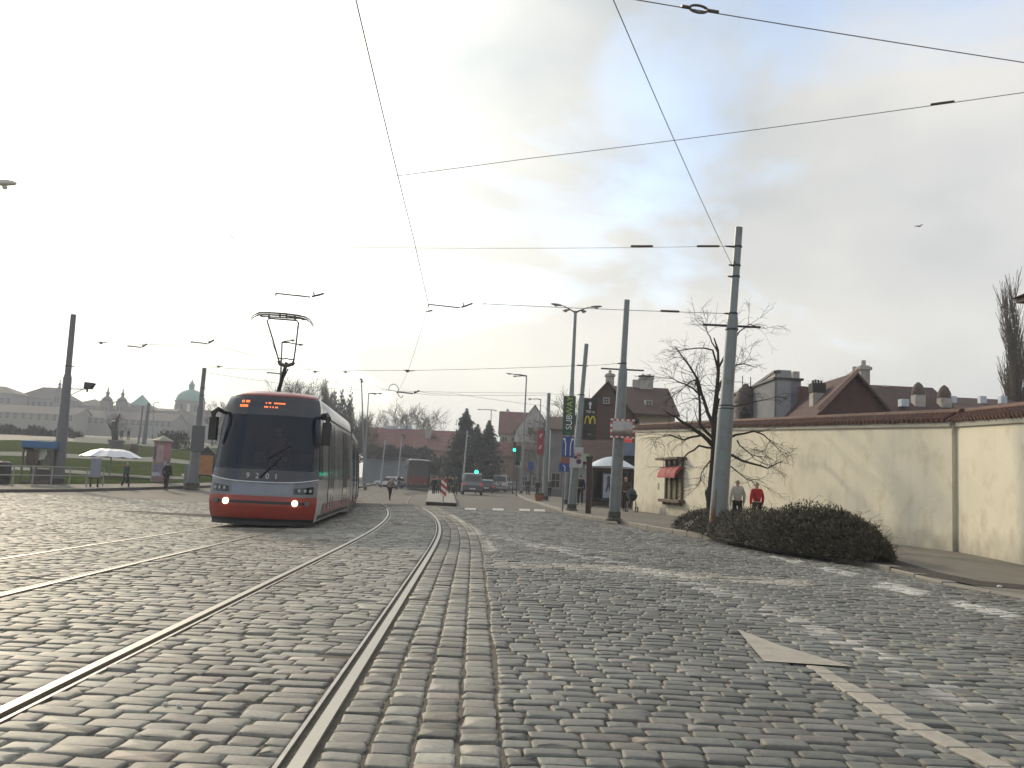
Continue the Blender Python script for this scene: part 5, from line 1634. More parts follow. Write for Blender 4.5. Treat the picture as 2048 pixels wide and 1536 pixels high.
# mirrors
for s_, z_ in ((-1, 2.0), (1, 1.98)):
    k_ = s_ * 1.0
    a_ = front(k_, 2.52, .0); c_ = Vector((s_ * 1.33, .62, 2.15))
    mm_ = MB(T0).tube([a_, Vector((s_ * 1.3, .75, 2.6)), Vector((s_ * 1.36, .62, 2.5)), Vector((s_ * 1.34, .6, 2.4))], [.04, .06, .07, .05], 8)
    mm_.obox(c_, .2, .12, .52, rz=s_ * .25); mm_.build('mirror', M_blk, tram, bevel=.03)
MB(T0).lathe(Vector((1.13, 1.55, 2.6)), [(.06, -.08), (.09, -.04), (.09, .04), (.06, .08)], 12).build('side_camera', M_blk, tram, smooth=True)
for sg in (-1, 1):
    vs, fs = [], []
    for j in range(13):
        z = 1.12 + 1.8 * j / 12
        for i in range(5): vs.append(side(sg, yfront(z) - .01 + (1.32 - yfront(z) + .01) * i / 4, z, .014))
    for j in range(12):
        for i in range(4): q = j * 5 + i; fs.append((q, q + 1, q + 6, q + 5))
    MB(T0).add(vs, fs).build('cab_side_window', M_glass, tram, smooth=True)
# side glazing, doors and livery on both sides
for i, (T, L) in enumerate(mods):
    for sg in (-1, 1):
        y0 = (1.35 if i == 0 else .25); y1 = L - .25
        nwin = 6; dy = (y1 - y0) / nwin
        for w in range(nwin):
            a_, b_ = y0 + w * dy + .04, y0 + (w + 1) * dy - .04
            door = w in (1, 4)
            m_ = MB(T); m_.geo(spatch(sg, a_, b_, .42 if door else 1.12, 2.52, .012)); 
            o_ = m_.build('door' if door else 'window', M_side, tram, smooth=True)
            if door:
                m_ = MB(T)
                for yy_ in (a_, (a_ + b_) / 2, b_):
                    m_.tube([side(sg, yy_, .42, .02), side(sg, yy_, 1.2, .02), side(sg, yy_, 1.8, .02), side(sg, yy_, 2.52, .02)], .007, 5)
                m_.build('door_frame', M_tdark, o_)
        m_ = MB(T); m_.geo(spatch(sg, y0 + (.4 if i == 0 else -.2), L - .1, .3, .54, .008)); m_.build('red_skirt', M_tred, tram, smooth=True)
        m_ = MB(T); m_.geo(spatch(sg, y0 - .3, L - .1, .20, .29, .006)); m_.build('dark_sill', M_tdark, tram, smooth=True)
        m_ = MB(T); m_.tube([side(sg, y0, 2.62, .01), side(sg, L - .1, 2.62, .01)], .02, 5); m_.build('gutter', M_tdark, tram)
    # bogies
    for by in (2.2, L - 2.0):
        bg_ = MB(T).box(-.95, .95, by - .9, by + .9, .12, .4); bo = bg_.build('bogie', M_blk, tram)
        for sx in (-1, 1):
            for dy_ in (-.7, .7):
                MB(T).tube([(sx * .78, by + dy_, .3), (sx * .9, by + dy_, .3)], .3, 20).build('wheel', M_lip, bo)
    rb = MB(T)
    for (a_, b_) in ((.32, .55), (.62, .9)):
        rb.box(-.66, .66, L * a_ + (.6 if i == 0 else 0), L * b_, 3.04, 3.14)
    rb.build('roof_unit', mat('roof_grey', (.14, .14, .145), rough=.6), tram, bevel=.03)
# pantograph: positions taken from the photo at its own distance
dp = y0t + 3.6
PP = lambda x, y, dd=0: PT(x, y, dp + dd)
pant = MB().tube([PP(557, 783, .6), PP(573, 726)], [.055, .045], 8).tube([PP(560, 770, .5), PP(576, 738, -.1)], .02, 6).build('pantograph', M_dk, tram, smooth=True)
fr = MB()
fr.tube([PP(558, 722), PP(560, 728), PP(572, 732), PP(585, 728), PP(588, 724)], .05, 8)
fr.tube([PP(558, 723), PP(546, 680), PP(534, 641), PP(539, 637), PP(568, 639), PP(594, 641), PP(597, 646), PP(592, 690), PP(587, 725)], .022, 6)
fr.tube([PP(556, 716), PP(566, 718), PP(572, 716.5), PP(580, 719), PP(588, 719)], .018, 6)
fr.tube([PP(527, 640), PP(553, 708)], .008, 4)
fr.build('upper_frame', M_insul, pant, smooth=True)
hd_ = MB()
for o_, dd in ((0, -.16), (4, .16)):
    hd_.tube([PP(501, 636 + o_, dd), PP(509, 629.5 + o_, dd), PP(518, 625.5 + o_, dd), PP(540, 625.5 + o_, dd), PP(570, 627.5 + o_, dd), PP(597, 631 + o_, dd), PP(612, 634.5 + o_, dd), PP(621, 641 + o_, dd), PP(627, 650 + o_, dd)], [.012, .014, .024, .024, .024, .024, .022, .014, .012], 6)
for x, y in ((538, 636), (560, 635), (573, 636), (590, 640)):
    hd_.tube([PP(x, y - 8), PP(x, y + 1)], .025, 6)
hd_.tube([PP(520, 632), PP(525, 633), PP(600, 637), PP(610, 640)], .02, 6)
hd_.build('collector_head', M_insul, pant, smooth=True)

# older tram, seen nose on, farther down the near track
def old_tram():
    c0 = GP(836, 981); d = c0.y
    xl, xr = PT(812, 960, d).x, PT(860, 960, d).x
    w = (xr - xl) / 2; cx_o = (xl + xr) / 2; z0 = G(cx_o, d); zt = PT(836, 918, d).z
    T = Matrix.Translation((cx_o, d, z0)) @ Matrix.Rotation(R(5), 4, 'Z')
    h = zt - z0
    t = thing('older_tram', 'older rounded tram with a white roof edge, farther down the near track', 'tram', Vector((cx_o, d, z0)))
    L = 14.0
    def ringp(y, sx, zt_, zb=.35):
        return [Vector((x * w * sx, y, z)) for x, z in ((-1, zb), (-1, h * .6), (-.97, h * .86), (-.8, zt_), (.8, zt_), (.97, h * .86), (1, h * .6), (1, zb))]
    secs = [ringp(0, .84, h * .93, .5), ringp(.25, .94, h * .97, .4), ringp(.9, 1, h), ringp(L, 1, h)]
    vs = [p for s_ in secs for p in s_]; fs = []
    for i in range(3):
        for k in range(8): fs.append((i * 8 + k, i * 8 + (k + 1) % 8, (i + 1) * 8 + (k + 1) % 8, (i + 1) * 8 + k))
    fs += [tuple(range(7, -1, -1)), tuple(24 + k for k in range(8))]
    MB(T).add(vs, fs).build('body', mat('old_tram_dark', (.035, .03, .032), rough=.4, var=.2), t, bevel=.06)
    MB(T).prism([(-w * .76, -.012, h * .50), (w * .76, -.012, h * .50), (w * .74, .05, h * .88), (-w * .74, .05, h * .88)], (0, .05, 0)).build('windscreen', mat('old_glass', (.03, .03, .04), rough=.15), t)
    MB(T).prism([(-w * .8, -.03, .75), (w * .8, -.03, .75), (w * .8, -.02, h * .46), (-w * .8, -.02, h * .46)], (0, .06, 0)).build('front_panel', mat('dull_red', (.15, .012, .01), rough=.4, var=.2), t, bevel=.03)
    MB(T).box(-w * .9, w * .9, -.02, .12, .3, .6).build('bumper', M_blk, t, bevel=.03)
    rf = MB(T); n_ = 8; vs = []; fs = []
    for y in (-.12, .6, L):
        for i in range(n_ + 1):
            u = i / n_ * 2 - 1; vs.append(Vector((u * w * 1.06, y, h * .955 + .1 * (1 - u * u))))
    for j in range(2):
        for i in range(n_): q = j * (n_ + 1) + i; fs.append((q, q + 1, q + n_ + 2, q + n_ + 1))
    o_ = rf.add(vs, fs).build('roof', M_white, t, smooth=True); so_ = o_.modifiers.new('thick', 'SOLIDIFY'); so_.thickness = .09
    for s_ in (-1, 1):
        l_ = MB(T @ Matrix.Translation((s_ * w * .6, -.04, .9))); disc(l_, Matrix.Identity(4), .09, .02, 14); l_.build('headlight', mat('unlit_lamp', (.3, .3, .28), rough=.2), t)
        MB(T).obox((s_ * (w + .12), .2, h * .72), .1, .1, .35).build('mirror', M_blk, t)
    for k in range(5):
        for s_ in (-1, 1):
            MB(T).box(s_ * w - .02 if s_ > 0 else -w - .012, s_ * w + .012 if s_ > 0 else -w + .02, 1.4 + k * 2.3, 3.3 + k * 2.3, h * .5, h * .84).build('window', MATS['old_glass'], t)
old_tram()

# ------------------------------------------------------------------ cars and vans
def vehicle(name, label, cat, base, yaw, L, W, H, kind, col_m, rear=True):
    """kind: hatch, van, estate. Local: y=0 is the end facing the camera"""
    T = Matrix.Translation(base) @ Matrix.Rotation(yaw, 4, 'Z')
    t = thing(name, label, cat, base)
    hw = W / 2
    if kind == 'van':
        prof = [(0, .35), (-.03, .9), (.06, H * .55), (.16, H * .96), (.4, H), (L * .62, H), (L * .78, H * .62), (L * .98, H * .5), (L, .4)]
    else:
        prof = [(0, .38), (-.04, .7), (.02, H * .6), (.35, H * .93), (.7, H), (L * .5, H * .99), (L * .7, H * .64), (L * .96, H * .52), (L, .38)]
    def wid(z): return hw * (1 if z < H * .6 else 1 - .17 * (z - H * .6) / (H * .4))
    vs, fs = [], []
    n = len(prof)
    for y, z in prof: vs.append((-wid(z), y, z))
    for y, z in prof: vs.append((wid(z), y, z))
    for i in range(n - 1): fs.append((i, n + i, n + i + 1, i + 1))
    fs += [tuple(range(n)), tuple(range(2 * n - 1, n - 1, -1)), (0, n - 1, 2 * n - 1, n)]
    MB(T).add(vs, fs).build('body', col_m, t, bevel=.05)
    g = M_glass
    z0, z1 = H * .62, H * .9
    ya = .05 if kind == 'van' else .06
    yb = .15 if kind == 'van' else .31
    MB(T).prism([(-hw * .82, ya - .012, z0), (hw * .82, ya - .012, z0), (hw * .72, yb - .02, z1), (-hw * .72, yb - .02, z1)], (0, .03, .01)).build('rear_window', g, t)
    for s_ in (-1, 1):
        MB(T).prism([(s_ * (wid(z0) + .006), .5, z0), (s_ * (wid(z0) + .006), L * .68, z0), (s_ * (wid(z1) + .006), L * .55, z1), (s_ * (wid(z1) + .006), .6, z1)], (-s_ * .02, 0, 0)).build('side_window', g, t)
        MB(T).obox((s_ * hw * .86, -.03, H * .48), .14, .06, .26).build('tail_light', mat('tail_red', (.4, .02, .015), rough=.3, emit=(1, .05, .03), estr=.3), t)
        MB(T).obox((s_ * (hw + .1), L * .64, H * .6), .16, .1, .14).build('wing_mirror', M_blk, t, bevel=.02)
        for y in (L * .17, L * .82):
            w = MB(T).tube([(s_ * hw * .82, y, .31), (s_ * (hw + .005), y, .31)], .31, 18).build('wheel', M_blk, t)
            MB(T).tube([(s_ * hw * .83, y, .31), (s_ * (hw + .012), y, .31)], .19, 14).build('rim', M_alu, w)
    MB(T).box(-.26, .26, -.06, -.035, .5, .61).build('number_plate', M_white, t)
    MB(T).box(-hw * .95, hw * .95, -.07, .1, .28, .46).build('bumper', M_tdark, t, bevel=.03)
    return t
def veh_at(pxl, pxr, yb, yt, **kw):
    c = GP((pxl + pxr) / 2, yb); d = c.y
    W = (pxr - pxl) / F * d; H = PT((pxl + pxr) / 2, yt, d).z - c.z
    return c, W * .93, H
m_vgrey = mat('car_grey', (.13, .14, .15), rough=.3, metal=.4, coat=.6, var=.06)
m_vsilver = mat('car_silver', (.34, .345, .34), rough=.3, metal=.3, coat=.6, var=.06)
m_vdark = mat('car_navy', (.015, .018, .04), rough=.25, coat=.8, var=.06)
m_vwhite = mat('car_white', (.6, .6, .6), rough=.3, coat=.6, var=.05)
c, W, H = veh_at(923, 966, 990, 945)
vehicle('parked_van', 'boxy grey van seen from behind, nearest vehicle right of the island', 'van', c, R(3), 4.4, min(W, 1.85), min(H, 1.95), 'van', m_vgrey)
c, W, H = veh_at(962, 982, 986, 951)
vehicle('dark_car', 'dark blue car just right of the boxy grey van', 'car', c, R(3), 4.1, 1.7, 1.5, 'hatch', m_vdark)
c = PT(999, 978, 118); c = GX(c.x, 118)
vehicle('pale_van', 'pale grey van farther along the street beside the traffic light', 'van', c, R(4), 5.0, 2.0, 2.25, 'van', m_vsilver)
c = PT(1024, 975, 132); c = GX(c.x, 132)
vehicle('far_car', 'small grey blue car farthest along the kerb', 'car', c, R(6), 4.0, 1.7, 1.45, 'hatch', mat('car_bluegrey', (.07, .09, .11), rough=.3, coat=.6))
c = PT(806, 948, 118); c = GX(c.x, 118)
vehicle('white_car', 'white car partly hidden left of the older tram', 'car', c, R(60), 4.2, 1.7, 1.5, 'hatch', m_vwhite)

# ------------------------------------------------------------------ shrubs
def leaf_cloud(pts_fn, n, size, seed, up=.3):
    rnd = random.Random(seed); mb = MB(); vs, fs = [], []
    for _ in range(n):
        p, nrm_ = pts_fn(rnd)
        a = Vector((rnd.gauss(0, 1), rnd.gauss(0, 1), rnd.gauss(0, 1))).normalized()
        b = a.cross(nrm_ + Vector((.01, .02, .03))).normalized() if a.cross(nrm_).length > .01 else a.orthogonal().normalized()
        s_ = size * rnd.uniform(.5, 1.3)
        o = len(vs); d = (nrm_ * .7 + a * .5); d.normalize()
        vs += [p - b * s_ * .35, p + b * s_ * .35, p + d * s_ * 1.5]
        fs.append((o, o + 1, o + 2))
    mb.add(vs, fs); return mb
M_shrub = mat('dark_shrub_leaves', (.055, .052, .030), rough=.75, var=.7, scale=3.5, dirt=((.085, .058, .03), .6, 9))
M_twig = mat('shrub_twigs', (.035, .026, .018), rough=.9, var=.3)
# path of the shrub bed, from the photo
bed = [(GP(1350, 1056, SW), .6, .55), (GP(1400, 1066, SW), .7, .75), (GP(1470, 1083, SW), .8, .85), (GP(1540, 1095, SW), .98, .85), (GP(1590, 1102, SW), .97, .75), (GP(1635, 1108, SW), .86, .62), (GP(1675, 1113, SW), .68, .5), (GP(1712, 1118, SW), .46, .36), (GP(1740, 1121, SW), .2, .22)]
def bed_at(f):
    f = min(.9999, max(0, f)) * (len(bed) - 1); i = int(f); u = f - i
    a, b = bed[i], bed[i + 1]
    return a[0].lerp(b[0], u), (a[1] + (b[1] - a[1]) * u) * .88, a[2] + (b[2] - a[2]) * u
t = thing('shrub_bed', 'low sprawling dark shrubs at the foot of the tallest pole', 'shrubs', bed[3][0])
def bed_pt(rnd):
    f = rnd.random(); c, h, w = bed_at(f)
    endf = min(1, f / .05, (1 - f) / .05) ** .5 if 0 < f < 1 else .1
    th = rnd.random() * math.pi; rr = rnd.uniform(.55, 1.03) ** .5
    lump = 1 + .06 * math.sin(f * 37) + .06 * math.sin(f * 91 + th * 3) + .05 * math.sin(th * 9 + f * 50)
    x = math.cos(th) * w * rr * lump; z = math.sin(th) * h * rr * lump * (.45 + .55 * endf)
    p = Vector((c.x + w * .8 + x, c.y + rnd.gauss(0, .05), c.z + z))
    return p, Vector((math.cos(th), rnd.gauss(0, .6), math.sin(th) + .3)).normalized()
leaf_cloud(bed_pt, 42000, .042, 4).build('foliage', M_shrub, t)
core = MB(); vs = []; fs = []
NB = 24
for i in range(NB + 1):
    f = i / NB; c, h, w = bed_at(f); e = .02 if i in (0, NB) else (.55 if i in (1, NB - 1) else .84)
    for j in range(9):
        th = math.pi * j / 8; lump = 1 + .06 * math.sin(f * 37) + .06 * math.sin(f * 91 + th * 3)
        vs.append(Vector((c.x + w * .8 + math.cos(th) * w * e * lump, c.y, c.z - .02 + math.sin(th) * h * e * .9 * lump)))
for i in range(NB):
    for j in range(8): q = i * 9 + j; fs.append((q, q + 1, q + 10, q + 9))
core.add(vs, fs).build('shade_core', mat('shrub_shade', (.014, .015, .009), rough=1, var=.5), t, smooth=True)  # dark core: shade inside the shrubs put into its colour
tw = MB()
rnd = random.Random(9)
for _ in range(520):
    p, nn_ = bed_pt(rnd)
    d = (nn_ + Vector((rnd.gauss(0, .5), rnd.gauss(0, .5), .5))).normalized(); L = rnd.uniform(.12, .38)
    tw.tube([p - d * .1, p + d * L * .5, p + d * L * .8 + Vector((rnd.gauss(0, .08), 0, .0)), p + d * L + Vector((rnd.gauss(0, .12), rnd.gauss(0, .1), -.09))], [.005, .004, .003, .002], 3)
struct(tw.build('twigs', M_twig, t), None, 'stuff')
# bare soil strip beside the wall-side pavement
so_ = MB(); L_ = [GP(*p, SW) for p in ((1700, 1112), (1775, 1127), (1860, 1144), (1950, 1158), (2060, 1166))]; R__ = [GP(*p, SW) for p in ((1720, 1104), (1800, 1120), (1880, 1138), (1960, 1151), (2060, 1159))]
vs = []
for a, b in zip(L_, R__): vs += [Vector((a.x, a.y, SWf(a.y) + .008)), Vector((b.x, b.y, SWf(b.y) + .008))]
so_.add(vs, [(i * 2, i * 2 + 2, i * 2 + 3, i * 2 + 1) for i in range(4)])
struct(so_.build('soil', M_soil), 'strip of bare dark soil beside the right pavement')

# scraps of litter
for px, py, s_, l in ((1999, 1178, .09, 'crumpled white paper scrap on the right edge of the road'), (330, 1411, .028, 'tiny white scrap on the setts between the near rails'), (357, 1415, .035, 'small white scrap right of the tiny one on the setts')):
    p = GP(px, py); t = thing('litter_scrap', l, 'litter', p)
    m = skin_mesh([((-.4 * s_, 0, .25 * s_), .35 * s_), ((.1 * s_, .15 * s_, .35 * s_), .4 * s_), ((.5 * s_, -.1 * s_, .2 * s_), .25 * s_)], [(0, 1), (1, 2)], 0, 1); m.materials.clear(); m.materials.append(mat('paper', (.6, .6, .57), rough=.8))
    o = bpy.data.objects.new('paper', m); COL.objects.link(o); o.parent = t
# ------------------------------------------------------------------ bare trees
M_bark = mat('dark_bark', (.028, .022, .018), rough=.95, var=.3, scale=12, bump=.8, bscale=30)
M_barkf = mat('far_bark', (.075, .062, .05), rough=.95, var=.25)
def branch_tree(mt, mc, rnd, p, d, L, r, lev, maxlev, spread, droop, bend=.22, kids=(3, 5), seg=5, up=.12, tw_r=.004):
    """recursive limbs; trunk goes to mt, the rest to mc"""
    pts = [p.copy()]; q = p.copy(); dd = d.copy(); rs = [r]
    for i in range(seg):
        dd = (dd + Vector((rnd.gauss(0, bend), rnd.gauss(0, bend), rnd.gauss(0, bend) * .6 + (up if lev < maxlev - 1 else -droop)))).normalized()
        q = q + dd * L / seg; pts.append(q.copy()); rs.append(max(tw_r, r * (1 - .62 * (i + 1) / seg)))
    (mt if lev == 0 else mc).tube(pts, rs, 8 if lev == 0 else (6 if lev == 1 else (4 if lev < maxlev else 3)), cap=False)
    if lev >= maxlev: return
    nk = rnd.randint(*kids)
    for k in range(nk):
        f = rnd.uniform(.3, 1.0) if k else 1.0
        i = min(seg - 1, int(f * seg)); u = f * seg - i
        b = pts[i].lerp(pts[min(seg, i + 1)], min(1, u))
        az = rnd.uniform(0, 2 * math.pi)
        side_ = Vector((math.cos(az), math.sin(az), 0))
        side_ = (side_ - dd * side_.dot(dd)).normalized()
        a = spread * rnd.uniform(.6, 1.3) * (.55 if k == 0 else 1)
        nd = (dd * math.cos(a) + side_ * math.sin(a)).normalized()
        branch_tree(mt, mc, rnd, b, nd, L * rnd.uniform(.55, .85), max(tw_r, rs[min(seg, i + 1)] * rnd.uniform(.5, .8)), lev + 1, maxlev, spread, droop, bend, kids, max(3, seg - 1), up, tw_r)
# the lime tree in front of the wall: main limbs traced from the photo, twigs grown
dT = 27.5
base = GX(PT(1424, 1030, dT).x, dT, SW)
t = thing('bare_tree', 'leafless dark tree in front of the cream wall behind the tallest pole', 'tree', base)
rnd = random.Random(21)
def tp(x, y, dd=0.0): return PT(x, y, dT + dd)
tr = MB(); cr_ = MB()
trunk = [base, tp(1422, 1000), tp(1427, 940), tp(1430, 890), tp(1428, 840, .1), tp(1434, 780, .1), tp(1437, 740, .2), tp(1436, 700, .2), tp(1428, 676, .2)]
tr.tube([base + Vector((0, 0, -.05))] + trunk, [.2, .17, .145, .13, .12, .085, .065, .05, .035, .02], 12).tube([tp(1424, 1010), tp(1422, 985), tp(1424, 975)], [.16, .19, .13], 10)
tr.build('trunk', M_bark, t, smooth=True)
limbs = [
    ([(1428, 893, 0), (1405, 870, -.2), (1375, 850, -.4), (1350, 835, -.6), (1330, 822, -.8)], .06),
    ([(1427, 880, 0), (1400, 850, .2), (1398, 800, .3), (1393, 760, .4), (1390, 775, .5)], .05),
    ([(1430, 862, 0), (1415, 825, .3), (1402, 780, .5), (1378, 730, .6), (1350, 693, .7)], .055),
    ([(1405, 790, .4), (1385, 775, .5), (1355, 762, .5), (1338, 752, .5)], .035),
    ([(1400, 870, -.1), (1370, 880, -.4), (1340, 873, -.8), (1328, 868, -1)], .03),
    ([(1424, 895, 0), (1400, 893, -.5), (1375, 905, -.9), (1350, 930, -1.2), (1320, 935, -1.4)], .03),
    ([(1437, 745, .2), (1425, 700, .1), (1405, 697, 0), (1380, 697, -.2), (1362, 700, -.3)], .03),
    ([(1436, 705, .2), (1425, 685, .2), (1415, 665, .2), (1411, 655, .2)], .022),
    ([(1436, 740, .2), (1460, 690, .3), (1478, 665, .4), (1500, 650, .5), (1525, 657, .6)], .028),
    ([(1434, 780, .1), (1460, 735, .4), (1490, 728, .6), (1515, 735, .8)], .032),
    ([(1432, 810, .1), (1470, 810, .7), (1515, 803, 1), (1550, 795, 1.2)], .03),
    ([(1429, 890, 0), (1470, 872, .5), (1505, 863, .7), (1530, 868, .8), (1545, 885, .9)], .04),
    ([(1429, 905, 0), (1465, 912, -.3), (1505, 928, -.5), (1535, 935, -.6), (1565, 922, -.7)], .045),
    ([(1470, 880, .5), (1490, 900, .5), (1510, 918, .5), (1530, 930, .5)], .02),
    ([(1428, 920, 0), (1465, 935, -.6), (1490, 955, -.9), (1508, 963, -1.1)], .022),
    ([(1426, 915, 0), (1410, 935, -.7), (1400, 960, -1), (1392, 972, -1.1)], .02),
    ([(1434, 790, .1), (1450, 760, 1), (1470, 745, 1.6)], .03), ([(1432, 830, .1), (1440, 800, -.9), (1460, 780, -1.4)], .03),
    ([(1393, 760, .4), (1370, 770, .9), (1350, 800, 1.2)], .02), ([(1405, 800, .3), (1400, 760, 1.0), (1392, 730, 1.4)], .025),
]
for pts, r in limbs:
    P_ = [tp(*q) for q in pts]
    n_ = len(P_)
    # refine with jitter
    Q_ = []; R_ = []
    for i in range(n_ - 1):
        for u in (0, .5):
            Q_.append(P_[i].lerp(P_[i + 1], u) + Vector((rnd.gauss(0, .02), rnd.gauss(0, .03), rnd.gauss(0, .02)))); R_.append(r * 1.25 * (1 - .75 * (i + u) / (n_ - 1)))
    Q_.append(P_[-1]); R_.append(r * .22)
    cr_.tube(Q_, R_, 6, cap=False)
    for _ in range(8):
        f = rnd.uniform(.25, 1); i = min(len(Q_) - 2, int(f * (len(Q_) - 1))); b = Q_[i].lerp(Q_[i + 1], rnd.random())
        d0 = (Q_[i + 1] - Q_[i]).normalized()
        nd = (d0 + Vector((rnd.gauss(0, .6), rnd.gauss(0, .6), rnd.gauss(0, .5) + .15))).normalized()
        branch_tree(cr_, cr_, rnd, b, nd, rnd.uniform(.3, .62), max(.008, R_[i] * .35), 2, 4, .6, .08, .2, (2, 4), 4, .05, .0038)
cr_.build('crown', M_bark, t)

def proto_tree(name, label, loc, seed, H, L0, r0, lv, spread, droop, kids, up=.12, m=None, tr_=.012, narrow=None, group='bare trees in the distance'):
    rnd = random.Random(seed)
    t = thing(name, label, 'tree', loc, group)
    a, b = MB(), MB()
    branch_tree(a, b, rnd, Vector(loc), Vector((0, 0, 1)), L0, r0, 0, lv, spread, droop, .1, kids, 6, up, tr_)
    # scale to height H
    zmax = max(v[2] for v in b.v) - loc[2]; k = H / zmax
    for q in (a, b):
        q.v = [(loc[0] + (v[0] - loc[0]) * k * (narrow or 1), loc[1] + (v[1] - loc[1]) * k * (narrow or 1), loc[2] + (v[2] - loc[2]) * k) for v in q.v]
    a.build('trunk', m or M_barkf, t, smooth=True); b.build('crown', m or M_barkf, t)
    return t
def bt(px, ytop, ybase_d, d):
    q = PT(px, ytop, d); b = GX(q.x, d); return b, q.z - b.z
b, H = bt(800, 797, 0, 165)
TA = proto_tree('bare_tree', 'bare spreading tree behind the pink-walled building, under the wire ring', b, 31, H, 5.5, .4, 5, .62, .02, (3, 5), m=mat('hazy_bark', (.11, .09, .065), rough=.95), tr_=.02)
for px, yt, d, lb in ((845, 805, 170, 'bare spreading tree behind the pink-walled building, right of the wire ring'), (760, 815, 160, 'bare spreading tree at the left end of the pink-walled building'), (232, 822, 122, 'bare tree just behind the dark statue'), (432, 795, 140, 'bare tree between the hazy dome and the red tram'), (709, 815, 120, 'bare leaning tree right of the rear of the red tram'), (1138, 772, 100, 'bare dark tree behind the green banner'), (1090, 838, 105, 'bare dark tree behind the red banner'), (585, 752, 150, 'tall bare tree behind the roof of the red tram, left one'), (625, 748, 155, 'tall bare tree behind the roof of the red tram, right one'), (1116, 812, 95, 'bare dark tree between the two banners'), (346, 872, 110, 'small bare bushy tree right of the advertising pillar')):
    b2_, H2 = bt(px, yt, 0, d)
    rz = random.uniform(0, 6.28); s_ = H2 / H
    dup(TA, b2_, rz, (s_ * random.uniform(.8, 1.05), s_ * random.uniform(.8, 1.05), s_), lb)
b, Hp = bt(667, 748, 0, 150)
TP = proto_tree('poplar', 'dense bare poplar behind the rear of the red tram', b, 12, Hp, 7, .45, 5, .32, -.12, (4, 6), up=.3, m=MATS['hazy_bark'], tr_=.028, narrow=.62)
b3_, H3 = bt(2046, 548, 0, 62)
s_ = H3 / Hp
rr_ = dup(TP, b3_, 1.0, (s_ * 1.05, s_ * 1.05, s_), 'tall bare poplar at the right edge behind the tiled wall')
b3_, H3 = bt(2090, 600, 0, 66)
dup(TP, b3_, 2.4, (H3 / Hp * 1.1, H3 / Hp * 1.1, H3 / Hp), 'shorter bare poplar at the right edge, mostly outside the view')
b3_, H3 = bt(1685, 742, 0, 90)
dup(TA, b3_, 2.0, (H3 / H * .5, H3 / H * .5, H3 / H), 'thin bare tree top behind the steep gabled roof')

# conifers
M_con = mat('conifer_needles', (.022, .032, .022), rough=.85, var=.5, scale=1.5)
def conifer(px, yt, d, rad, label, seed):
    b, H = bt(px, yt, 0, d)
    rnd = random.Random(seed)
    t = thing('conifer', label, 'tree', b, 'dark conifers at the end of the street')
    MB().tube([b, b + Vector((0, 0, H * .95))], [.25, .03], 8).build('trunk', M_bark, t)
    mb = MB(); vs = []; fs = []
    nl = int(24 + H)
    for i in range(nl):
        f = i / nl; z = H * (.06 + .94 * f); rr = min(rad, .52 * (H - z)) * rnd.uniform(.75, 1.15) + .03
        for k in range(18):
            a = rnd.uniform(0, 6.283); L = rr * rnd.uniform(.6, 1.1)
            tip = Vector((math.cos(a) * L, math.sin(a) * L, z - L * .25)); root = Vector((0, 0, z + .1))
            for q in range(14):
                g = rnd.uniform(.25, 1); c = root.lerp(tip, g) + Vector((rnd.gauss(0, .18), rnd.gauss(0, .18), rnd.gauss(0, .1))) * min(1, rr)
                s_ = rnd.uniform(.14, .36) * (1 if rad < 2.1 else 1.2) * (.35 + .65 * min(1, rr))
                u = Vector((rnd.gauss(0, 1), rnd.gauss(0, 1), rnd.gauss(0, .5))).normalized() * s_
                w = Vector((-math.sin(a), math.cos(a), rnd.gauss(0, .4))) * s_
                o = len(vs); vs += [b + c - w * .5, b + c + w * .5, b + c + u + Vector((0, 0, -s_ * .4))]; fs.append((o, o + 1, o + 2))
    mb.add(vs, fs).build('crown', M_con, t)
conifer(934, 814, 118, 3.4, 'tallest pointed dark conifer', 1)
conifer(916, 866, 112, 2.4, 'low dark conifer left of the tallest one', 2)
conifer(956, 846, 116, 3.2, 'middle dark conifer right of the tallest one', 3)
conifer(979, 838, 120, 2.6, 'dark conifer nearest the beige house', 5)
conifer(1450, 800, 44, 1.9, 'dark conifer behind the cream wall right of the bare tree', 6)
conifer(1490, 812, 47, 2.0, 'second dark conifer behind the cream wall, beside the turret', 7)

# birds
def bird(px, py, d, label, s_=1.0):
    c = PT(px, py, d); t = thing('bird', label, 'bird', c)
    m = skin_mesh([((-.2, 0, 0), .012), ((-.08, 0, .0), .05), ((.08, 0, .01), .055), ((.17, 0, .04), .035), ((.22, 0, .04), .01), ((0, .2, .1), (.02, .05)), ((-.05, .42, .02), .006), ((0, -.2, .1), (.02, .05)), ((-.05, -.42, .02), .006)], [(0, 1), (1, 2), (2, 3), (3, 4), (2, 5), (5, 6), (2, 7), (7, 8)], 2, 1)
    m.transform(Matrix.Rotation(.6, 4, 'Z') @ Matrix.Scale(s_, 4)); m.materials.append(mat('bird_grey', (.1, .09, .08), rough=.8))
    for p in m.polygons: p.use_smooth = True
    o = bpy.data.objects.new('body', m); COL.objects.link(o); o.parent = t
bird(1838, 453, 55, 'small dark bird in the grey sky at the right', .8)
bird(187, 121, 60, 'small bird in the white sky at the upper left', .5)
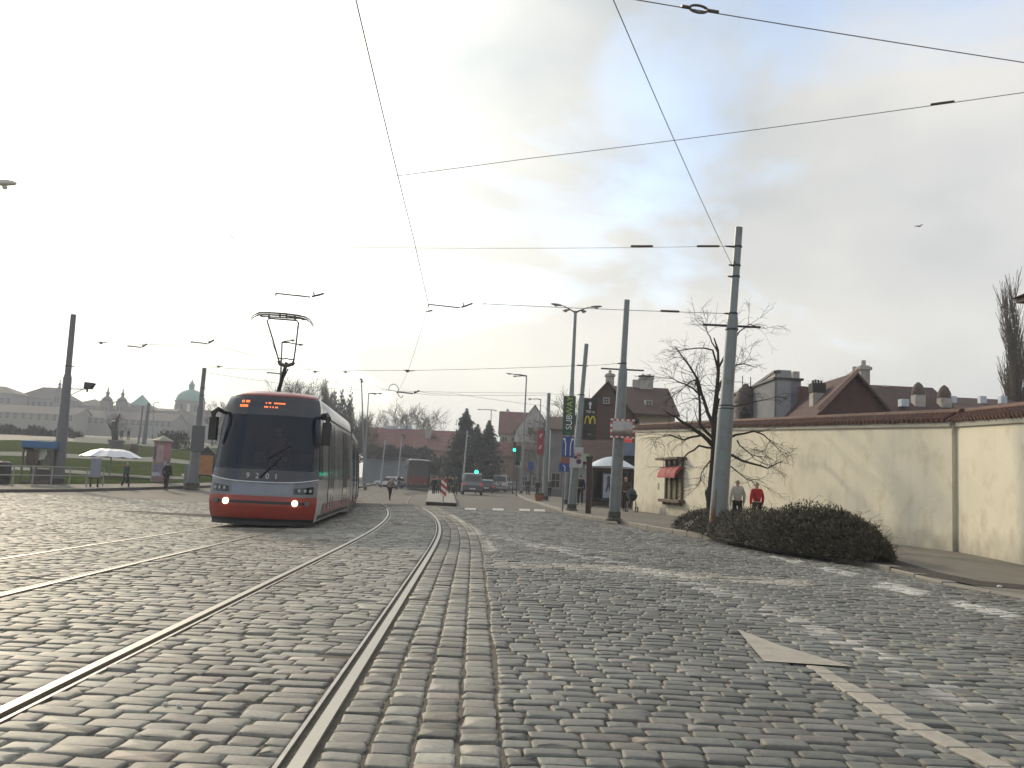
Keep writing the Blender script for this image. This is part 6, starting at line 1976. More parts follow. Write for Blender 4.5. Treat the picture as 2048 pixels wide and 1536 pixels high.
# ------------------------------------------------------------------ buildings
M_roofD = tile_mat('dark_roof_tiles', (.075, .034, .028), 1.4)
M_roofR = tile_mat('red_roof_tiles', (.17, .065, .05), 1.4)
M_roofP = tile_mat('pinkish_roof_tiles', (.22, .10, .085), 1.2)
M_beige = mat('beige_plaster', (.30, .26, .19), rough=.9, var=.14, scale=.5)
M_pink = mat('pink_plaster', (.28, .17, .13), rough=.9, var=.12, scale=.4)
M_offw = mat('grey_white_plaster', (.36, .35, .34), rough=.9, var=.12, scale=.4)
M_cream2 = mat('ochre_plaster', (.30, .23, .14), rough=.9, var=.12)
M_chim = mat('chimney_plaster', (.36, .34, .31), rough=.9, var=.15, dirt=((.14, .13, .12), .6, 2))
M_win = mat('house_window_glass', (.02, .022, .026), rough=.12, var=.2)
M_frame = mat('window_frame_white', (.27, .26, .24), rough=.6)

def gable_house(label, base, W, D, hw, hr, rz, mw_, mr_, ridge='x', wins=(), chims=(), name='house', cat='house', ov=.35, group=None, mono=False):
    """base: centre of the front wall at the ground; local x along the front, y away. ridge along x or y.
    wins: (x, z, w, h) on the front; chims: (x, y, w, d, h) above ridge base"""
    T = Matrix.Translation(base) @ Matrix.Rotation(rz, 4, 'Z')
    t = thing(name, label, cat, base, group)
    a = W / 2
    mb = MB(T)
    mb.box(-a, a, 0, D, -1.5, hw)
    if ridge == 'y': mb.prism([(-a, 0, hw), (a, 0, hw), (0, 0, hw + hr)], (0, D, 0))
    elif ridge == 'x': mb.prism([(-a, 0, hw), (-a, D, hw), (-a, D / 2, hw + hr)], (W, 0, 0))
    mb.build('wall', mw_, t)
    rf = MB(T); th = .14
    if ridge == 'x':
        s_ = hr / (D / 2)
        for sg in (0, 1):
            y0 = -ov if sg == 0 else D + ov; ym = D / 2
            P = [(-a - ov, y0, hw - ov * s_ + .02), (a + ov, y0, hw - ov * s_ + .02), (a + ov, ym, hw + hr + .02), (-a - ov, ym, hw + hr + .02)]
            rf.prism(P, (0, 0, th))
    elif ridge == 'y':
        s_ = hr / a
        for sg in (-1, 1):
            P = [(sg * (a + ov), -ov, hw - ov * s_ + .02), (sg * (a + ov), D + ov, hw - ov * s_ + .02), (0, D + ov, hw + hr + .02), (0, -ov, hw + hr + .02)]
            rf.prism(P, (0, 0, th))
    else:                              # hip
        k = min(a, D / 2)
        vs = [(-a - ov, -ov, hw), (a + ov, -ov, hw), (a + ov, D + ov, hw), (-a - ov, D + ov, hw), (-a + k, D / 2, hw + hr), (a - k, D / 2, hw + hr)]
        rf.add(vs, [(0, 1, 5, 4), (1, 2, 5), (2, 3, 4, 5), (3, 0, 4), (3, 2, 1, 0)])
    ro = rf.build('roof', mr_, t)
    for (x, y, w, d, z0, h) in chims:
        cb = MB(T).box(x - w / 2, x + w / 2, y - d / 2, y + d / 2, z0, z0 + h).box(x - w / 2 - .08, x + w / 2 + .08, y - d / 2 - .08, y + d / 2 + .08, z0 + h - .22, z0 + h - .08)
        n_ = max(1, int(w / .5))
        for q in range(n_): cb.lathe((x - w / 2 + w * (q + .5) / n_, y, z0 + h), [(.13, -.01), (.11, .28)], 8)
        cb.build('chimney', M_chim, ro)
    for (x, z, w, h) in wins:
        f = MB(T); f.box(x - w / 2 - .07, x + w / 2 + .07, -.05, .02, z - .07, z + h + .07); f.box(x - w / 2 - .12, x + w / 2 + .12, -.14, .0, z - .14, z - .075)
        o = f.build('window', M_frame, t)
        g = MB(T)
        for i in (0, 1):
            for j in (0, 1):
                g.box(x - w / 2 + (w / 2) * i + .03, x + (w / 2) * i - .03, -.075, -.052, z + h / 2 * j + .03, z + h / 2 * (j + 1) - .03)
        g.build('pane', M_win, o)
    return t
def XZ(px, py, d): p = PT(px, py, d); return p.x, p.z
def span(pxl, pxr, py, d): return PT((pxl + pxr) / 2, py, d), PT(pxr, py, d).x - PT(pxl, py, d).x

# house A: dark red roof, big chimneys, right of the banners
d = 72
c, W = span(1236, 1350, 828, d); zE = c.z; zR = PT(1290, 777, d + 5).z
base = GX(c.x, d); hw = zE - base.z
tA = gable_house('house with a dark red roof and big white chimney block at the wall corner', base, W, 11, hw, zR - zE, 0, M_cream2, M_roofD, 'x',
    wins=[(-W * .3, hw - 2.0, .9, 1.3), (0, hw - 2.0, .9, 1.3), (W * .3, hw - 2.0, .9, 1.3)],
    chims=[(PT(1292, 765, d + 5.5).x - c.x, 5.5, 1.15, .8, zR - base.z - .3, PT(1292, 757, d + 5.5).z - zR + .4)])
MB().obox(Vector((PT(1292, 755, d + 5.5).x, d + 5.5, PT(1292, 753, d + 5.5).z)), 1.3, .9, .08).build('chimney_cap', M_dk, tA)
q = PT(1273, 768, d + 5.5); MB().obox(q, .7, .6, .7).build('chimney', M_chim, tA)
def dormer(px, py, d_, par, w=.7, h=.75):
    p = PT(px, py, d_); f = MB().obox(p, w, .5, h).build('dormer_window', M_frame, par)
    g = MB()
    for i in (-1, 1):
        for j in (-1, 1): g.obox(p + Vector((i * w * .19, -.255, j * h * .19)), w * .27, .02, h * .27)
    g.build('pane', M_win, f)
dormer(1297, 808, d + 1.7, tA, .62, .62)
# gabled wing to the left with shield window
d2 = 68
cx1 = PT(1215, 766, d2); xl = PT(1165, 812, d2)
base = GX(cx1.x, d2); W2 = 2 * (cx1.x - xl.x) + 0.6
zE2 = PT(1165, 830, d2).z
tA2 = gable_house('steep dark gabled house behind the hanging board', base, W2, 9, zE2 - base.z, cx1.z - zE2, 0, M_roofD if 0 else mat('dark_brown_gable', (.085, .045, .038), rough=.9, var=.15), M_roofD, 'y',
    chims=[(PT(1224, 757, d2).x - base.x, 1.5, .62, .6, PT(1224, 775, d2).z - base.z - .6, PT(1224, 743, d2).z - PT(1224, 775, d2).z + .6)])
dormer(1212, 802, d2 - .1, tA2, .5, .5)
# low dark red lean-to roof and pale shop walls below
d3 = 60
c, W = span(1150, 1262, 925, d3); base = GX(c.x, d3)
tB = gable_house('low building with a dark red roof behind the shelter', base, W, 7, PT(1200, 926, d3).z - base.z, 1.6, 0, mat('pale_shopfront', (.26, .27, .27), rough=.8, var=.3, scale=.8), M_roofD, 'x', name='shop_building', cat='shop')
MB().obox(PT(1160, 919, d3 - .2), 1.2, .1, .8).build('green_shop_panel', mat('pale_green', (.25, .38, .22), rough=.6), tB)
MB().obox(PT(1253, 898, d3 - 6), 1.1, .15, .8).build('fascia', mat('blue_grey_fascia', (.14, .18, .26), rough=.6), tB)
MB().obox(PT(1253, 940, d3 - 5.8), 1.3, .15, 2.4).build('dark_doorway', mat('doorway_dark', (.02, .022, .02), rough=.9), tB)

# distant houses at the end of the right pavement
d = 165
c, W = span(1000, 1052, 866, d); base = GX(c.x, d)
gable_house('beige house with a reddish roof beside the dark conifers', base, W, 9, c.z - base.z, PT(1020, 825, d + 4.5).z - c.z, 0, M_beige, M_roofR, 'x', wins=[(-W * .32, c.z - base.z - 2.4, 1, 1.6), (W * .05, c.z - base.z - 2.4, 1, 1.6)], chims=[(-1.2, 4.5, .5, .5, PT(1020, 826, d).z - base.z, .9)])
d = 155
c = PT(1064, 905, d); xl = PT(1030, 880, d).x; xr = PT(1104, 880, d).x
base = GX((xl + xr) / 2, d); zE = PT(1064, 862, d).z
gable_house('grey white gabled house end behind the two-headed lamp', base, xr - xl, 10, zE - base.z, PT(1092, 812, d).z - zE, 0, M_offw, M_roofR, 'y', wins=[(-.6, zE - base.z - .6, .8, 1.2), (1.2, zE - base.z - .6, .8, 1.2), (-.9, 2.2, 1, 1.6), (1.4, 2.2, 1, 1.6)])
d = 140
c, W = span(986, 1036, 912, d); base = GX(c.x, d)
gable_house('low orange-beige house with barred windows at the end of the street', base, W, 6, PT(1010, 912, d).z - base.z, PT(1010, 886, d + 3).z - PT(1010, 912, d).z, 0, mat('orange_beige', (.24, .16, .10), rough=.9, var=.2), M_roofR, 'x', wins=[(-W * .25, .9, .8, 1.3), (W * .15, .9, .8, 1.3)])
d = 137
c, W = span(1036, 1104, 905, d); base = GX(c.x, d)
gable_house('dull brown low building behind the walkers on the right pavement', base, W, 6, PT(1070, 900, d).z - base.z, 1.1, 0, mat('dull_brown_plaster', (.13, .115, .10), rough=.9, var=.3, scale=.8), M_roofD, 'x', wins=[(-1.4, 1.0, .8, 1.4), (.2, 1.0, .8, 1.4), (1.7, 1.0, .8, 1.4)])
d = 88
c, W = span(1100, 1160, 900, d); base = GX(c.x, d)
gable_house('grey building front behind the blue lane signs', base, W, 8, PT(1130, 860, d).z - base.z, 1.4, 0, mat('grey_plaster', (.17, .17, .17), rough=.9, var=.25, scale=.6), M_roofD, 'x', wins=[(-.8, 1.0, .8, 1.4), (.7, 1.0, .8, 1.4)])
mb = MB(); q0 = GX(PT(1060, 915, 97).x, 94)
for i, (px, py, w, h, cl, l) in enumerate(((1062, 932, .55, .85, M_blue, 'small blue sign near the walkers on the right pavement'), (1036, 912, .5, 2.0, M_green, 'narrow green banner left of the two-headed lamp'), (1036, 928, .5, .5, M_white, 'small white plate below the green banner by the two-headed lamp'))):
    c = PT(px, py, 90); t = thing('street_sign', l, 'sign', GX(c.x, 90)); g0 = GX(c.x, 90)
    MB().tube([g0, Vector((c.x, 90.08, c.z + h / 2))], .04, 6).build('sign_post', M_dk, t)
    panel(t, c, w, h, cl, 'sign_panel', .06)

# pink-walled long building, its retaining wall and the shrubs between
d = 150
c, W = span(728, 914, 895, d); base = GX(c.x, d); hw = PT(820, 897, d).z - base.z
tP = gable_house('long low pink building with a red roof behind the grey retaining wall', base, W, 10, hw, PT(820, 860, d + 5).z - PT(820, 897, d).z, R(-1), M_pink, M_roofP, 'x',
    wins=[(x, hw - 1.9, .8, .9) for x in (-6, -3, 0, 3.2, 6)], chims=[(PT(855, 870, d + 2).x - base.x, 3, 1.0, .8, hw + .8, PT(855, 852, d + 2).z - base.z - hw - .8)])
for px in (777, 790, 808, 818): MB().obox(PT(px, 855, d + 5), 1.1, .3, .55).build('roof_box', mat('pale_blue_box', (.42, .47, .52), rough=.5), tP)
for px in (750, 806, 868): MB().prism([PT(px - 4, 874, d + 2), PT(px + 5, 874, d + 2), PT(px + 3, 868, d + 2), PT(px - 3, 868, d + 2)], (0, 2.2, 0)).build('dormer', M_roofP, tP)
d = 132
a_, b_ = PT(720, 909, d), PT(864, 922, d)
t = thing('retaining_wall', 'long pale grey retaining wall below the pink building', 'wall', (a_ + b_) / 2)
MB().prism([Vector((a_.x, d + 4, 0)), Vector((b_.x, d, 0)), Vector((b_.x, d, b_.z)), Vector((a_.x, d + 4, a_.z))], (0, .5, 0)).build('wall_face', mat('grey_blue_wall', (.22, .235, .25), rough=.9, var=.15, scale=.5), t)
MB().prism([Vector((a_.x, d + 3.9, a_.z)), Vector((b_.x, d - .1, b_.z)), Vector((b_.x, d - .1, b_.z + .15)), Vector((a_.x, d + 3.9, a_.z + .15))], (0, .7, 0)).build('coping', M_kerb, t)
def bushes(px0, px1, yt, yb, d, n, size, seed, label, m, name='hedge', cat='hedge', dep=2.5):
    A_, B_ = PT(px0, yb, d), PT(px1, yb, d); zt_ = PT((px0 + px1) / 2, yt, d).z; h = zt_ - (A_.z + B_.z) / 2
    t = thing(name, label, cat, (A_ + B_) / 2)
    def fn(r):
        f = r.random(); c = A_.lerp(B_, f); th = math.pi * r.random(); lump = 1 + .16 * math.sin(f * 23) + .1 * math.sin(f * 61 + th * 2)
        rr = r.uniform(.3, 1) ** .4
        return Vector((c.x + r.gauss(0, .1), d + math.cos(th) * dep * rr, min(A_.z, B_.z) - .3 + (h + .3) * math.sin(th) * rr * lump)), Vector((0, math.cos(th), math.sin(th) + .2)).normalized()
    leaf_cloud(fn, n, size, seed).build('foliage', m, t)
    return t
M_hz = mat('dusty_hedge', (.035, .037, .030), rough=.9, var=.5, scale=.8)
bushes(735, 862, 893, 913, 136, 5000, .3, 41, 'row of scrubby dark bushes between the retaining wall and the pink building', M_hz)
bushes(862, 930, 915, 945, 128, 3000, .3, 42, 'dark hedge under the low conifer behind the waiting crowd', M_hz)
bushes(-60, 150, 853, 884, 138, 9000, .35, 43, 'long dark hedge at the far left edge of the park', M_hz)
bushes(150, 158, 868, 886, 134, 600, .3, 44, 'round end clump of the far left hedge', M_hz, dep=2)
bushes(325, 370, 866, 893, 112, 2600, .2, 45, 'rounded dark bush right of the advertising pillar', M_hz, name='bush', cat='bush')
bushes(690, 735, 850, 905, 145, 3000, .3, 46, 'greenish shrub mass behind the rear of the red tram', mat('green_grey_shrub', (.06, .08, .065), rough=.9, var=.4, scale=.6), name='bush', cat='bush', dep=3)
bushes(640, 700, 800, 905, 160, 6000, .35, 47, 'dark grey evergreen mass at the foot of the poplar', mat('grey_evergreen', (.05, .05, .045), rough=.9, var=.4, scale=.6), name='bush', cat='bush', dep=3)

# houses behind the cream wall
d = 50
c, W = span(1512, 1552, 835, d)
def block(label, pxl, pxr, yt, ytl, d, D, mw_, cap=.12, extra=None, name='flat_roofed_house'):
    xl, xr = PT(pxl, yt, d).x, PT(pxr, yt, d).x; zt_ = PT((pxl + pxr) / 2, yt, d).z
    t = thing(name, label, 'house', Vector(((xl + xr) / 2, d, 0)))
    MB().box(xl, xr, d, d + D, -.5, zt_).build('wall', mw_, t)
    MB().box(xl - .12, xr + .12, d - .12, d + D + .12, zt_ + .002, zt_ + cap).build('roof', M_dk, t)
    return t, xl, xr, zt_
tG, xl, xr, zt_ = block('grey plaster block with a lit beige flank behind the cream wall', 1550, 1602, 760, 760, d, 10, mat('bluish_grey_plaster', (.15, .155, .17), rough=.9, var=.2, scale=.6))
# flank with sunlight put into its paler colour, slanting away to the left
fl_ = PT(1511, 772, d + 14); 
MB().prism([Vector((xl - .01, d + .02, -.5)), Vector((fl_.x, d + 14, -.5)), Vector((fl_.x, d + 14, fl_.z)), Vector((xl - .01, d + .02, zt_ + .35))], (.3, .1, 0)).build('side_wall', mat('sunlit_flank_plaster', (.36, .34, .29), rough=.9, var=.12, scale=.5), tG)
MB().prism([Vector((xl - .1, d - .1, zt_ + .36)), Vector((fl_.x - .1, d + 14, fl_.z + .01)), Vector((fl_.x - .1, d + 14, fl_.z + .16)), Vector((xl - .1, d - .1, zt_ + .5))], (.5, .1, 0)).build('parapet', M_dk, tG)
MB().box(xl + .1, xl + .9, d - .02, d + .6, zt_ - 2.4, zt_ + .55).build('pier', M_offw if 0 else mat('pier_plaster', (.26, .26, .27), rough=.9), tG)
for z_ in (zt_ - 1.6,): MB().box(xl + 1.4, xl + 1.75, d - .03, d + .05, z_, z_ + .9).build('window', M_win, tG)
q = PT(1597, 757, d); MB().obox(q + Vector((0, .6, 0)), .35, .5, .9).build('chimney', M_chim, tG)
q = PT(1606, 790, d); 
MB().prism([PT(1602, 835, d - .5), PT(1627, 835, d - .5), PT(1626, 774, d - .5), PT(1602, 772, d - .5)], (0, 3, 0)).build('brick_annexe', mat('dull_brick', (.13, .065, .05), rough=.9, var=.25, scale=2), tG)
# turret
q = PT(1491, 792, 55); t = thing('turret', 'small dark conical turret roof with two finials behind the tallest pole', 'turret', Vector((q.x, 55, 0)))
rt = (PT(1512, 800, 55).x - PT(1470, 800, 55).x) / 2
MB().lathe(Vector((q.x, 55, 0)), [(rt * .95, -.5), (rt * .95, PT(1491, 805, 55).z), ], 20).build('wall', mat('turret_wall', (.12, .10, .09), rough=.9), t, smooth=True)
z0 = PT(1491, 805, 55).z; z1 = PT(1491, 768, 55).z
MB().lathe(Vector((q.x, 55, 0)), [(rt * 1.08, z0 + .003), (rt * .8, z0 + (z1 - z0) * .55), (rt * .35, z1 - .15), (rt * .2, z1)], 20).build('roof', mat('slate_brown', (.07, .05, .042), rough=.85, var=.2), t, smooth=True)
MB().tube([Vector((q.x - .2, 55, z1 - .3)), Vector((q.x - .2, 55, z1 + .5))], .03, 5).build('finial', M_dk, t)
MB().tube([Vector((q.x + .3, 55, z1 - .3)), Vector((q.x + .3, 55, z1 + .45))], .03, 5).build('finial', M_dk, t)
# twin chimney stack
d = 46
q = PT(1638, 800, d); w = PT(1650, 800, d).x - PT(1626, 800, d).x
t = thing('chimney_stack', 'stout standalone chimney with a dark crown above the cream wall', 'chimney', Vector((q.x, d, 0)))
zt_ = PT(1638, 766, d).z
MB().box(q.x - w / 2, q.x + w / 2, d, d + .6, -.3, zt_ - .5).build('stack', M_chim, t, bevel=.02)
MB().box(q.x - w / 2 - .04, q.x + w / 2 + .04, d - .04, d + .64, zt_ - .498, zt_).build('crown', mat('sooty', (.04, .035, .03), rough=.9, var=.3), t, bevel=.02)
cm = MB()
for i in range(4): cm.tube([(q.x - w * .36 + i * w * .24, d + .3, zt_), (q.x - w * .36 + i * w * .24 + random.uniform(-.03, .03), d + .3, zt_ + random.uniform(.1, .25))], .06, 6)
cm.build('chimney_pot', MATS['sooty'], t)
# steep gable roof and long roof
d = 44
ap = PT(1722, 752, d); l_ = PT(1648, 822, d); r_ = PT(1800, 822, d)
base = Vector((ap.x - .3, d, 0)); W = 2 * (ap.x - l_.x)
tD = gable_house('house with a steep dark red gabled roof and two tall chimneys behind the cream wall', base, W, 9, l_.z - .2, ap.z - l_.z + .2, 0, mat('tile_hung_gable', (.075, .036, .03), rough=.9, var=.3, scale=2), M_roofD, 'y',
    chims=[(PT(1709, 750, d + 2).x - base.x, 2, .36, .4, ap.z - 1.2, PT(1709, 744, d + 2).z - ap.z + 1.2), (PT(1727, 745, d + 1).x - base.x, 1, .46, .5, ap.z - 1.0, PT(1727, 732, d + 1).z - ap.z + 1.0)])
lft = MB(); lft.prism([l_ + Vector((-.3, -.45, -.1)), ap + Vector((-.3, -.45, .12)), ap + Vector((-.3, -.45, .34)), l_ + Vector((-.5, -.45, .12))], (0, .1, 0)); lft.build('verge_board', mat('pale_verge', (.24, .15, .12), rough=.8), tD)
d = 50
c, W = span(1735, 1915, 822, d); zR = PT(1825, 779, d + 4).z
base = Vector((c.x, d, 0))
tE = gable_house('long dark red roof with two hooded chimneys behind the cream wall', base, W, 8, c.z - .3, zR - c.z + .3, R(-1.5), M_offw, M_roofD, 'x')
for px, yt, yb in ((1838, 764, 799), (1890, 770, 812)):
    q = PT(px, yb, d + 1.2); z1 = PT(px, yt, d + 1.2).z
    MB().box(q.x - .3, q.x + .3, d + 1.0, d + 1.6, q.z - .6, z1 - .75).build('chimney', M_chim, tE, bevel=.02)
    MB().lathe(Vector((q.x, d + 1.3, 0)), [(.36, z1 - .748), (.38, z1 - .5), (.22, z1 - .15), (.05, z1)], 10).build('chimney_hood', mat('hood_tiles', (.09, .065, .05), rough=.85, var=.3), tE, smooth=True)
q = PT(1807, 806, d + .6); MB().obox(q, .42, .5, .42).build('skylight', MATS['pale_blue_box'], tE)
q = PT(1770, 778, d + 4); MB().obox(q, .4, .4, .4).build('chimney', M_chim, tE)
c, W = span(1900, 2080, 812, 58); tF = gable_house('farther low roof with small pale chimneys at the right', Vector((c.x, 58, 0)), W, 8, c.z - .4, PT(1990, 803, 62).z - c.z + .4, 0, M_offw, M_roofD, 'x')
for px in (1905, 1964, 2005): q = PT(px, 800, 60); MB().obox(q, .42, .4, .5).build('chimney', MATS['pale_blue_box'], tF)
# low ridge behind 1657..
d = 60; ap = PT(1672, 768, d); c = PT(1672, 805, d)
gable_house('small dark gable between the chimney stack and the steep roof', Vector((ap.x, d, 0)), 3.4, 6, c.z - .2, ap.z - c.z + .2, 0, MATS['dark_brown_gable'], M_roofD, 'y')
# building at the right edge: only its eaves corner shows
q = PT(2021, 598, 24)
t = thing('villa', 'tiled eaves corner of a tall house cutting in at the right edge', 'house', Vector((q.x + 4, 18, 0)))
MB().box(q.x + .9, q.x + 9, 13, 23.1, -.3, q.z + .1).build('wall', M_beige, t)
MB().add([(q.x, 12, q.z), (q.x + 10, 12, q.z), (q.x + 10, 24, q.z), (q.x, 24, q.z), (q.x + 5, 18, q.z + 2.6)], [(3, 2, 1, 0), (0, 1, 4), (1, 2, 4), (2, 3, 4), (3, 0, 4)]).build('roof', M_roofR, t)
MB().box(q.x + .1, q.x + 9.9, 12.1, 23.9, q.z - .14, q.z - .003).build('eaves', mat('eaves_wood', (.08, .055, .045), rough=.9), t)

# ------------------------------------------------------------------ left park furniture
def P0(x, y, h=.1): return GP(x, y, h)
# phone booth
b = P0(68, 967); d = b.y
xl, xr = PT(40, 960, d).x, PT(98, 960, d).x; zt_ = PT(68, 881, d).z; w = (xr - xl) / 2; cxp = (xl + xr) / 2
t = thing('kiosk_booth', 'glazed street booth with a blue roof band and a torn white poster, far left', 'booth', Vector((cxp, d, b.z)))
fr = MB()
for x in (xl, cxp, xr): fr.box(x - .04, x + .04, d, d + .08, b.z, zt_ - .4)
for x in (xl, xr): fr.box(x - .04, x + .04, d + 1.0, d + 1.08, b.z, zt_ - .4)
fr.box(xl - .04, xl + .04, d + .09, d + 1.0, zt_ - .5, zt_ - .42); fr.box(xr - .04, xr + .04, d + .09, d + 1.0, zt_ - .5, zt_ - .42); fr.box(xl - .04, xr + .04, d - .01, d + .09, b.z + .02, b.z + .16); fr.box(xl, xr, d + 1.02, d + 1.06, b.z, b.z + .8)
fr.build('frame', mat('booth_frame', (.12, .10, .09), rough=.6), t)
MB().box(xl - .1, xr + .1, d - .1, d + 1.18, zt_ - .42, zt_).build('roof', mat('booth_blue', (.05, .13, .27), rough=.5, var=.15), t, bevel=.04)
MB().box(xl + .08, cxp - .06, d + .2, d + .9, b.z + 1.0, zt_ - .5).build('phone_cabinet', mat('cabinet_brown', (.10, .07, .06), rough=.7, var=.3), t, bevel=.03)
MB().box(cxp + .06, xr - .06, d + .3, d + .4, b.z + 1.05, zt_ - .5).build('panel', mat('booth_panel', (.14, .13, .12), rough=.6, var=.3), t)
pq = [PT(x, y, d + .28) for x, y in ((74, 897), (86, 894), (93, 896), (94, 908), (88, 918), (76, 921), (71, 916), (77, 906))]
MB().prism(pq, (0, .01, 0)).build('poster', mat('torn_poster', (.5, .5, .46), rough=.8, var=.15), t)
# legs board right of booth
b = P0(190, 974); d = b.y; z1 = PT(190, 916, d).z; zm = PT(190, 955, d).z
t = thing('display_board', 'pale blue grey display board on two legs left of the woman in slate', 'display board', b)
xl, xr = PT(180, 940, d).x, PT(200, 940, d).x
MB().box(xl, xr, d, d + .12, zm, z1).build('board', mat('board_bluegrey', (.22, .23, .28), rough=.5, var=.15), t, bevel=.02)
for x in (xl + .08, xr - .08): MB().box(x - .04, x + .04, d + .02, d + .1, b.z - .02, zm).build('leg', M_dk, t)
# railing along the far pavement
A_, B_ = GP(-60, 972, .1), GP(205, 972, .1)
t = thing('railing', 'low tubular railing along the left tram stop', 'railing', (A_ + B_) / 2)
rl = MB()
for h in (.55, 1.0): rl.tube([A_ + Vector((0, 0, h)), B_ + Vector((0, 0, h))], .03, 6)
rl.build('rail', mat('rail_pale', (.30, .29, .28), rough=.5), t)
for i in range(8):
    p = A_.lerp(B_, i / 7); MB().tube([Vector((p.x, p.y, G(p.x, p.y) + .08)), p + Vector((0, 0, 1.02))], .035, 6).build('post', MATS['rail_pale'], t)
# bin
b = P0(4, 968); t = thing('litter_bin', 'dark litter bin at the left edge beside the booth', 'bin', b)
hb = PT(4, 922, b.y).z - b.z
MB().lathe(b, [(.30, 0), (.34, .1), (.36, hb * .8), (.38, hb * .82), (.38, hb * .92), (.2, hb)], 16).build('bin_body', mat('bin_dark', (.05, .045, .045), rough=.7), t, smooth=True)
MB().lathe(b + Vector((0, 0, .3)), [(.375, 0), (.375, .06)], 16).build('band', M_dk, t)
# white ribbed canopy
b = P0(224, 962, .1); dC = 60
c = PT(224, 898, dC); b = GX(c.x, dC, .1); e_ = PT(165, 915, dC); rC = (PT(282, 915, dC).x - e_.x) / 2
t = thing('canopy', 'wide white ribbed parasol roof on a slim post in the lawn', 'canopy', b)
vs = [Vector((b.x, dC, c.z))]; fs = []
n_ = 24; ze = PT(224, 914, dC).z
for ring_i, (rr, f) in enumerate(((.35, .02), (.62, .28), (1.0, 1.0))):
    for k in range(n_):
        a = 2 * math.pi * k / n_; rib = .05 * (1 if k % 2 else -1) * rr
        vs.append(Vector((b.x + rC * rr * math.cos(a), dC + rC * rr * math.sin(a), c.z + (ze - c.z) * f + rib * .6)))
for k in range(n_):
    fs.append((0, 1 + k, 1 + (k + 1) % n_))
    for r_i in (0, 1): fs.append((1 + r_i * n_ + k, 1 + (r_i + 1) * n_ + k, 1 + (r_i + 1) * n_ + (k + 1) % n_, 1 + r_i * n_ + (k + 1) % n_))
o_ = MB().add(vs, fs).build('canopy_cloth', mat('canopy_white', (.62, .63, .66), rough=.5, var=.04), t)
o_.modifiers.new('thick', 'SOLIDIFY').thickness = .04
MB().tube([b, Vector((b.x, dC, c.z))], .05, 8).build('post', MATS['pale_pole'], t)
mb = MB()
for k in range(0, n_, 2):
    a = 2 * math.pi * k / n_; mb.tube([Vector((b.x, dC, c.z - .12)), Vector((b.x + rC * .97 * math.cos(a), dC + rC * .97 * math.sin(a), ze - .06))], .015, 4)
mb.build('rib', M_alu, t)
# statue
dS_ = 104
b = GX(PT(231, 900, dS_).x, dS_); P_ = lambda x, y, e=0: PT(x, y, dS_ + e)
t = thing('statue', 'dark bronze statue with a raised wing on a tall plinth', 'statue', b)
zp = P_(231, 880).z
MB().box(b.x - .6, b.x + .6, dS_ - .6, dS_ + .6, b.z - .2, zp - .3).box(b.x - .7, b.x + .7, dS_ - .7, dS_ + .7, zp - .298, zp).build('plinth', mat('plinth_stone', (.12, .115, .11), rough=.85, var=.2), t, bevel=.05)
m = skin_mesh([(P_(230, 870), .4), (P_(229, 860), .45), (P_(228, 850), .38), (P_(224, 843), .2), (P_(234, 842), (.3, .14)), (P_(240, 826), (.07, .05)), (P_(219, 852), .13), (P_(216, 846), .07), (P_(233, 881, .3), .22), (P_(227, 881, -.3), .22)], [(0, 1), (1, 2), (2, 3), (2, 4), (4, 5), (1, 6), (6, 7), (0, 8), (0, 9)], 0, 1)
m.transform(Matrix.Translation(-b))
m.materials.clear(); m.materials.append(mat('bronze', (.035, .038, .036), rough=.4, metal=.4)); 
for p in m.polygons: p.use_smooth = True
o = bpy.data.objects.new('figure', m); COL.objects.link(o); o.parent = t
# advertising pillar with pointed roof
b = P0(315, 964); d = b.y; zt_ = PT(315, 870, d).z; ze = PT(315, 883, d).z
xl, xr = PT(299, 930, d).x, PT(333, 930, d).x; r_ = (xr - xl) / 2; cxp = (xl + xr) / 2
t = thing('advert_pillar', 'round advertising pillar with pointed roof and torn posters', 'advertising pillar', Vector((cxp, d, b.z)))
o0_ = Vector((cxp, d + r_, b.z))
MB().lathe(o0_, [(r_ * 1.06, 0), (r_ * 1.06, .35), (r_, .36), (r_, ze - b.z)], 24).build('drum', mat('pillar_posters', (.26, .2, .18), rough=.8, var=.45, scale=1.6, dirt=((.35, .12, .16), .7, 1.3)), t, smooth=True)
MB().lathe(o0_, [(r_ * 1.2, ze - b.z + .003), (r_ * 1.2, ze - b.z + .08), (r_ * .6, (ze + zt_) / 2 - b.z + .05), (.03, zt_ - b.z)], 12).build('roof', mat('pillar_roof', (.25, .24, .2), rough=.7, var=.2), t)
for i, (a0, a1, z0, z1, cl) in enumerate(((200, 245, 1.4, 2.2, (.06, .055, .06)), (255, 300, 1.2, 2.3, (.38, .27, .27)), (305, 340, 1.5, 2.4, (.4, .17, .22)), (205, 300, .5, 1.1, (.22, .17, .24)), (305, 340, .4, 1.3, (.3, .31, .38)), (225, 290, .37, .6, (.4, .41, .48)))):
    vs = []
    for k in range(7):
        a = math.radians(a0 + (a1 - a0) * k / 6)
        for z in (z0, z1): vs.append(o0_ + Vector(((r_ + .012) * math.cos(a), (r_ + .012) * math.sin(a), z)))
    MB().add(vs, [(2 * k, 2 * k + 2, 2 * k + 3, 2 * k + 1) for k in range(6)]).build('poster', mat('pillar_poster_%s' % 'abcdef'[i], cl, rough=.6, var=.3, scale=4), t)
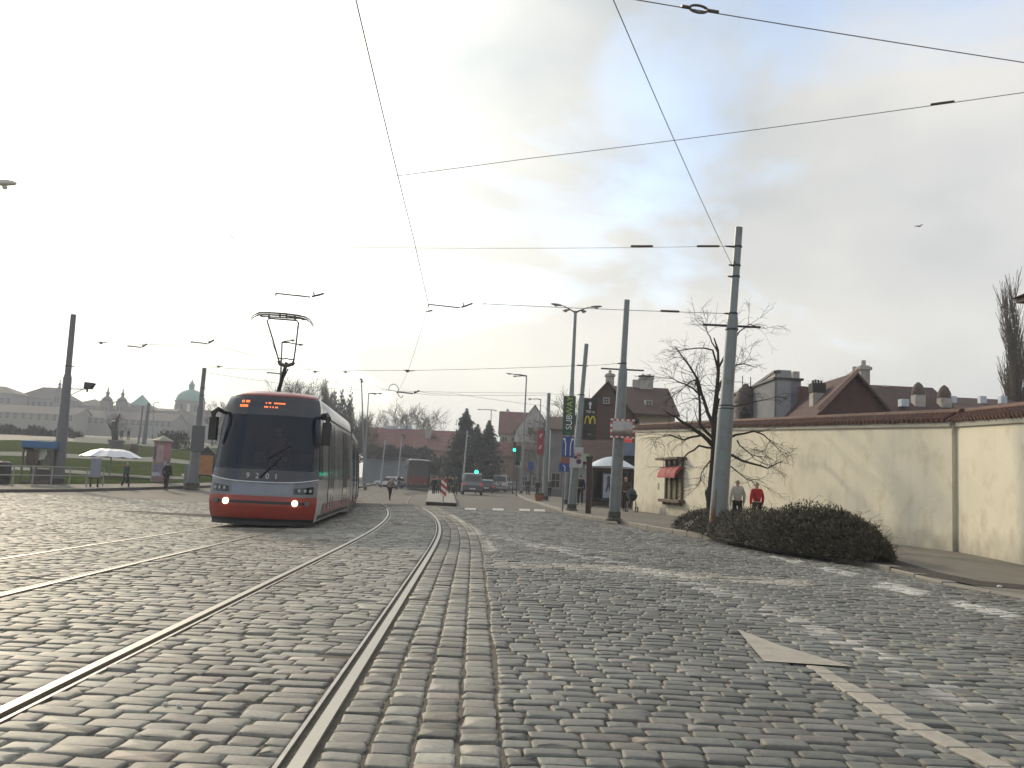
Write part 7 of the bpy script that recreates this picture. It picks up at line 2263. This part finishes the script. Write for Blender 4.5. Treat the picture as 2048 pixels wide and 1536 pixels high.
# orange citylight board
b = P0(411, 960); d = b.y; xl, xr = PT(396, 930, d).x, PT(428, 930, d).x
t = thing('advert_board', 'orange advertising board with a small pointed top left of the red tram', 'advert board', b)
z1 = PT(411, 906, d).z
MB().box(xl, xr, d, d + .2, b.z + .25, z1).build('frame', M_dk, t, bevel=.03)
MB().box(xl + .08, xr - .08, d - .012, d - .002, b.z + .35, z1 - .15).build('poster', mat('orange_poster', (.36, .17, .06), rough=.5, var=.35, scale=2.5, dirt=((.3, .06, .05), .5, 1.2)), t)
MB().prism([(xl, d, z1 + .003), (xr, d, z1 + .003), ((xl + xr) / 2, d, z1 + .45)], (0, .2, 0)).build('pediment', M_dk, t)
for x in (xl + .1, xr - .1): MB().box(x - .05, x + .05, d + .05, d + .15, b.z - .1, b.z + .25).build('leg', M_dk, t)
b = P0(376, 972); t = thing('utility_cabinet', 'grey utility cabinet beside the pole left of the tram', 'cabinet', b); h_ = PT(376, 930, b.y).z - b.z
MB().box(b.x - .3, b.x + .25, b.y, b.y + .4, b.z - .05, b.z + h_).build('cabinet_body', mat('cabinet_grey', (.15, .16, .17), rough=.6, var=.15), t, bevel=.03)
MB().box(b.x - .25, b.x + .2, b.y - .012, b.y - .002, b.z + .15, b.z + h_ - .1).build('door', mat('cabinet_door', (.18, .19, .2), rough=.6), t)
q = PT(267, 905, 90); b = GX(q.x, 90, .1); t = thing('litter_bin', 'small brown round bin beside the path in the lawn', 'bin', b)
MB().lathe(b, [(.3, 0), (.38, .3), (.4, .9), (.33, 1.15)], 14).build('bin_body', mat('bin_brown', (.12, .08, .07), rough=.8), t, smooth=True); MB().lathe(b + Vector((0, 0, .55)), [(.41, 0), (.41, .08)], 14).build('band', M_dk, t)

# ------------------------------------------------------------------ hazy skyline on the left
HZc = [(.20, .19, .17), (.17, .16, .15), (.22, .20, .17)]
M_sw = [mat('skyline_wall_' + 'abc'[i], c, rough=.95, var=.08, scale=.1) for i, c in enumerate(HZc)]
M_sr = mat('skyline_roof', (.075, .06, .055), rough=.9, var=.15, scale=.15)
M_cop = mat('copper_green', (.16, .30, .27), rough=.7, var=.12, scale=.2)
def sky_house(label, pxl, pxr, ytop, yeave, ybase, d, D=14, ridge='x', mw_=None, mr_=None, nw_=0, rows_=1):
    xl, xr = PT(pxl, yeave, d).x, PT(pxr, yeave, d).x
    ze = PT((pxl + pxr) / 2, yeave, d).z; zt_ = PT((pxl + pxr) / 2, ytop, d + (D / 2 if ridge == 'x' else 0)).z; zb = PT((pxl + pxr) / 2, ybase, d).z
    base = Vector(((xl + xr) / 2, d, zb)); W = xr - xl
    wins = []
    for r in range(rows_):
        for i in range(nw_): wins.append((-W / 2 + W * (i + .5) / nw_, (ze - zb) * (.72 - .3 * r), 1.2, 2.2))
    t = gable_house(label, base, W, D, ze - zb, zt_ - ze, 0, mw_ or M_sw[0], mr_ or M_sr, ridge, wins=wins, name='palace', cat='palace', ov=.5, group='hazy buildings on the skyline')
    return t
SD = 330
sky_house('hazy palace wing cut by the left edge', -90, 27, 768, 784, 860, SD, nw_=8, rows_=2, ridge='hip')
sky_house('broad hazy palace with a hipped roof left of the far left pole', 28, 132, 771, 797, 860, SD + 10, nw_=9, rows_=2, ridge='hip', mw_=M_sw[1])
sky_house('hazy building with a broad pointed roof just right of the far left pole', 138, 206, 795, 812, 868, SD + 20, nw_=6, ridge='hip', mw_=M_sw[2])
sky_house('lower pale front before the palaces at the left', -40, 150, 812, 826, 872, 300, nw_=12, rows_=1, mw_=M_sw[2])
sky_house('hazy building between the twin towers and the pyramid roof', 222, 305, 801, 815, 872, SD + 15, nw_=7, ridge='hip', mw_=M_sw[0])
sky_house('long low hazy front below the church dome', 150, 345, 824, 838, 882, 310, nw_=16, rows_=1, mw_=M_sw[1])
sky_house('flat hazy block left of the church dome', 303, 350, 818, 822, 882, SD, nw_=4, rows_=1, mw_=M_sw[2], ridge='x')
sky_house('hazy building right of the church dome behind the tram', 395, 470, 822, 836, 885, SD, nw_=6, rows_=1, mw_=M_sw[0])
def tower(label, px, ytop, ybody, ybase, wpx, d, m=None):
    c = PT(px, ybody, d); zt_ = PT(px, ytop, d).z; zb = PT(px, ybase, d).z; w = wpx / F * d / 2
    t = thing('church_tower', label, 'church tower', Vector((c.x, d, zb)), 'hazy church towers on the skyline')
    MB().box(c.x - w, c.x + w, d - w, d + w, zb, c.z).box(c.x - w * 1.15, c.x + w * 1.15, d - w * 1.15, d + w * 1.15, c.z + .003, c.z + .5).build('wall', M_sw[1], t)
    H = zt_ - c.z
    MB().lathe(Vector((c.x, d, c.z + .5)), [(w * 1.1, 0), (w * 1.15, H * .10), (w * .7, H * .24), (w * .35, H * .30), (w * .3, H * .42), (w * .42, H * .47), (w * .38, H * .55), (w * .15, H * .62), (w * .12, H * .7), (w * .2, H * .74), (w * .05, H * .82), (w * .03, H)], 12).build('spire', m or M_sr, t, smooth=True)
    for s_ in (-.4, .4):
        MB().box(c.x + s_ * w - w * .15, c.x + s_ * w + w * .15, d - w - .06, d - w + .05, c.z - 3.6, c.z - 1.6).build('window', M_win, t)
tower('slender hazy tower just left of the far left pole', 118, 757, 786, 840, 14, SD - 5)
tower('hazy onion-topped tower, left of the twin pair', 214, 773, 805, 850, 18, SD - 5)
tower('hazy onion-topped tower, right of the twin pair', 244, 776, 806, 850, 17, SD - 4)
c = PT(283, 812, SD); t = thing('pyramid_roof', 'greenish pyramid roof among the hazy skyline', 'tower', Vector((c.x, SD, c.z)))
w = 15 / F * SD
MB().box(c.x - w, c.x + w, SD - w, SD + w, c.z - 6, c.z).build('wall', M_sw[0], t)
MB().add([(c.x - w - .4, SD - w - .4, c.z + .003), (c.x + w + .4, SD - w - .4, c.z + .003), (c.x + w + .4, SD + w + .4, c.z + .003), (c.x - w - .4, SD + w + .4, c.z + .003), (c.x, SD, PT(283, 789, SD).z)], [(3, 2, 1, 0), (0, 1, 4), (1, 2, 4), (2, 3, 4), (3, 0, 4)]).build('roof', M_cop, t)
# domed church
dd_ = SD + 30
c = PT(381, 803, dd_); t = thing('domed_church', 'hazy church with a big green copper dome and lantern', 'church', Vector((c.x, dd_, PT(381, 880, dd_).z)))
r_ = 27 / F * dd_; zb = PT(381, 880, dd_).z; zd = PT(381, 822, dd_).z; zc_ = c.z; za_ = PT(381, 779, dd_).z; zl = PT(381, 763, dd_).z
MB().lathe(Vector((c.x, dd_, 0)), [(r_ * 1.05, zb), (r_ * 1.05, zc_ - .5), (r_ * 1.12, zc_ - .4), (r_ * 1.12, zc_)], 24).build('drum', M_sw[2], t, smooth=True)
prof = [(r_ * 1.04 * math.cos(a), zc_ + .003 + (za_ - zc_) * math.sin(a)) for a in [math.radians(q) for q in range(0, 81, 8)]]
MB().lathe(Vector((c.x, dd_, 0)), prof, 24).build('dome', M_cop, t, smooth=True)
MB().lathe(Vector((c.x, dd_, 0)), [(r_ * .2, za_ - .3), (r_ * .2, za_ + (zl - za_) * .45), (r_ * .26, za_ + (zl - za_) * .5), (r_ * .12, za_ + (zl - za_) * .85), (.05, zl + .8)], 12).build('lantern', M_cop, t, smooth=True)
for k in range(6):
    a = math.radians(200 + k * 28); p = Vector((c.x + r_ * 1.06 * math.cos(a), dd_ + r_ * 1.06 * math.sin(a), (zd + zc_) / 2 - 1))
    MB().obox(p, 1.1, .3, 3.0, rz=a + math.pi / 2).build('window', M_win if k != 3 else M_lglass, t)
MB().box(c.x - r_ * 1.5, c.x + r_ * 1.5, dd_ - r_ * 1.3, dd_ + r_, zb, zd - 2).build('nave', M_sw[1], t)
# far wooded band closing the horizon between the houses
bushes(440, 720, 845, 905, 230, 6000, .8, 51, 'grey wooded band behind the red tram', mat('far_wood', (.06, .06, .05), rough=.95, var=.3, scale=.1), name='woodland', cat='woodland', dep=6)

# ------------------------------------------------------------------ haze: one closed box of even, thin air
hz_mat = bpy.data.materials.new('haze'); hz_mat.use_nodes = True
ht = hz_mat.node_tree; ht.nodes.remove(ht.nodes['Principled BSDF'])
pv = ht.nodes.new('ShaderNodeVolumePrincipled')
pv.inputs['Color'].default_value = (.84, .9, 1.0, 1)
pv.inputs['Density'].default_value = HAZE
pv.inputs['Anisotropy'].default_value = .2
ht.links.new(pv.outputs[0], ht.nodes['Material Output'].inputs['Volume'])
hb = MB().box(-515, 515, -20, 915, -2.5, 46).build('haze', hz_mat)
struct(hb, 'thin bright winter haze', 'stuff')
